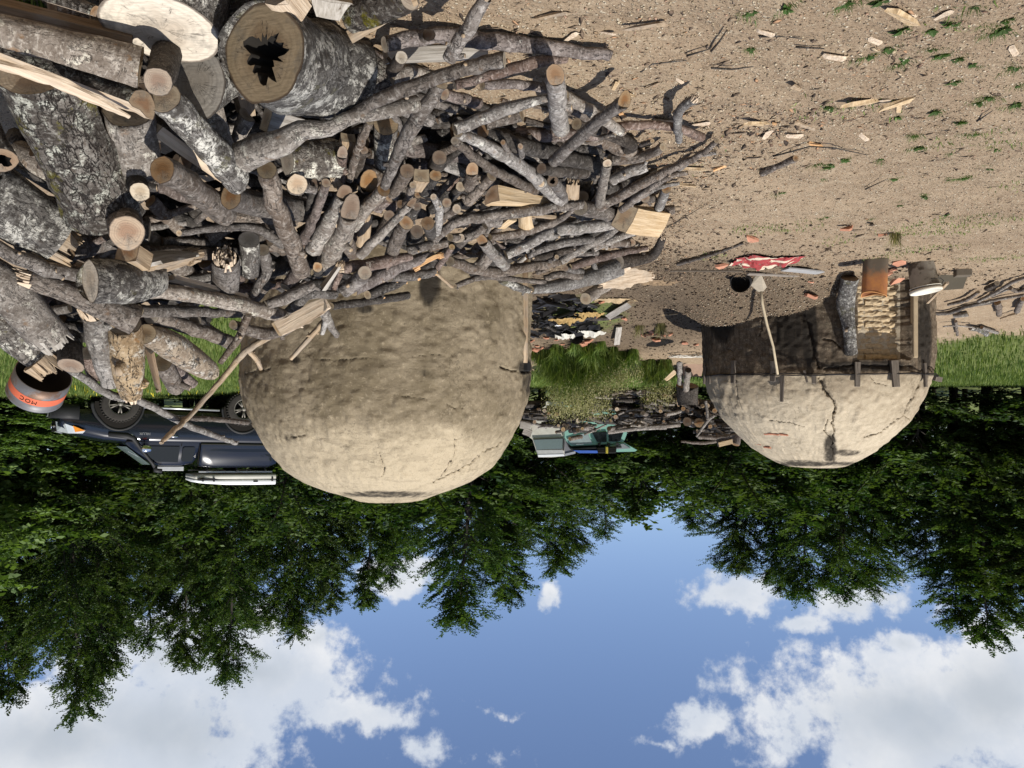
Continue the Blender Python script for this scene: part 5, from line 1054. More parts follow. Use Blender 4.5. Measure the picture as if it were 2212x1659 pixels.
def packed():
    rd = random.Random(21); n = 0; outl = [(0, 0), (0, 700), (150, 760), (280, 800), (430, 760), (520, 690), (700, 640), (900, 600), (1080, 600), (1250, 590), (1400, 560), (1440, 450), (1400, 300), (1290, 220), (1000, 130), (820, 60), (420, 0)]
    def inside(u, v):
        c = False; j = len(outl)-1
        for i in range(len(outl)):
            (a, b), (p, q) = outl[i], outl[j]
            if (b > v) != (q > v) and u < (p-a)*(v-b)/(q-b)+a: c = not c
            j = i
        return c
    bm_v, bm_f = [], []
    stuffs = []
    while n < 420:
        u = rd.uniform(0, 1420); v = rd.uniform(20, 740)
        if not inside(u, v): continue
        d = rd.uniform(.13, .32) if n < 170 else rd.uniform(.35, .75)
        a = rd.gauss(0, .55)+(-.25 if u > 900 else .2); ln = rd.uniform(90, 260)*(1. if u > 600 else .8); r = rd.choice([6, 7, 9, 10, 12, 15, 20])*(1.5 if u < 500 else 1.)*(.8 if u > 1000 else 1)
        du, dv = math.cos(a)*ln/2, math.sin(a)*ln/2
        q = []
        for s_ in (-1, 0, 1):
            uu, vv = u+s_*du, v+s_*dv
            Y = surf(uu, vv)+d+(s_*rd.uniform(-.1, .1)); p = P(uu, vv, Y); rad = r/FV*Y
            g = tz(p.x, p.y)+rad
            if p.z < g: p.z = g
            q.append((p, rad*(1-.12*(s_+1))))
        if not (inside(u-du, v-dv) and inside(u+du, v+dv)): continue
        if n < 170:
            o = make_log('branch', [x[0] for x in q], [x[1] for x in q], rd.choice(['grey', 'grey', 'dark', 'red', 'pale']), ends=rd.choice(['bt', 'ot', 'tt', 'bb']), seed=400+n, knots=rd.choice([0, 0, 1]))
            tag(o, hidden_label(u, v, r), 'branch', PILE)
        else: stuffs.append(q)
        n += 1
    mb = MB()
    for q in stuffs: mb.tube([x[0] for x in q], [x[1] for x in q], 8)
    o = mb.build('branch_tangle', BK['dark'], None, True); tag(o, 'dark tangle of branches deep inside the big woodpile', None, None, 'stuff')  # all in dark bark, so the black of the gaps is partly colour
packed()
# --- the second stack of sticks behind, between the kilns
STK = 'sticks of the far stack between the kilns'
JL = [((1520, 640), (1640, 1020), None)]
def jl(pts, bk, ends, label, Y=14.2, name='branch', cat='branch', **kw):
    pp = [zpt('J', x, y, r, 0, Y+d) for x, y, d, r in pts]
    o = make_log(name, [p for p, _ in pp], [r for _, r in pp], bk, ends=ends, seed=700+len(bpy.data.objects) % 97, **kw)
    tag(o, label, cat, STK)
jl([(1070, 1270, 0, 16), (1250, 1285, 0, 20), (1500, 1265, 0, 22)], 'pale', 'tt', 'long pale stick on top of the far stack')
jl([(870, 1330, 0, 22), (1130, 1300, 0, 20), (1380, 1290, 0, 18)], 'pale', 'tt', 'second long pale stick on the far stack, touching the teal car window')
jl([(1660, 1370, -.1, 20), (1830, 1380, -.1, 22), (1995, 1358, -.1, 20)], 'grey', 'to', 'straight stick lying high beside the sooty dome')
jl([(1510, 1412, -.1, 10), (1700, 1425, -.1, 16), (1880, 1400, -.1, 14)], 'grey', 'tt', 'topmost thin stick of the stack beside the sooty dome')
jl([(1640, 1370, -.2, 10), (1740, 1230, -.2, 16), (1790, 1190, -.2, 16)], 'pale', 'tt', 'slanting pale stick in front of the sawn round ends')
jl([(1740, 1220, -.22, 14), (1722, 1060, -.22, 14)], 'pale', 'ft', 'short upright stick with a bright nub in the far stack')
jl([(1300, 1040, -.1, 12), (1370, 1080, -.1, 16), (1450, 1092, -.1, 14)], 'pale', 'tt', 'small bent pale stick left of the chopping stump')
jl([(1830, 1440, -.12, 26), (1950, 1410, -.12, 26)], 'blond', 'ff', 'bright blond split billet topping the far stack', name='split_log', cat='log', sec='block', ratio=.8, woodm='blond')
jl([(1985, 1440, -.15, 34), (2000, 1370, -.1, 36)], 'red', 'bt', 'reddish chunk beside the bright blond billet', name='log', cat='log')
jl([(880, 1300, -.2, 24), (960, 1290, .3, 24)], 'grey', 'ot', 'sawn round end nearest the teal car door', name='log', cat='log')
jl([(540, 1390, -.2, 22), (640, 1370, 0, 20)], 'grey', 'ot', 'stick end sticking up before the teal car windscreen', name='log', cat='log')
jl([(1175, 1165, -.2, 24), (1230, 1180, .3, 22)], 'grey', 'ft', 'bright tan pointed end in the middle of the far stack', name='log', cat='log')
jl([(1375, 1180, -.2, 18), (1500, 1150, .0, 20), (1620, 1130, .0, 18)], 'pale', 'ot', 'stick with a tan end pointing at the chopping stump', name='branch')
jl([(1560, 1240, -.1, 44), (1620, 1225, .4, 44)], 'dark', 'bt', 'larger brown sawn end, left of two, in the far stack', name='log', cat='log')
jl([(1665, 1250, -.12, 46), (1700, 1240, .4, 44)], 'dark', 'ot', 'larger tan sawn end, right of two, in the far stack', name='log', cat='log')
def far_stack():
    rd = random.Random(8); k_ = 0
    # top and foot lines of the stack in J zoom px
    def band(x):
        top = np.interp(x, [180, 500, 850, 1200, 1500, 1540, 1650, 1800, 2000, 2080], [1300, 1340, 1320, 1290, 1260, 1200, 1330, 1400, 1430, 1400]); bot = np.interp(x, [180, 500, 850, 1200, 1500, 1900, 2100], [1060, 1150, 1010, 960, 1000, 1130, 1180]); return top, bot
    for i in range(170):
        x = rd.uniform(190, 2040); t, b = band(x); y = rd.uniform(b, t-12); f = rd.random()
        if f < .42:                                # round sawn ends
            r = rd.uniform(11, 26); d = -.1+rd.random()*.1
            pp = [zpt('J', x, y, r, 0, 14.2+d), zpt('J', x+rd.uniform(-60, 60), y+rd.uniform(-15, 15), r*.95, 0, 14.9+d)]; nm = 'log'
        else:
            ln = rd.uniform(90, 300); a = rd.gauss(0, .18); r = rd.uniform(9, 20); d = rd.uniform(-.05, .25)
            pp = [zpt('J', x-math.cos(a)*ln/2, y-math.sin(a)*ln/2, r, 0, 14.2+d), zpt('J', x, y+rd.uniform(-8, 8), r*.95, 0, 14.25+d), zpt('J', x+math.cos(a)*ln/2, y+math.sin(a)*ln/2, r*.8, 0, 14.2+d)]; nm = 'branch'
        pts = [p for p, _ in pp]
        if any((q.x+4.16)**2+(q.y-10.65)**2 < 1.6**2 for q in pts): continue
        o = make_log(nm, pts, [r_ for _, r_ in pp], rd.choice(['grey', 'grey', 'dark', 'pale']), ends=rd.choice(['ot', 'bt', 'ft', 'ot']), seed=900+i)
        tag(o, 'sawn round end among the packed sticks of the far stack' if nm == 'log' else 'thin grey stick packed in the far stack', 'log' if nm == 'log' else 'branch', STK)
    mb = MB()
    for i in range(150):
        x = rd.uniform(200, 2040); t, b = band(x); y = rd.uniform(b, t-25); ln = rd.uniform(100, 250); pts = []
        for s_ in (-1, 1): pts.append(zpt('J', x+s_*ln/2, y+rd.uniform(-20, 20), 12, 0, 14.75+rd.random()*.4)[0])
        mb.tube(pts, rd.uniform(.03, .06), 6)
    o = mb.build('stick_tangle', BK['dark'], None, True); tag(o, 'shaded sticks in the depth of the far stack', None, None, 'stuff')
far_stack()
# chopping stump with two short logs on it
p, r = zpt('J', 1565, 1095, 95, 0, 12.6); q, _ = zpt('J', 1560, 925, 95, 0, 12.6)
o = make_log('stump', [q, p], [r*1.08, r], 'dark', ends='bt', seed=51, cut0=Vector((0, -.3, -1))); tag(o, 'dark chopping stump left of the sooty kiln', 'stump')
for (a, b_, r1, lab) in (((1495, 725), (1500, 905), 27, 'short silver log with a brown end, left of the two before the stump'), ((1570, 790), (1550, 965), 31, 'short silver log leaning right on the chopping stump, thicker of two')):
    p, r = zpt('J', a[0], a[1], r1, 0, 11.7); q, _ = zpt('J', b_[0], b_[1], r1, 0, 12.2)
    o = make_log('log', [p, q], [r, r], 'pale', ends='bf', seed=a[0], lumps=.06, cut0=Vector((0, -.5, 1)) if a[0] < 1500 else None); tag(o, lab, 'log', 'two short logs at the chopping stump')
# branches at the far right border
RB = 'branches lying in the grass at the right border'
RZ = (3600, 1000, 2.9398)
ZR['R'] = RZ
for i, (pts, bk, lab) in enumerate([
    ([(240, 690, 20), (400, 680, 26), (640, 600, 24), (900, 560, 22)], 'grey', 'thick branch nearest the sooty kiln at the right border'), ([(380, 590, 16), (600, 530, 24), (740, 440, 18)], 'grey', 'short branch with a stubby tip above the others at the right border'),
    ([(740, 545, 20), (950, 440, 22), (1150, 320, 22), (1330, 260, 20)], 'pale', 'long branch rising to the right border corner of the heap'), ([(700, 590, 18), (950, 530, 20), (1300, 470, 18)], 'pale', 'long smooth branch running level to the right border'),
    ([(1110, 400, 20), (1200, 430, 22), (1330, 380, 20)], 'grey', 'short branch crossing the level one at the right border'), ([(900, 490, 12), (1050, 420, 14), (1130, 400, 12)], 'pale', 'thin stick between the two long right border branches'),
    ([(960, 560, 38), (980, 700, 32)], 'grey', 'stubby upright log in the right border heap'), ([(1260, 520, 30), (1190, 660, 34)], 'grey', 'leaning stub touching the right border'),
    ([(330, 840, 8), (500, 830, 10), (680, 850, 9)], 'pale', 'thin bare stick lying in the grass beyond the right heap'), ([(650, 860, 24), (760, 880, 30), (840, 930, 28)], 'lichen', 'fat mossy log tip in the grass beyond the right heap'),
    ([(780, 850, 22), (960, 910, 20)], 'pale', 'pale log in the grass right of the mossy tip'), ([(480, 780, 18), (500, 940, 16)], 'grey', 'short upright stick in the grass by the sooty kiln'), ([(1000, 750, 10), (1180, 690, 16)], 'tan', 'small blond stick in the grass at the right border'),
    ([(840, 400, 34), (960, 340, 30)], 'dark', 'charred log chunk in the right border heap'), ([(450, 720, 26), (620, 690, 34)], 'pale', 'whitish bark slab at the foot of the right heap')]):
    pp = []
    for x, y, r in pts:
        u, v = zuv('R', x, y); g = ground(u, v-4); Y = g.y-.1; p_ = P(u, v, Y); pp.append((p_, r/2.9398/1.82278/FV*Y))
    o = make_log('branch', [a for a, _ in pp], [b for _, b in pp], bk, ends='ot', seed=300+i); tag(o, lab, 'branch', RB)
# ---------------------------------------------------------------- things round the sooty kiln
def at(z, x, y, dv=0.):
    u, v = zuv(z, x, y); return ground(u, v+dv)
def rotm(rx, ry, rz): return Matrix.Rotation(rz, 3, 'Z') @ Matrix.Rotation(ry, 3, 'Y') @ Matrix.Rotation(rx, 3, 'X')
# bucket with a white lid
g = at('H', 1700, 335); root = empty('bucket', (g.x, g.y, g.z-.02), .4); root.rotation_euler = (.05, -.16, .4); tag(root, 'grimy grey plastic bucket with a cream white lid in front of the sooty kiln', 'bucket')
M_bk = simple('grimy_plastic', (.30, .28, .24), .6, var=.3, sc=12, dirt=((.10, .085, .065), .48)); M_lid = simple('cream_plastic', (.68, .64, .54), .45, var=.12, sc=14)
MB().lathe([(0, 0), (.118, 0), (.125, .02), (.142, .31), (.146, .315), (.146, .33), (.14, .335)], 28).build('bucket_body', M_bk, root, True)
MB().lathe([(.150, .318), (.158, .320), (.158, .345), (.150, .352), (.143, .350), (.139, .338), (0, .340)], 28).build('lid', M_lid, root, True)
MB().lathe([(.147, .295), (.153, .295), (.153, .302), (.147, .302)], 28).build('rim_ring', M_lid, root, True)
MB().tube([(-.15, 0, .30), (-.17, -.06, .27), (-.14, -.12, .25), (-.05, -.165, .24)], .004, 6).build('handle', M_wire, root, True)
# rusty tin, square with rounded corners, its open top bent
g = at('H', 1380, 315); root = empty('rusty_tin', (g.x, g.y, g.z-.015), .25); root.rotation_euler = (.03, .06, .35); tag(root, 'rust orange open metal tin standing beside the lidded bucket', 'tin')
mt, k, b = material('rust_metal'); co = k.n('TexCoord').outputs['Object']; zz = k.n('SeparateXYZ', {0: co}).outputs[2]; n_ = k.noise(co, 9., 6, .7)
col = k.mix(k.ramp(n_, .35, .65), (.42, .17, .045), (.30, .12, .05)); col = k.mix(k.ramp(k.math('ADD', zz, k.math('MULTIPLY', k.math('SUBTRACT', n_, .5), .35)), .24, .10), col, (.11, .085, .06))
k.set(b.inputs['Base Color'], col); b.inputs['Roughness'].default_value = .7; bump(k, b, n_, .5, .006)
def tin(inner):
    mb = MB(); n = 32; rows = []; vs = []
    for j, z in enumerate((0, .03, .12, .22, .32, .385)):
        for i in range(n):
            a = 2*math.pi*i/n; c_, s_ = math.cos(a), math.sin(a); q = (abs(c_)**5+abs(s_)**5)**-.2; r = .118*q*(1-inner*.02)*(1+.03*math.sin(a*3+z*9)*(z > .2)+.03*noise.noise((c_*2, s_*2, z*6)))
            vs.append((r*c_, r*s_*.85, z+(.02*math.sin(a*2+1)+.012*noise.noise((c_*3, s_*3, 2)))*(z > .35)+inner*.004))
    fs = [(j*n+i, j*n+(i+1) % n, (j+1)*n+(i+1) % n, (j+1)*n+i) for j in range(5) for i in range(n)]; fs.append(tuple(range(n-1, -1, -1)))
    return mb.add(vs, fs)
tin(0).build('tin_wall', mt, root, True); tin(1.).build('tin_lining', mt, root, True)
g2 = MB().tube([(.118*q_*math.cos(a)*1.0, .1*q_*math.sin(a), .388+.02*math.sin(a*2+1)) for a in [2*math.pi*i/32 for i in range(33)] for q_ in [(abs(math.cos(a))**5+abs(math.sin(a))**5)**-.2]], .005, 5, cap=False); g2.build('rolled_rim', simple('bright_rust', (.55, .27, .10), .6), root, True)
# leaning log at the door jamb, shovel, pale batten
def stick(pts, z, bark_, ends, label, Ys, cat='log', name='log', group=None, **kw):
    pp = [zpt(z, x, y, r, 0, Y) for (x, y, r), Y in zip(pts, Ys)]
    o = make_log(name, [p for p, _ in pp], [r for _, r in pp], bark_, ends=ends, seed=int(pts[0][0]) % 89, **kw); tag(o, label, cat, group); return o
stick([(1195, 455, 62), (1165, 620, 66), (1185, 800, 52), (1200, 1000, 50)], 'H', 'lichen', 'bt', 'knobbly grey log leaning upright beside the door of the sooty kiln', [8.85, 8.95, 9.02, 9.12], lumps=.10, knots=1, cut0=Vector((0, -.4, -1)))
root_p, _ = zpt('H', 545, 560, 10, 0, 9.0); sv = empty('shovel', root_p); tag(sv, 'worn shovel leaning handle up against the sooty kiln', 'shovel')
hp = [zpt('H', x, y, 9, 0, Y)[0]-root_p for x, y, Y in ((548, 545, 9.0), (556, 640, 9.05), (590, 790, 9.15), (635, 950, 9.25), (668, 1150, 9.36))]
MB().tube(hp, [.017, .017, .016, .015, .014], 9).build('handle', simple('pale_handle_wood', (.42, .35, .24), .7, var=.3, sc=20), sv, True)
bl = [zpt('H', x, y, 5, 0, Y)[0]-root_p for x, y, Y in ((470, 505, 8.95), (500, 440, 8.85), (545, 428, 8.85), (585, 520, 8.95), (560, 548, 9.0), (525, 552, 9.02))]
mb = MB(); nb_ = [v+Vector((0, -.02, 0)) for v in bl]; mb.add(bl+nb_, [tuple(range(6)), tuple(range(11, 5, -1))]+[(i, i+6, (i+1) % 6+6, (i+1) % 6) for i in range(6)])
mb.build('blade', simple('muddy_steel', (.30, .26, .20), .8, var=.3, sc=18), sv)
stick([(1755, 632, 9), (1900, 485, 12)], 'H', 'blond', 'ff', 'pale peeled stick propped between the bucket and the dark plate', [8.5, 8.0], 'stick', 'stick', sec='plank', ratio=.8)
# dark plate
g = at('H', 1930, 420); mb = MB(); mb.box((0, 0, 0), (.42, .02, .20)); o = mb.build('metal_plate', simple('dark_olive_plate', (.055, .045, .028), .6), None, bevel=.003)
o.location = (g.x, g.y+.02, g.z+.09); o.rotation_euler = (-.5, -.10, -.25); tag(o, 'dark olive sheet plate tipped on edge next to the lidded bucket', 'plate')
mb = MB(); mb.box((0, 0, 0), (.16, .14, .09)); g = at('H', 2010, 385); o = mb.build('stone_block', simple('dull_block', (.12, .10, .075), .9), None, bevel=.01); o.location = (g.x, g.y, g.z+.04); o.rotation_euler.z = .3; tag(o, 'small dull square block touching the dark olive plate', 'block')
# charred pot
g = at('H', 400, 440); root = empty('charred_pot', (g.x, g.y, g.z+.05), .3); root.rotation_euler = (1.1, .2, .3); tag(root, 'soot black round pot tipped over beside the shovel blade', 'pot')
MB().lathe([(0, -.10), (.08, -.095), (.115, -.05), (.125, .0), (.118, .05), (.105, .08), (.112, .088)], 24).build('pot_body', M_black, root, True)
MB().lathe([(.104, .08), (.112, .0), (.10, -.06), (0, -.08)], 24).build('pot_inside', M_void, root, True)
# crumpled red and white cloth
def crumple(name, pz, w, d, h, mat, label, cat, seed, n=34, rz=0., attr=None, parent=None, fold=0.):
    rg = random.Random(seed); vs = []; st = []
    for j in range(n):
        for i in range(n):
            x, y = i/(n-1)*2-1, j/(n-1)*2-1; r = math.hypot(x, y)
            q = Vector((x*1.9, y*1.9, seed)); f = abs(noise.noise(q*1.7))*1.5+abs(noise.noise(q*4.1))*.6+noise.noise(q*9)*.18 if not fold else .25+.9*abs(noise.noise(q*.9))+.42*(1-abs(math.sin(fold*(y+.35*x)+4*noise.noise(q*.8))))+.1*noise.noise(q*5)
            e = 1+.35*noise.noise((math.atan2(y, x)*1.3, seed, 0)); xx = x*w/2*e+.05*w*noise.noise(q*3); yy = y*d/2*e+.05*d*noise.noise(q*3+Vector((5, 5, 5)))
            vs.append((xx, yy, h*max(.0, 1-r*r*.6)*f+.004)); st.append(attr(x, y, f) if attr else 0)
    fs = [(j*n+i, j*n+i+1, (j+1)*n+i+1, (j+1)*n+i) for j in range(n-1) for i in range(n-1) if math.hypot(i/(n-1)*2-1, j/(n-1)*2-1) < 1.12]
    me = meshpy(name, vs, fs); o = link(name, me, parent, [mat]); o.location = pz; o.rotation_euler.z = rz
    me.attributes.new('band', 'FLOAT', 'POINT').data.foreach_set('value', st)
    if label: tag(o, label, cat)
    return o
mt_c, k, b = material('red_white_cloth'); bd = k.n('Attribute', attribute_name='band').outputs['Fac']; co = k.n('TexCoord').outputs['Object']
col = k.mix(k.ramp(bd, .45, .55), (.27, .03, .032), (.52, .44, .33)); col = k.mix(k.math('MULTIPLY', k.ramp(k.noise(co, 30., 4), .55, .62), .6), col, (.16, .11, .09)); k.set(b.inputs['Base Color'], col); b.inputs['Roughness'].default_value = .85
crumple('cloth', at('H', 570, 310), .62, .60, .11, mt_c, 'crumpled red and cream cloth lying on the dirt near the shovel', 'cloth', 3, 56, .1, fold=7., attr=lambda x, y, f: .42+.40*math.sin(x*3.2-y*13+f*2.2)+(.35 if y > .25 and x < .4 else -.18))
# boards lying in the dirt
BO = 'boards lying in the dirt before the sooty kiln'
for (x, y, w, d, rz, lab, c) in ((850, 385, .50, .13, -.38, 'bluish grey flat board lying right of the red cloth', (.30, .30, .30)), (640, 415, .62, .06, -.12, 'narrow grey board under the cream edge of the cloth', (.24, .21, .18)), (150, 385, .8, .03, .1, 'long thin dark batten pointing at the charred pot', (.10, .08, .06))):
    g = at('H', x, y); mb = MB(); mb.box((0, 0, 0), (w, d, .018)); o = mb.build('board', simple('board_%d' % x, c, .8, var=.3, sc=9), None, bevel=.002); o.location = (g.x, g.y, g.z+.022); o.rotation_euler = (.06, .02, rz); tag(o, lab, 'board', BO)
stick([(-60, 350, 15), (200, 275, 14), (425, 195, 10)], 'H', 'grey', 'tt', 'crooked grey branch lying level toward the red cloth', [ground(*zuv('H', x, y)).y-.05 for x, y in ((-60, 350), (200, 275), (425, 195))], 'branch', 'branch')
# tile shards: broken terracotta
M_tile = simple('terracotta', (.46, .22, .14), .85, var=.2, sc=25, dirt=((.20, .14, .10), .58))
def shard_mesh(seed):
    rg = random.Random(seed); n = 6; ring = [(math.cos(6.283*i/n+rg.uniform(-.3, .3))*rg.uniform(.6, 1), math.sin(6.283*i/n)*rg.uniform(.4, .8)) for i in range(n)]
    vs = [(x*.05, y*.05, -.007+.012*(-x*x)) for x, y in ring]+[(x*.05, y*.05, .007+.012*(-x*x)) for x, y in ring]
    me = meshpy('tile_shard', vs, [tuple(range(n-1, -1, -1)), tuple(range(n, 2*n))]+[(i, (i+1) % n, (i+1) % n+n, i+n) for i in range(n)]); me.materials.append(M_tile); return me
SH = [shard_mesh(i) for i in range(6)]
rd = random.Random(4)
def shard(z, x, y, s_, label=None):
    g = at(z, x, y); o = bpy.data.objects.new('tile_shard', SH[rd.randrange(6)]); COL.objects.link(o); o.location = (g.x, g.y, g.z+.018*s_); o.scale = (s_,)*3
    o.rotation_euler = (rd.uniform(-.5, .5), rd.uniform(-.5, .5), rd.uniform(0, 6)); tag(o, label or 'small broken terracotta piece lying on the dark soil', 'tile shard', 'broken terracotta pieces'); return o
shard('H', 268, 342, 2.0, 'orange tile shard lying left of the charred pot'); shard('H', 905, 560, 2.2, 'large pinkish tile shard on the earth heaped at the sooty kiln')
for x, y, s_, lab in ((1500, 380, 1.6, 'orange tile shard right beside the rusty tin'), (1480, 410, 1.5, None), (1530, 448, 2.4, 'long orange tile shard between rusty tin and lidded bucket'), (1500, 505, 1.3, None), (1545, 325, 1.6, None), (1635, 350, 1.2, None), (1730, 560, 1.6, None), (1170, 75, 1.3, 'lone tile shard on the dirt near the dry tuft'), (490, 150, 1.6, None), (900, 470, 1.0, None), (1540, 520, 1.1, None), (1430, 125, 1.1, None)): shard('H', x, y, s_, lab)
for x, y in ((360, 465), (250, 572), (585, 520), (820, 180), (1250, 450), (1295, 510), (765, 322), (430, 520), (210, 530), (330, 500), (870, 330), (1230, 470), (1010, 335), (240, 460), (480, 560), (300, 590), (400, 470), (700, 520), (640, 545), (1180, 480), (1330, 470), (1640, 560), (1420, 470), (230, 600), (545, 480), (1540, 545)): shard('J', x, y, rd.uniform(1.0, 2.3))
# charcoal and burnt pieces by the near kiln
M_coal = simple('charcoal', (.020, .019, .020), .55, var=.6, sc=30, spec=.5)
def chunk_mesh(seed, mat, nm):
    rg = random.Random(seed); mb = MB(); mb.box((0, 0, 0), (.16, .045, .04)); mb.v = [v+Vector((rg.uniform(-.02, .02), rg.uniform(-.012, .012), rg.uniform(-.012, .012))) for v in mb.v]
    me = meshpy(nm, mb.v, mb.f); me.materials.append(mat); return me
CH = [chunk_mesh(i, M_coal, 'charcoal_piece') for i in range(6)]
for i in range(150):
    x, y = rd.uniform(205, 760), rd.uniform(120, 470); 
    if y > 470-(x-200)*.12 or (x > 500 and y < 160): continue
    g = at('J', x, y); o = bpy.data.objects.new('charcoal_piece', CH[i % 6]); COL.objects.link(o); s_ = rd.uniform(.4, 1.35); o.scale = (s_*rd.uniform(.7, 1.6), s_, s_*rd.uniform(.7, 1.3)); o.location = (g.x, g.y, g.z+.02+rd.random()*.10)
    o.rotation_euler = (rd.uniform(-.3, .3), rd.uniform(-.45, .45), rd.uniform(-.9, .9)); tag(o, 'black charcoal piece in the burnt heap beside the near kiln', 'charcoal', 'charcoal pieces beside the near kiln')
M_bag = simple('white_plastic_film', (.50, .48, .42), .45, var=.12, sc=20); M_leafy = simple('golden_dry_bark', (.33, .22, .085), .8, var=.5, sc=25)
crumple('plastic_bag', at('J', 500, 450)+Vector((0, 0, .03)), .40, .40, .12, M_bag, 'crumpled white plastic bag left of the small dark pot', 'bag', 5, 34, fold=5.)
crumple('plastic_bag', at('J', 715, 430)+Vector((0, 0, .03)), .46, .40, .12, M_bag, 'crumpled white plastic bag right of the small dark pot', 'bag', 9, 34, fold=5.)
crumple('plastic_scrap', at('J', 440, 340)+Vector((0, 0, .10)), .10, .14, .05, simple('bright_white_plastic', (.8, .8, .8), .4), 'small bright white plastic scrap on the charcoal', 'scrap', 2, 8)
crumple('dry_bark_curl', at('J', 520, 265)+Vector((0, 0, .12)), .50, .24, .10, M_leafy, 'golden crumpled dry bark on the charcoal, left of two', 'bark', 12, 26, .2)
crumple('dry_bark_curl', at('J', 700, 230)+Vector((0, 0, .10)), .40, .30, .10, M_leafy, 'golden crumpled dry bark beside the ringed hanging stub, right of two', 'bark', 14, 26, .5)
g = at('J', 600, 440); root = empty('small_pot', (g.x, g.y, g.z+.08)); root.rotation_euler = (1.0, 0, .2); tag(root, 'small dark open pot between the two white plastic bags', 'pot')
MB().lathe([(0, -.10), (.09, -.10), (.115, .10)], 18).build('pot_body', simple('brown_pot', (.14, .10, .08), .6), root, True); MB().lathe([(.113, .10), (.085, -.08), (0, -.09)], 18).build('pot_inside', M_void, root, True)
stick([(885, 320, 44), (1075, 205, 44)], 'J', 'pale', 'tt', 'grey white split billet lying right of the charcoal', [ground(*zuv('J', x, y)).y-.15 for x, y in ((885, 320), (1075, 205))], name='split_log', sec='quarter', roll=(0, -.4, -1), woodm='greyed')
stick([(968, 412, 26), (948, 565, 28)], 'J', 'blond', 'tt', 'short pale plank lying upright in the picture by the tall grass', [ground(*zuv('J', 960, 430)).y-.1, ground(*zuv('J', 955, 545)).y-.3], 'plank', 'plank', sec='plank', ratio=.3, roll=(0, -1, .3), woodm='greyed')
stick([(1340, 310, 5), (1480, 300, 7)], 'J', 'blond', 'tt', 'thin pale twig on the dark soil between the kilns', [ground(*zuv('J', 1340, 310)).y-.03, ground(*zuv('J', 1480, 300)).y-.03], 'twig', 'twig')
stick([(520, 330, 14), (800, 345, 20), (1000, 320, 12)], 'J', 'dark', 'bb', 'burnt black stick lying across the white bags', [ground(*zuv('J', 700, 340)).y-.12]*3, 'stick', 'stick')
stick([(220, 380, 14), (330, 405, 18), (420, 450, 14)], 'J', 'dark', 'bb', 'burnt black stick touching the near kiln', [ground(*zuv('J', 300, 390)).y-.12]*3, 'stick', 'stick')
stick([(1380, 870, 26), (1470, 790, 34)], 'J', 'blond', 'tt', 'cream split log lying left of the two short logs', [12.2, 12.0], name='split_log', sec='half', roll=(0, .3, 1), woodm='pale')
g = at('J', 1650, 720); mb = MB(); mb.box((0, 0, 0), (.42, .16, .34)); mb.v = [v+Vector((random.uniform(-.05, .05), 0, random.uniform(-.05, .05))) for v in mb.v]; o = mb.build('flat_stone', simple('reddish_stone', (.28, .19, .14), .9, sc=12), None, bevel=.02); o.location = (g.x+.05, g.y+.3, g.z+.12); o.rotation_euler.x = -.5; tag(o, 'flat reddish stone leaning by the left side of the sooty kiln', 'stone')
mb = MB()
g = at('J', 1560, 640)
for i in range(9):
    a0 = rd.uniform(0, 6); pts = [(g.x+.26*math.cos(a0+t*.5)*(1+.2*math.sin(i+t))+rd.uniform(-.03, .03), g.y+.12*math.sin(a0+t*.5)+rd.uniform(-.02, .02), g.z+.03+.05*abs(math.sin(t*.9+i))) for t in range(9)]
    mb.tube(pts, .006, 4)
o = mb.build('wire_tangle', simple('pale_wire', (.55, .52, .46), .5), None, True); tag(o, 'tangle of pale wire on the soil left of the sooty kiln', 'wire')
# dry tufts and tall grass
def tuft_obj(name, c, n, h, rad, mat, seed, label, cat, heads=None, bend=.6, w=.010, group=None):
    rg = np.random.default_rng(seed); n = int(n*.6); nt = max(1, n//110); a = rg.uniform(0, 6.283, nt); r = rad*rg.random(nt)**.6*(nt > 1); tx = c[0]+r*np.cos(a); ty = c[1]+r*np.sin(a); ti = rg.integers(0, nt, n); a = rg.uniform(0, 6.283, n); q = .07*rg.random(n)**.7*min(1, rad/.12); xs = tx[ti]+q*np.cos(a); ys = ty[ti]+q*np.sin(a); hv = (1.15-.55*r/rad)[ti]*rg.uniform(.7, 1.15, nt)[ti]; h = h*hv
    root = empty(name, (c[0], c[1], rz_(c[0], c[1]))); tag(root, label, cat, group)
    o = blades('blades', xs, ys, h, w, mat, bend, seed=seed, kind=None, ctr=(tx[ti], ty[ti])); o.parent = root; o.matrix_local = Matrix.Translation((-root.location[0], -root.location[1], -root.location[2]))
    if heads:
        nh, hh = heads; a = rg.uniform(0, 6.283, nh); r = rad*1.15*rg.random(nh)**.5; X = c[0]+r*np.cos(a); Y = c[1]+r*np.sin(a); Zs = relief(X, Y)+hh*rg.uniform(.62, 1.08, nh)
        m_ = 14; px_ = np.repeat(X, m_)+rg.normal(0, .035, nh*m_); py_ = np.repeat(Y, m_)+rg.normal(0, .035, nh*m_); pz_ = np.repeat(Zs, m_)+rg.normal(0, .07, nh*m_)
        q = blades('seed_heads', px_, py_, .028, .012, M_straw, 1.2, seed=seed+1, zs=pz_, kind=None); q.parent = root; q.matrix_local = o.matrix_local.copy() if False else Matrix.Translation((-root.location[0], -root.location[1], -root.location[2]))
    return root
TG = 'tall grass clumps between the kilns'
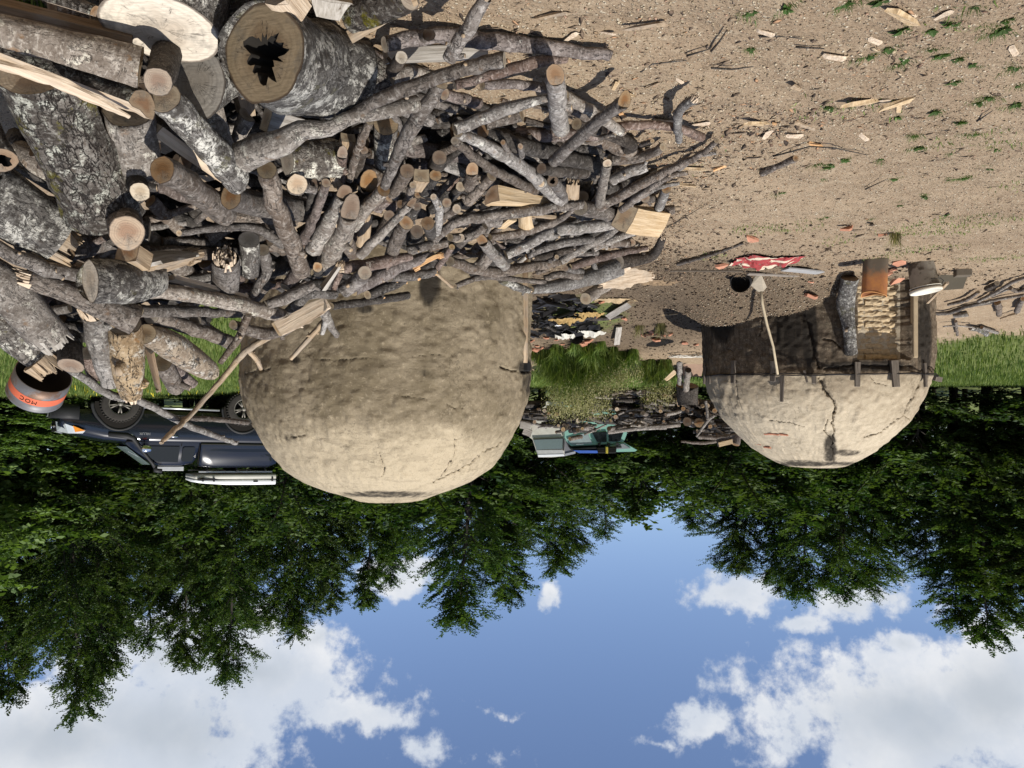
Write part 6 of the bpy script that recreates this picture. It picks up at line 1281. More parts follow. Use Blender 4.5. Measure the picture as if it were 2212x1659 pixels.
for i, (x, y, n, h, rad, hd, lab) in enumerate([(600, 640, 6500, .85, .52, (420, 1.02), 'big green grass clump with pale seed heads, tallest between the kilns'), (360, 620, 3200, .42, .36, None, 'shorter bright grass clump beside the near kiln'), (850, 630, 2600, .50, .34, (170, .62), 'medium grass clump right of the tallest one'), (1000, 620, 1600, .40, .3, (90, .5), 'low thin grass clump nearest the pale plank'),
                                             (1300, 720, 2600, .55, .26, (230, .72), 'grass clump with dense straw heads left of the chopping stump'), (720, 560, 1500, .35, .3, None, 'low grass clump behind the white plastic bags')]):
    g = at('J', x, y); tuft_obj('grass_clump', (g.x, g.y), n, h, rad, M_grass, 60+i, lab, 'grass clump', hd, .85, .014, TG)
g = at('H', 1520, 110); tuft_obj('dry_tuft', (g.x, g.y), 110, .20, .07, M_straw, 80, 'dry spiky straw tuft on the dirt before the rusty tin', 'tuft', None, .9, .008)
for x, y in ((1150, 400), (1330, 380)):
    g = at('J', x, y); tuft_obj('dry_tuft', (g.x, g.y), 190, .26, .20, M_straw, 82+x, 'straw coloured weed tuft on the dark soil %s' % ('near the grey white billet' if x < 1200 else 'nearer the sooty kiln'), 'tuft', None, .8, .007)
g = ground(25, 6); tuft_obj('grass_clump', (g.x+.02, g.y-.1), 420, .22, .16, M_grass, 90, 'bright grass blades in the corner beside the shaded split log', 'grass clump', None, 1.1, .006)
# small plants dotted over the yard
def rosette(seed, n=14, L_=.05):
    rg = random.Random(seed); mb = MB()
    for i in range(n):
        a = i*2.4+rg.uniform(-.3, .3); el = rg.uniform(.15, .8); d = Vector((math.cos(a)*math.cos(el), math.sin(a)*math.cos(el), math.sin(el))); s_ = d.cross(Vector((0, 0, 1))).normalized(); ln = L_*rg.uniform(.6, 1.2); w = ln*.28
        mb.add([(0, 0, 0), d*ln*.5+s_*w, d*ln-Vector((0, 0, ln*.25)), d*ln*.5-s_*w], [(0, 1, 2, 3)])
    me = meshpy('leaf_rosette', mb.v, mb.f); me.materials.append(M_leafb); return me
def tuftmesh(seed, n=60, h=.06):
    rg = random.Random(seed); mb = MB()
    for i in range(n):
        a = rg.uniform(0, 6.28); r = rg.random()*.05; b_ = Vector((math.cos(a)*r*1.6, math.sin(a)*r, 0)); d = Vector((math.cos(a)*.5+rg.uniform(-.3, .3), math.sin(a)*.5+rg.uniform(-.3, .3), 1)).normalized(); w = Vector((rg.uniform(-1, 1), rg.uniform(-1, 1), 0)).normalized()*.002; l_ = h*rg.uniform(.4, 1.1)
        mb.add([b_-w, b_+w, b_+d*l_], [(0, 1, 2)])
    me = meshpy('grass_tuft', mb.v, mb.f); me.materials.append(M_grass); return me
RO = [rosette(i) for i in range(3)]; TU = [tuftmesh(i) for i in range(3)]
DP = [(970, 40), (1200, 30), (1850, 30), (2050, 200), (1700, 160), (1580, 360), (1650, 400), (1750, 430), (1330, 480), (1280, 350), (1380, 440), (1730, 570), (1960, 700), (1900, 740), (2190, 620), (1600, 800), (1340, 830), (1840, 940), (1420, 960), (1750, 850), (760, 1165), (800, 1175), (840, 1160), (780, 1250), (1480, 1060), (1700, 1090), (2000, 1060), (1300, 1270), (1740, 1260), (1690, 1270), (1790, 1255), (1960, 1180), (270, 360), (280, 80), (530, 30), (480, 1370), (1180, 1140), (1640, 1530), (1140, 1550), (2150, 760), (1940, 190), (2120, 160), (2000, 240), (1120, 380), (830, 750), (940, 1130), (1530, 1380), (1350, 1440), (800, 1560), (2170, 500), (2130, 480), (1560, 220), (1340, 200), (1860, 480)]
for i, (x, y) in enumerate(DP):
    for q in range(2 if i % 3 else 3):
        g = at('D', x+rd.uniform(-28, 28), y+rd.uniform(-14, 14)); t_ = (i+q) % 2; o = bpy.data.objects.new('small_weed' if t_ else 'grass_tuft', (RO if t_ else TU)[i % 3]); COL.objects.link(o)
        o.location = (g.x, g.y, rz_(g.x, g.y)-.002); s_ = rd.uniform(.3, .68); o.scale = (s_*1.5, s_*1.1, s_); o.rotation_euler.z = rd.uniform(0, 6)
        tag(o, 'small green broad leaved weed growing in the bare dirt' if t_ else 'small green grass tuft growing in the bare dirt', 'plant' if t_ else 'grass tuft', 'small plants dotted over the dirt')
# ---- gravel, chips and litter
def bits(name, n, region, size, flat, mat, seed, label, lift=.3, stretch=1.):
    rg = np.random.default_rng(seed); x0, x1, y0, y1, fn = region; xs = rg.uniform(x0, x1, n); ys = rg.uniform(y0, y1, n); k_ = rg.random(n) < fn(xs, ys); xs, ys = xs[k_], ys[k_]; n = len(xs)
    s_ = rg.uniform(size[0], size[1], n)*(rg.random(n)**1.6*.8+.35); a = rg.uniform(0, 6.283, n); b_ = rg.normal(0, .25, n)
    oc = np.array([[1, 0, 0], [0, 1, 0], [-1, 0, 0], [0, -1, 0], [.2, .1, 1], [0, 0, -1]], float)
    v = oc[None]*rg.uniform(.6, 1.25, (n, 6, 1)); v[..., 0] *= stretch; v[..., 2] *= flat
    v *= s_[:, None, None]/2
    x_, y_, z_ = v[..., 0], v[..., 1], v[..., 2]; z_ = z_+x_*b_[:, None]
    ca, sa = np.cos(a)[:, None], np.sin(a)[:, None]; X = x_*ca-y_*sa+xs[:, None]; Y = x_*sa+y_*ca+ys[:, None]; Z = z_+(relief(xs, ys)+s_*flat*lift)[:, None]
    f = np.array([[0, 1, 4], [1, 2, 4], [2, 3, 4], [3, 0, 4], [1, 0, 5], [2, 1, 5], [3, 2, 5], [0, 3, 5]])[None]+np.arange(n)[:, None, None]*6
    me = meshnp(name, np.stack([X, Y, Z], -1).reshape(-1, 3), f.reshape(-1, 3)); me.attributes.new('tone', 'FLOAT', 'POINT').data.foreach_set('value', np.repeat(rg.random(n), 6).astype(np.float32))
    o = link(name, me, None, [mat], False); tag(o, label, None, None, 'stuff'); return o
def tonemat(name, cs, rough=.9):
    mt, k, b = material(name); at_ = k.n('Attribute', attribute_name='tone').outputs['Fac']; cr = k.n('ValToRGB', {0: at_}); r_ = cr.color_ramp; r_.interpolation = 'CONSTANT'
    while len(r_.elements) < len(cs): r_.elements.new(.5)
    for i, c in enumerate(cs): r_.elements[i].position = i/len(cs); r_.elements[i].color = (*c, 1)
    k.set(b.inputs['Base Color'], cr.outputs[0]); b.inputs['Roughness'].default_value = rough; b.inputs['Specular IOR Level'].default_value = .15; return mt
M_grav = tonemat('gravel', [(.38, .31, .21), (.30, .235, .155), (.46, .39, .28), (.20, .15, .10), (.52, .46, .36), (.34, .25, .17), (.36, .24, .17)])
M_chip = tonemat('wood_chips', [(.42, .33, .22), (.17, .12, .085), (.46, .37, .26), (.30, .21, .13), (.11, .08, .06), (.40, .24, .14), (.22, .17, .13), (.16, .10, .07)])
M_dark = tonemat('dark_litter', [(.09, .065, .046), (.15, .108, .076), (.22, .165, .115), (.055, .042, .034)])
vis = lambda x, y: (np.abs(x) < .72*y+.3).astype(float)
bits('gravel', 60000, (-4.2, 1.2, 2.2, 6.4, lambda x, y: vis(x, y)*np.clip(1.25-y/7, 0, 1)), (.006, .016), .6, M_grav, 1, 'fine pale gravel strewn over the bare dirt')
bits('gravel', 16000, (-7, 2., 5.5, 10.5, lambda x, y: vis(x, y)*.7), (.012, .026), .5, M_grav, 2, 'coarser gravel and clods farther out on the dirt')
def chipf(x, y):
    u = 1106-x/y*FV; v = 842-EYE*FV/y
    a = blob(u, v, 1500, 300, 190, 60)+blob(u, v, 1760, 262, 220, 22)*1.0+blob(u, v, 1530, 330, 130, 90)*.9+blob(u, v, 1440, 480, 60, 150)*.8+blob(u, v, 1250, 130, 300, 55)*.28+blob(u, v, 1900, 140, 90, 40)*.8+blob(u, v, 1100, 60, 400, 60)*.25+blob(u, v, 1650, 600, 500, 60)*.30+.035
    return np.clip(a, 0, 1)*vis(x, y)
bits('wood_chips', 80000, (-6, 1.6, 2.2, 9.5, chipf), (.006, .024), .22, M_chip, 3, 'wood chips and bark crumbs along the edge of the woodpile', .6, 2.2)
bits('twig_litter', 16000, (-6, 1.6, 2.2, 9.5, lambda x, y: np.clip(chipf(x, y)*.9+.05, 0, 1)*vis(x, y)), (.012, .032), .16, M_dark, 4, 'thin dark twigs and bark fibres on the dirt', .6, 3.4)
def darkf(x, y): return np.clip(fields(x, y)[1]*1.3-.15, 0, 1)*vis(x, y)
bits('soil_crumbs', 26000, (-6.5, 3, 6.2, 14, darkf), (.015, .045), .5, M_dark, 5, 'dark crumbly soil and burnt bits between the kilns', .5, 1.3)
bits('soil_crumbs', 9000, (-6.2, -2.3, 8.2, 10.2, lambda x, y: np.clip((terrain(x, y)-_t0(x, y))*6, 0, 1)), (.012, .03), .6, M_grav, 6, 'loose earth crumbs on the mounds against the sooty kiln', .5, 1.1)
# larger chips one can single out
CM = []
for i in range(5):
    mb = MB(); mb.box((0, 0, 0), (.10, .021, .009)); rg = random.Random(i); mb.v = [v+Vector((rg.uniform(-.02, .02), rg.uniform(-.006, .006), rg.uniform(-.003, .004))) for v in mb.v]; me = meshpy('wood_chip', mb.v, mb.f); me.materials.append(WD[['blond', 'pale', 'tan', 'orange', 'pale'][i]]); CM.append(me)
for (z, x, y, s_, m_, lab) in [('D', 380, 212, 1., 1, 'squarish whitish chip on the dirt, nearest the top border'), ('D', 1070, 700, 2.6, 0, 'longest straight pale splinter on the dirt'), ('D', 1310, 715, 2.1, 0, 'slanting pale splinter right of the longest one'), ('D', 1240, 715, 1.2, 1, 'short pale splinter between the two long ones'), ('D', 1320, 745, 1.3, 0, None), ('D', 330, 850, 1.9, 0, 'blond chip stack piece beside the round orange chip'), ('D', 445, 860, 1.0, 3, 'round orange chip at the edge of the chips'), ('D', 590, 950, 1.4, 1, 'creamy white chip among dark litter'), ('D', 400, 930, 1.3, 1, None), ('D', 660, 865, 1.5, 2, 'grey brown bark chip right of the round orange chip'), ('D', 1080, 975, 1.1, 1, None), ('D', 740, 1035, 1.3, 3, None), ('D', 50, 1170, 1.2, 3, 'folded orange bark chip near the lone stick'), ('D', 600, 590, 1.6, 2, 'dark slanted bark sliver on clean dirt'), ('D', 870, 370, 1.3, 1, 'torn pale chip standing on clean dirt'), ('D', 1370, 85, 2.2, 0, 'thin long straw coloured splinter near the top border'), ('D', 1390, 105, 1., 1, None), ('D', 1640, 90, 1., 1, None), ('D', 1160, 290, 1., 1, None), ('D', 2140, 360, 1., 1, 'pale angular chip near the right border'),
    ('C', 1500, 800, 1.5, 0, 'cream splinter beside the stout jutting log'), ('C', 1370, 695, 1.2, 0, None), ('C', 990, 300, .9, 1, None), ('C', 820, 110, 1.7, 2, 'brown grey splinter near the long reddish log'), ('C', 1940, 675, .7, 1, 'small round white chip on the dirt'), ('C', 1300, 295, .9, 1, None), ('C', 2060, 1440, 2.2, 0, 'upright blond torn piece at the tip of the fan'), ('C', 2000, 1560, 2., 0, 'second blond torn piece at the tip of the fan'), ('C', 1800, 1050, 1.6, 1, None), ('C', 1440, 1000, 1.0, 3, None), ('C', 2120, 1080, 1.2, 1, None), ('C', 1700, 720, 1.0, 2, None), ('C', 1640, 200, 2., 2, 'dark brown bark sliver on the dirt over the long reddish log')]:
    g = at(z, x, y); o = bpy.data.objects.new('wood_chip', CM[m_]); COL.objects.link(o); o.location = (g.x, g.y, rz_(g.x, g.y)+.008*s_); o.scale = (s_*.66, s_*.66, s_*.6) if s_ > 1.4 else (s_*.6, s_*.8, s_*.6); o.rotation_euler = (rd.uniform(-.2, .3), rd.uniform(-.25, .25), rd.uniform(-.6, .6) if s_ > 1.8 else rd.uniform(0, 3)); tag(o, lab or 'pale wood chip lying on the bare dirt', 'wood chip', 'larger wood chips on the dirt')
crumple('bark_curls', at('G', 1800, 1130)+Vector((0, 0, -.01)), .60, .3, .05, simple('brown_bark_curls', (.20, .14, .085), .85, var=.6, sc=14), 'curled striped brown bark scraps beyond the torn trunk', 'bark scraps', 21, 30)
crumple('bark_curls', at('G', 1420, 1290)+Vector((0, 0, -.01)), .75, .5, .05, simple('tan_bark_curls', (.36, .27, .16), .85, var=.5, sc=16), 'crumpled tan bark scraps under the torn trunk', 'bark scraps', 23, 34)
# thin bare twigs on the dirt
for i, (z, pts) in enumerate([('D', [(0, 460), (150, 470), (300, 450)]), ('D', [(340, 235), (500, 232), (640, 250)]), ('D', [(600, 310), (800, 322)]), ('D', [(440, 1090), (700, 1020), (870, 1030), (1100, 1080)]), ('D', [(1090, 1325), (1250, 1250)]), ('C', [(1600, 600), (1700, 530), (2000, 500)]), ('C', [(2000, 460), (2200, 400)]), ('D', [(1880, 840), (1990, 765)]), ('D', [(0, 340), (60, 270), (110, 190)]), ('G', [(1700, 700), (1900, 600), (2150, 450)])]):
    pp = [at(z, x, y)+Vector((0, 0, .012)) for x, y in pts]; mb = MB(); mb.tube(pp, [.005]+[.004]*(len(pp)-2)+[.002], 5); o = mb.build('twig', BK['dark'], None, True); tag(o, 'thin bare dark twig lying on the dirt', 'twig', 'thin twigs lying on the dirt')
# ---------------------------------------------------------------- pickup
def carpaint(name, c, rough=.25, metal=.2, dust=(.16, .13, .10), dz=.75):
    mt, k, b = material(name); co = k.n('TexCoord').outputs['Object']; z = k.n('SeparateXYZ', {0: co}).outputs[2]; n = k.noise(co, 7., 7, .7)
    f = k.math('MULTIPLY', k.ramp(k.math('ADD', z, k.math('MULTIPLY', k.math('SUBTRACT', n, .5), 1.1)), dz, .30), .55)
    k.set(b.inputs['Base Color'], k.mix(f, c, dust)); k.set(b.inputs['Roughness'], k.math('ADD', rough, k.math('MULTIPLY', f, .8))); b.inputs['Metallic'].default_value = metal
    b.inputs['Coat Weight'].default_value = .5; b.inputs['Coat Roughness'].default_value = .08; return mt
M_navy = carpaint('navy_black_paint', (.007, .009, .016), .2, .1); M_plast = simple('black_plastic', (.022, .022, .023), .6); M_tyre = simple('tyre_rubber', (.035, .031, .027), .85, var=.4, sc=20)
def glassm(name, c=(.02, .03, .035), rough=.05):
    mt, k, b = material(name); b.inputs['Base Color'].default_value = (*c, 1); b.inputs['Roughness'].default_value = rough; b.inputs['Specular IOR Level'].default_value = .5; return mt
M_glass = glassm('dark_glass', (.008, .010, .012)); M_wind = glassm('windscreen_glass', (.14, .18, .18), .06)
M_chrome = simple('chrome', (.75, .76, .78), .12, 1., var=.03); M_rim = simple('dusty_alloy', (.20, .185, .16), .5, .3); M_lamp = simple('headlamp_clear', (.62, .66, .68), .15, .3, spec=.8); M_amber = simple('amber_lens', (.75, .27, .03), .3); M_white = simple('white_shell', (.78, .79, .80), .35, var=.04, sc=4); M_whiteg = simple('dusty_white_shell', (.44, .43, .38), .5, var=.25, sc=3); M_silver = simple('brushed_silver', (.5, .51, .52), .35, .6)
FH, RH = Vector((9.43, 18.5, 1.73)), Vector((7.07, 20.2, 1.90))   # near side hubs
hd = (FH-RH).normalized(); sd_ = Vector((hd.y, -hd.x, 0)).normalized()
if sd_.y > 0: sd_ = -sd_
upv = (hd.cross(sd_)); upv = upv if upv.z > 0 else -upv
Mrot = Matrix((hd, -sd_ if False else upv.cross(hd), upv)).transposed()      # x forward, y left, z up
WB = (FH-RH).length
near = -1 if (Mrot @ Vector((0, 1, 0))).y > 0 else 1       # which local y faces the camera
TR = 1.74; org = RH-(Mrot @ Vector((0, near*TR/2, .43)))
pk = empty('pickup_truck'); pk.matrix_world = Matrix.Translation(org) @ (Mrot @ Matrix.Rotation(R(-near*2.5), 3, 'X')).to_4x4()
tag(pk, 'dark navy pickup with canopy, snorkel and muddy tyres behind the woodpile', 'pickup')
def loft(stations, n_half, name, mats, parent, smooth=True, mi=None):
    # stations: list of (x, [(y, z), ...]) from bottom centre line round one side to the top centre line; mirrored
    mb = MB(); rows = []
    for x, sec in stations:
        full = [(y, z) for y, z in sec]+[(-y, z) for y, z in reversed(sec)]
        rows.append([Vector((x, y, z)) for y, z in full])
    n = len(rows[0]); vs = [v for r_ in rows for v in r_]; fs = []; mm = []
    for i in range(len(rows)-1):
        for j in range(n-1): fs.append((i*n+j, i*n+j+1, (i+1)*n+j+1, (i+1)*n+j))
        fs.append((i*n+n-1, i*n, (i+1)*n, (i+1)*n+n-1))
    fs += [tuple(range(n-1, -1, -1)), tuple((len(rows)-1)*n+j for j in range(n))]
    mb.add(vs, fs); return mb.build(name, mats, parent, smooth)
def bodysec(zb, zbelt, ztop, w, wt, crown=.03): return [(w*.90, zb), (w*.985, zb+.10), (w, (zb+zbelt)/2), (w*.985, zbelt-.08), (w*.955, zbelt), (wt, ztop-.03), (wt*.80, ztop), (.0, ztop+crown)]
W2 = .90
lower = [(-1.22, 1.0), (-1.18, 1.0), (-.6, 1.0), (0, 1.0), (.6, 1.0), (1.05, 1.0), (1.8, 1.0), (2.35, 1.0), (2.75, .99), (3.2, .97), (3.55, .93), (3.78, .86), (3.90, .74)]
st = []
for x, wf in lower:
    zb = .58 if x < 2.4 else .60; zt = 1.22 if x < 2.3 else np.interp(x, [2.3, 3.2, 3.75, 3.90], [1.22, 1.16, 1.05, .92])
    st.append((x, [(0, zb), (W2*wf*.86, zb), (W2*wf*.97, zb+.10), (W2*wf, zb+.30), (W2*wf*.985, zt-.14), (W2*wf*.95, zt-.03), (W2*wf*.80, zt), (0, zt+.035)]))
loft(st, 8, 'body', [M_navy], pk)
cab = []
for x, zt, wt in [(1.02, 1.24, .80), (1.06, 1.66, .70), (1.14, 1.80, .655), (1.45, 1.855, .64), (1.9, 1.85, .64), (2.05, 1.80, .65), (2.35, 1.57, .70), (2.72, 1.26, .78)]:
    cab.append((x, [(0, 1.15), (.86, 1.15), (.855, 1.20), (wt+.02 if zt > 1.5 else .84, zt-.06 if zt > 1.3 else zt-.02), (wt-.04, zt-.01), (wt*.6, zt+.012), (0, zt+.02)]))
loft(cab, 7, 'cab', [M_navy], pk)
can = []
for x, zt, wt in [(-1.20, 1.25, .80), (-1.12, 1.50, .75), (-1.0, 1.80, .69), (-.8, 1.90, .67), (.6, 1.91, .67), (.92, 1.88, .68), (.98, 1.80, .70), (1.0, 1.24, .82)]:
    can.append((x, [(0, 1.18), (.86, 1.18), (.865, 1.24), (wt+.03, zt-.08 if zt > 1.4 else zt-.01), (wt-.04, zt-.01), (wt*.6, zt+.01), (0, zt+.02)]))
loft(can, 7, 'canopy', [M_navy], pk)
def side_panel(name, pts, mat, off=.006, r_=.0, parent=pk, thick=.012):
    # pts (x, z) polygon laid on the leaning side wall that faces the camera
    n = len(pts); f = lambda z: np.interp(z, [1.18, 1.24, 1.85], [.866, .862, .665]) if z > 1.17 else np.interp(z, [.6, .9, 1.17], [.885, .903, .86])
    vs = [(x, near*(f(z)+off), z) for x, z in pts]+[(x, near*(f(z)+off-thick), z) for x, z in pts]
    fs = [tuple(range(n)), tuple(range(2*n-1, n-1, -1))]+[(i, i+n, (i+1) % n+n, (i+1) % n) for i in range(n)]
    return MB().add(vs, fs).build(name, mat, parent)
def rounded(x0, x1, z0, z1, r, sk=(0, 0)):
    out = []
    for cx, cz, a0 in ((x1-r, z1-r, 0), (x0+r, z1-r, 90), (x0+r, z0+r, 180), (x1-r, z0+r, 270)):
        for q in (0, 30, 60, 90): a = R(a0+q); z = cz+r*math.sin(a); x = cx+r*math.cos(a); t = (z-z0)/(z1-z0); out.append((x+sk[0]*t if x < (x0+x1)/2 else x+sk[1]*t, z))
    return out
side_panel('window', rounded(-.98, .78, 1.34, 1.76, .09, (.08, 0)), M_glass, .010)
side_panel('window', rounded(1.12, 1.42, 1.30, 1.72, .05, (.04, 0)), M_glass, .010).name = 'window'
side_panel('window', [(1.50, 1.29), (2.50, 1.29), (2.36, 1.44), (2.10, 1.66), (1.95, 1.73), (1.50, 1.74)], M_glass, .012)
side_panel('door_seam', [(1.455, .66), (1.467, .66), (1.467, 1.28), (1.455, 1.28)], M_void, .004); side_panel('door_seam', [(2.49, .66), (2.502, .66), (2.502, 1.22), (2.49, 1.22)], M_void, .004)
side_panel('bed_seam', [(1.0, .62), (1.02, .62), (1.02, 1.80), (1.0, 1.80)], M_void, .006); side_panel('bed_rail', [(-1.18, 1.205), (1.0, 1.205), (1.0, 1.235), (-1.18, 1.235)], M_plast, .02)
h_ = MB().tube([(1.56, near*.915, 1.07), (1.60, near*.935, 1.075), (1.74, near*.935, 1.075), (1.78, near*.915, 1.07)], .016, 8).build('door_handle', M_chrome, pk, True)
# windscreen and mirror
MB().add([(2.66, -.70, 1.30), (2.66, .70, 1.30), (2.09, .60, 1.80), (2.09, -.60, 1.80), (2.78, 0, 1.30), (2.16, 0, 1.82)], [(0, 4, 5, 3), (4, 1, 2, 5)]).build('windscreen', M_wind, pk, True).location = (.03, 0, .012)
mi_ = MB(); mi_.lathe([(0, -.11), (.07, -.10), (.09, 0), (.085, .08), (0, .11)], 14, M=Matrix.Rotation(R(90), 3, 'Y')); mo = mi_.build('mirror', M_chrome, pk, True); mo.location = (2.30, near*1.02, 1.36); mo.scale = (1, .55, 1); MB().tube([(2.32, near*.86, 1.30), (2.30, near*.98, 1.33)], .02, 6).build('mirror_arm', M_plast, pk)
# snorkel
MB().tube([(3.12, near*.88, 1.05), (2.72, near*.92, 1.08), (2.58, near*.90, 1.12), (2.42, near*.86, 1.34), (2.10, near*.74, 1.76), (2.02, near*.70, 1.90)], [.05, .055, .05, .04, .04, .045], 10).build('snorkel', M_plast, pk, True)
MB().tube([(2.02, near*.70, 1.86), (2.0, near*.70, 1.97), (1.86, near*.70, 1.99)], [.05, .06, .055], 10).build('snorkel_head', M_plast, pk, True)
# wheel arches, wheels
def wheel(x, y, z, fr):
    w = empty('wheel', (x, y, z)); w.parent = pk
    s_ = 1 if y*near > 0 else -1; M90 = Matrix.Rotation(R(90), 3, 'X')
    mb = MB(); mb.lathe([(.26, -.13), (.37, -.14), (.415, -.12), (.43, -.06), (.43, .06), (.415, .12), (.37, .14), (.26, .13)], 40, M=M90)
    for i in range(40):
        a = 2*math.pi*i/40
        for yy in (-.085, .085): mb.box(((.432)*math.cos(a), yy, .432*math.sin(a)), (.03, .10, .030), Matrix.Rotation(-a, 3, 'Y'))
    mb.build('tyre', M_tyre, w, True)
    rb = MB()
    yy = near*s_*.09
    for q in range(5):
        a = 2*math.pi*q/5+.3
        for da in (-.16, .16): rb.tube([(.05*math.cos(a), yy, .05*math.sin(a)), (.235*math.cos(a+da), yy*1.05, .235*math.sin(a+da))], .017, 6)
    rb.tube([(0, yy*.8, 0), (0, yy*1.25, 0)], .055, 12)
    vs = [(.252*math.cos(2*math.pi*i/30), yy*1.1, .252*math.sin(2*math.pi*i/30)) for i in range(31)]; rb.tube(vs, .016, 6, cap=False)
    rb.build('rim', M_rim, w, True)
    MB().lathe([(.235, 0), (0, 0)], 24, M=Matrix.Translation((0, near*s_*.05, 0)).to_3x3() @ M90).build('rim_back', M_void, w)
for x in (0, WB):
    for y in (-TR/2, TR/2): wheel(x, y, .43, x > 1)
    mb = MB(); M90 = Matrix.Rotation(R(90), 3, 'X')
    for yy in (near*.895,):
        pts = [(x+.53*math.cos(a), yy, .47+.50*math.sin(a)) for a in [R(-8+q*9.8) for q in range(21)]]; mb.tube(pts, .028, 8)
    mb.build('wheel_flare', M_plast, pk, True)
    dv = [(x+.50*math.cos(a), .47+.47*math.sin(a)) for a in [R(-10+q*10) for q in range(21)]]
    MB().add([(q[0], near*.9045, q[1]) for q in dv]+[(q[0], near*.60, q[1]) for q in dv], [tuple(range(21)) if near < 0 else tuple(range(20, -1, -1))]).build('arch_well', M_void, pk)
# nose: bumper, grille, lamps, plate
loft([(3.62, [(0, .48), (.72, .48), (.90, .56), (.91, .74), (.88, .80), (0, .80)]), (3.88, [(0, .46), (.68, .46), (.84, .54), (.85, .74), (.80, .79), (0, .79)]), (4.0, [(0, .50), (.55, .50), (.66, .57), (.66, .72), (.6, .77), (0, .77)])], 6, 'front_bumper', [M_plast], pk)
MB().box((3.885, 0, .93), (.08, .86, .20)).build('grille', M_void, pk, bevel=.02); MB().box((3.93, 0, .93), (.03, .84, .035)).build('grille_bar', M_chrome, pk, bevel=.008)
eb = MB(); eb.tube([(3.955, .075*math.cos(a), .93+.05*math.sin(a)) for a in [6.2832*i/20 for i in range(21)]], .010, 6, cap=False); eb.tube([(3.955, .03*math.cos(a), .93+.045*math.sin(a)) for a in [6.2832*i/20 for i in range(21)]], .008, 6, cap=False); eb.tube([(3.955, .05*math.cos(a), .955+.022*math.sin(a)) for a in [6.2832*i/20 for i in range(21)]], .008, 6, cap=False); eb.build('emblem', M_chrome, pk, True)
for s_ in (near, -near):
    h_ = MB().add([(3.915, s_*.44, .84), (3.80, s_*.76, .88), (3.52, s_*.895, 1.00), (3.55, s_*.86, 1.05), (3.75, s_*.74, 1.055), (3.89, s_*.47, 1.02)], [(0, 1, 5), (1, 4, 5), (1, 2, 3, 4)]); hl = h_.build('headlight', M_lamp, pk); 
    so2 = hl.modifiers.new('thick', 'SOLIDIFY'); so2.thickness = .03; so2.offset = 0
    am = MB().add([(3.70, s_*.842, .915), (3.52, s_*.915, 1.00), (3.66, s_*.85, 1.03)], [(0, 1, 2)]).build('turn_lens', M_amber, hl); so2 = am.modifiers.new('thick', 'SOLIDIFY'); so2.thickness = .035; so2.offset = 0
def text(s_, size, mat, parent, M_, name='lettering', ext=.003):
    c = bpy.data.curves.new(name, 'FONT'); c.body = s_; c.size = size; c.extrude = ext; c.align_x = 'CENTER'; c.align_y = 'CENTER'; o = bpy.data.objects.new(name, c); COL.objects.link(o); c.materials.append(mat)
    me = bpy.data.meshes.new_from_object(o); bpy.data.objects.remove(o); o = bpy.data.objects.new(name, me); COL.objects.link(o)
    if not me.materials: me.materials.append(mat)
    o.parent = parent; o.matrix_local = M_; return o
pl = MB().box((4.015, 0, .72), (.012, .42, .13)).build('number_plate', M_plast, pk, bevel=.004)
MB().box((4.024, 0, .715), (.006, .37, .085)).build('plate_face', simple('plate_grey', (.42, .44, .42), .5), pl)
Mfront = Matrix(((0, 0, 1, 4.030), (1, 0, 0, 0), (0, 1, 0, .712), (0, 0, 0, 1)))
text('5GUTI 335', .078, M_void, pl, Mfront)
Ms = Matrix(((-near, 0, 0, 2.33), (0, 0, near, near*.905), (0, 1, 0, 1.03), (0, 0, 0, 1))) if near > 0 else Matrix(((1, 0, 0, 2.33), (0, 0, -1, -.905), (0, 1, 0, 1.03), (0, 0, 0, 1)))
M_badge = simple('badge_silver', (.6, .6, .6), .3, .7)
text('HILUX', .085, M_badge, pk, Ms, 'badge'); Ms2 = Ms.copy(); Ms2[2][3] = 1.12; text('SRV', .06, simple('badge_red', (.45, .05, .04), .4), pk, Ms2, 'badge')
MB().box((2.62, near*.905, 1.07), (.06, .012, .05)).build('side_repeater', M_lamp, pk, bevel=.01)
MB().tube([(.62, near*.96, .50), (2.40, near*.96, .50)], .035, 8).build('running_board', M_silver, pk, True)
MB().box((.9, 0, .50), (4.2, .9, .14)).build('chassis', M_void, pk); MB().tube([(0, -.7, .43), (0, .7, .43)], .06, 8).build('axle', M_plast, pk); MB().tube([(WB, -.7, .43), (WB, .7, .43)], .06, 8).build('axle', M_plast, pk)
# roof rack, awning, aerial and roof box
for yy in (-.55, .55): MB().box((.0, yy, 2.02), (1.9, .04, .035)).build('roof_rail', M_silver, pk)
for xx in (-.75, .0, .75): MB().box((xx, 0, 1.99), (.05, 1.25, .04)).build('crossbar', M_plast, pk)
for xx in (-.75, .0, .75): MB().box((xx, near*.55, 1.95), (.04, .05, .09)).build('bar_foot', M_plast, pk)
MB().box((1.62, near*.45, 1.93), (.62, .16, .12)).build('roof_case', simple('light_grey_case', (.42, .43, .44), .5), pk, bevel=.01)
MB().tube([(2.15, near*.5, 1.75), (2.5, near*.52, 1.52), (2.62, near*.52, 1.45)], .006, 5).build('wiper_cable', M_silver, pk)
ZA, ZB = [-1, .43, .58, 1.22, 1.85, 1.95, 2.1, 3.2], [-1, .43, .55, 1.37, 1.92, 2.0, 2.16, 3.3]
wz = lambda z: float(np.interp(z, ZA, ZB)); wx = lambda x: x+max(0, x-3.3)*.42
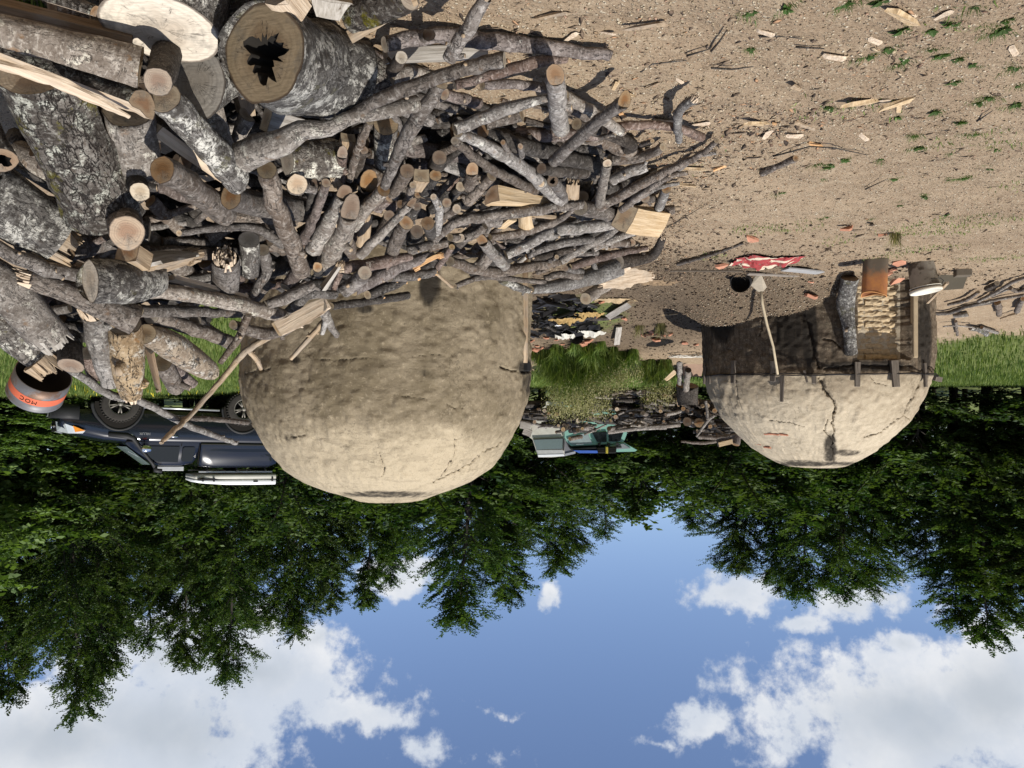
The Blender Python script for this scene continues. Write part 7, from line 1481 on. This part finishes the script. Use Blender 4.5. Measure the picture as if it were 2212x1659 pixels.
for o_ in [c for c in pk.children if c.type == 'MESH'] + [g_ for c in pk.children if c.type == 'MESH' for g_ in c.children]:
    if o_.name.startswith(('badge', 'lettering')): 
        mw = o_.matrix_basis.copy(); mw[0][3] = wx(mw[0][3]); mw[2][3] = wz(mw[2][3]); o_.matrix_local = mw; continue
    if o_.name.startswith('mirror') and not o_.name.startswith('mirror_arm'): o_.location.z = wz(o_.location.z); continue
    for v_ in o_.data.vertices: v_.co.x = wx(v_.co.x); v_.co.z = wz(v_.co.z)
rbx = empty('roof_box', (0, 0, 0)); rbx.matrix_world = pk.matrix_world.copy() @ Matrix.Translation((-.03, 0, 2.13)); tag(rbx, 'white hard shell roof box with black latches on top of the navy pickup', 'roof box')
def shell(z0, z1, name, mat, taper):
    st = []
    for x, w, zz in [(-1.02, .60, .9), (-1.0, .66, 1.), (-.3, .68, 1.), (.3, .67, .96), (.8, .62, .72), (1.02, .54, .45), (1.06, .46, .35)]:
        a, b_ = (z0, z0+(z1-z0)*zz) if taper else (z0+(1-min(1, zz+.1))*.05, z1); st.append((x, [(0, a), (w-.03, a), (w, a+.03), (w, b_-.03 if taper else b_), (w-.05 if taper else w, b_), (0, b_+(.02 if taper else 0))]))
    return loft(st, 6, name, [mat], rbx)
shell(.0, .125, 'lower_shell', M_whiteg, False); shell(.135, .285, 'lid', M_white, True)
MB().box((0, 0, .13), (2.0, 1.30, .012)).build('seam', M_void, rbx)
for xx in (-.9, .62, .88): MB().box((xx, near*(.675 if xx < .7 else .62), .14), (.045, .03, .10)).build('latch', M_plast, rbx, bevel=.005)
MB().box((-.45, near*.685, .19), (.12, .02, .05)).build('lock', M_plast, rbx, bevel=.01)
# ---------------------------------------------------------------- red banded steel drum behind the heap
dc = P(84, 800, 9.0); dr = empty('steel_drum', dc); ax = (Vector((-.58, -.44, -.68))).normalized(); tag(dr, 'tipped steel drum with an orange red band and worn black lettering', 'drum')
dr.matrix_world = Matrix.Translation(dc+Vector((0, 0, .18))) @ ax.to_track_quat('Z', 'Y').to_matrix().to_4x4()
M_dr = simple('drum_grey', (.17, .17, .18), .5, .3, var=.3, sc=6, dirt=((.16, .10, .07), .5)); M_red = simple('drum_orange_red', (.52, .12, .06), .55, var=.2, sc=8); rr_ = .30
MB().lathe([(0, -.155), (rr_-.01, -.15), (rr_+.006, -.14), (rr_+.006, -.12), (rr_, -.115), (rr_, -.04)], 48).build('drum_wall', M_dr, dr, True)
MB().lathe([(rr_+.001, -.04), (rr_+.002, .06)], 48).build('red_band', M_red, dr, True); MB().lathe([(rr_, .06), (rr_-.002, .20), (rr_-.012, .20), (rr_-.012, -.14), (0, -.145)], 48).build('drum_rim', M_dr, dr, True)
MB().lathe([(rr_-.014, .19), (rr_-.016, -.13), (0, -.13)], 40).build('drum_inside', M_void, dr, True)
Mi_ = dr.matrix_world.to_3x3().inverted(); cdir = Mi_ @ (Vector((0, 0, EYE))-dc); a0 = math.atan2(cdir.y, cdir.x)
for i, ch in enumerate('COM'):
    a = a0+(.35-i*.22)*-1; n_ = Vector((math.cos(a), math.sin(a), 0)); t_ = Vector((0, 0, -1)).cross(n_)*1
    M_ = Matrix((t_, Vector((0, 0, -1)), t_.cross(Vector((0, 0, -1))))).transposed().to_4x4(); M_.translation = n_*(rr_+.004)+Vector((0, 0, .01)); text(ch, .075, M_void, dr, M_, 'letter', .001)
# ---------------------------------------------------------------- teal off-roader and camper shell behind the far stack
Yj = 22.
def jp(x, y, Y=Yj):                                # third zoom: native origin (2060,1660), scale 2.54
    return P((2060+x/2.54)/1.82278, (1660+y/2.54)/1.82278, Y)
M_teal = carpaint('teal_paint', (.20, .50, .42), .35, 0., (.2, .3, .25), -9)
def quad_solid(name, pts, mat, parent, depth=.05, Y=Yj):
    vs = [jp(x, y, Y) for x, y in pts]; n = len(vs); back = [v+Vector((0, depth, 0)) for v in vs]
    loc = parent.location if parent else Vector()
    return MB().add([v-loc for v in vs]+[v-loc for v in back], [tuple(range(n)), tuple(range(2*n-1, n-1, -1))]+[(i, i+n, (i+1) % n+n, (i+1) % n) for i in range(n)]).build(name, mat, parent)
jr = empty('off_roader', (jp(760, 150).x, Yj, tz(-1., Yj))); tag(jr, 'teal off-roader with traction mats on its roof rack behind the far stack', 'off-roader')
quad_solid('body', [(415, -160), (1010, -160), (1040, 60), (1035, 130), (1005, 205), (985, 218), (480, 245), (440, 205), (415, 160)], M_teal, jr, 1.7, Yj)
quad_solid('roof_tail', [(820, 248), (985, 212), (1010, 212), (1140, 285), (1120, 300), (925, 305)], M_teal, jr, 1.3, Yj-.05)
quad_solid('tail_window', [(860, 252), (985, 224), (1005, 224), (1075, 268), (925, 278)], simple('grey_glass', (.20, .22, .23), .3), jr, .02, Yj-.08)
quad_solid('windscreen', [(440, 175), (600, 120), (650, 130), (690, 215), (670, 222), (490, 232)], simple('hazy_glass', (.25, .30, .31), .2), jr, .03, Yj-.04)
quad_solid('window', [(690, 110), (835, 100), (835, 205), (740, 205)], M_glass, jr, .03, Yj-.04); quad_solid('window', [(855, 95), (1005, 100), (970, 195), (930, 200), (858, 200)], M_glass, jr, .03, Yj-.04)
for xx in (765, 858, 945): quad_solid('rack_foot', [(xx-16, 215), (xx+14, 215), (xx+6, 250), (xx-8, 250)], M_plast, jr, .3, Yj-.1)
quad_solid('roof_rack', [(480, 270), (985, 250), (985, 262), (480, 284)], M_plast, jr, 1.2, Yj-.12)
quad_solid('lettering_strip', [(530, 224), (604, 222), (604, 230), (530, 232)], M_white, jr, .01, Yj-.06)
bb = quad_solid('blue_board', [(500, 288), (560, 316), (740, 316), (780, 290)], simple('blue_canvas', (.05, .12, .45), .5), None, .8, Yj-.15); tag(bb, 'blue rolled board strapped on the rack of the teal off-roader', 'board')
for q_ in (0, 1):
    x0 = 738+q_*106; tm = empty('traction_mat', jp(x0+45, 285, Yj-.2)); tag(tm, 'black ribbed traction mat on the off-roader roof, %s' % ('next to the blue board' if not q_ else 'nearer the tail'), 'traction mat', 'two traction mats on the roof')
    quad_solid('mat_base', [(x0, 262), (x0+92, 258), (x0+84, 316), (x0+14, 318)], M_plast, tm, .25, Yj-.2)
    for r_ in range(3):
        for c_ in range(6): quad_solid('cleat', [(x0+8+c_*14, 266+r_*17), (x0+17+c_*14, 266+r_*17), (x0+17+c_*14, 276+r_*17), (x0+8+c_*14, 276+r_*17)], M_void, tm, .03, Yj-.23)
for xx in (828, 842): tag(quad_solid('strap', [(xx, 255), (xx+6, 255), (xx+6, 320), (xx, 320)], simple('yellow_strap', (.6, .5, .08), .6), None, .3, Yj-.25), 'yellow strap between the two traction mats', 'strap', 'two yellow straps')
cr = empty('camper_van', (jp(270, 250).x, Yj+1, tz(0, Yj+1))); tag(cr, 'white camper with a big cloudy window partly behind the teal off-roader', 'camper')
quad_solid('body', [(60, -200), (400, -200), (408, 165), (415, 345), (285, 357), (150, 357), (95, 180), (60, 155)], simple('camper_cream', (.52, .50, .44), .5), cr, 2.4, Yj+.9)
quad_solid('front_body', [(408, -150), (520, -150), (525, 320), (415, 347)], simple('camper_grey', (.16, .16, .17), .5), cr, 2.2, Yj+.95)
quad_solid('window', [(103, 183), (395, 172), (392, 268), (135, 282)], M_wind, cr, .03, Yj+.86)
quad_solid('window_frame', [(108, 176), (395, 164), (396, 171), (104, 183)], M_plast, cr, .05, Yj+.84)
quad_solid('side_wall', [(135, 286), (392, 284), (403, 322), (146, 328)], simple('camper_wall', (.40, .40, .39), .45), cr, .02, Yj+.87); quad_solid('roof_edge', [(148, 332), (404, 326), (415, 345), (152, 357)], M_white, cr, .03, Yj+.86)
quad_solid('roof_edge', [(418, 322), (522, 296), (522, 318), (418, 344)], simple('shade_grey', (.30, .31, .33), .5), cr, .02, Yj+.92)  # white roof edge again, with the front's shade put into its colour
quad_solid('door_post', [(396, 168), (410, 168), (410, 290), (396, 290)], M_plast, cr, .03, Yj+.86)
sb = quad_solid('paper_scrap', [(75, 45), (110, 30), (150, 50), (140, 70), (85, 92)], M_bag, None, .02, 14.0); tag(sb, 'white blue sheet scrap on the far stack beside the near kiln', 'sheet')
M_slab = WD['greyed']
for i, (a, b_, r_) in enumerate([((-30, 30), (70, 50), 26), ((0, 90), (80, 120), 24)]):
    pa, pb = jp(*a, 13.9), jp(*b_, 13.9); o = make_log('split_log', [pa, pb], [.10, .10], 'greyed', ends='gg', seed=61+i, sec='block', ratio=.6, woodm='greyed'); tag(o, ['weathered grey billet beside the near kiln, upper in its stack', 'weathered grey billet beside the near kiln, under the other'][i], 'log', 'two weathered billets')
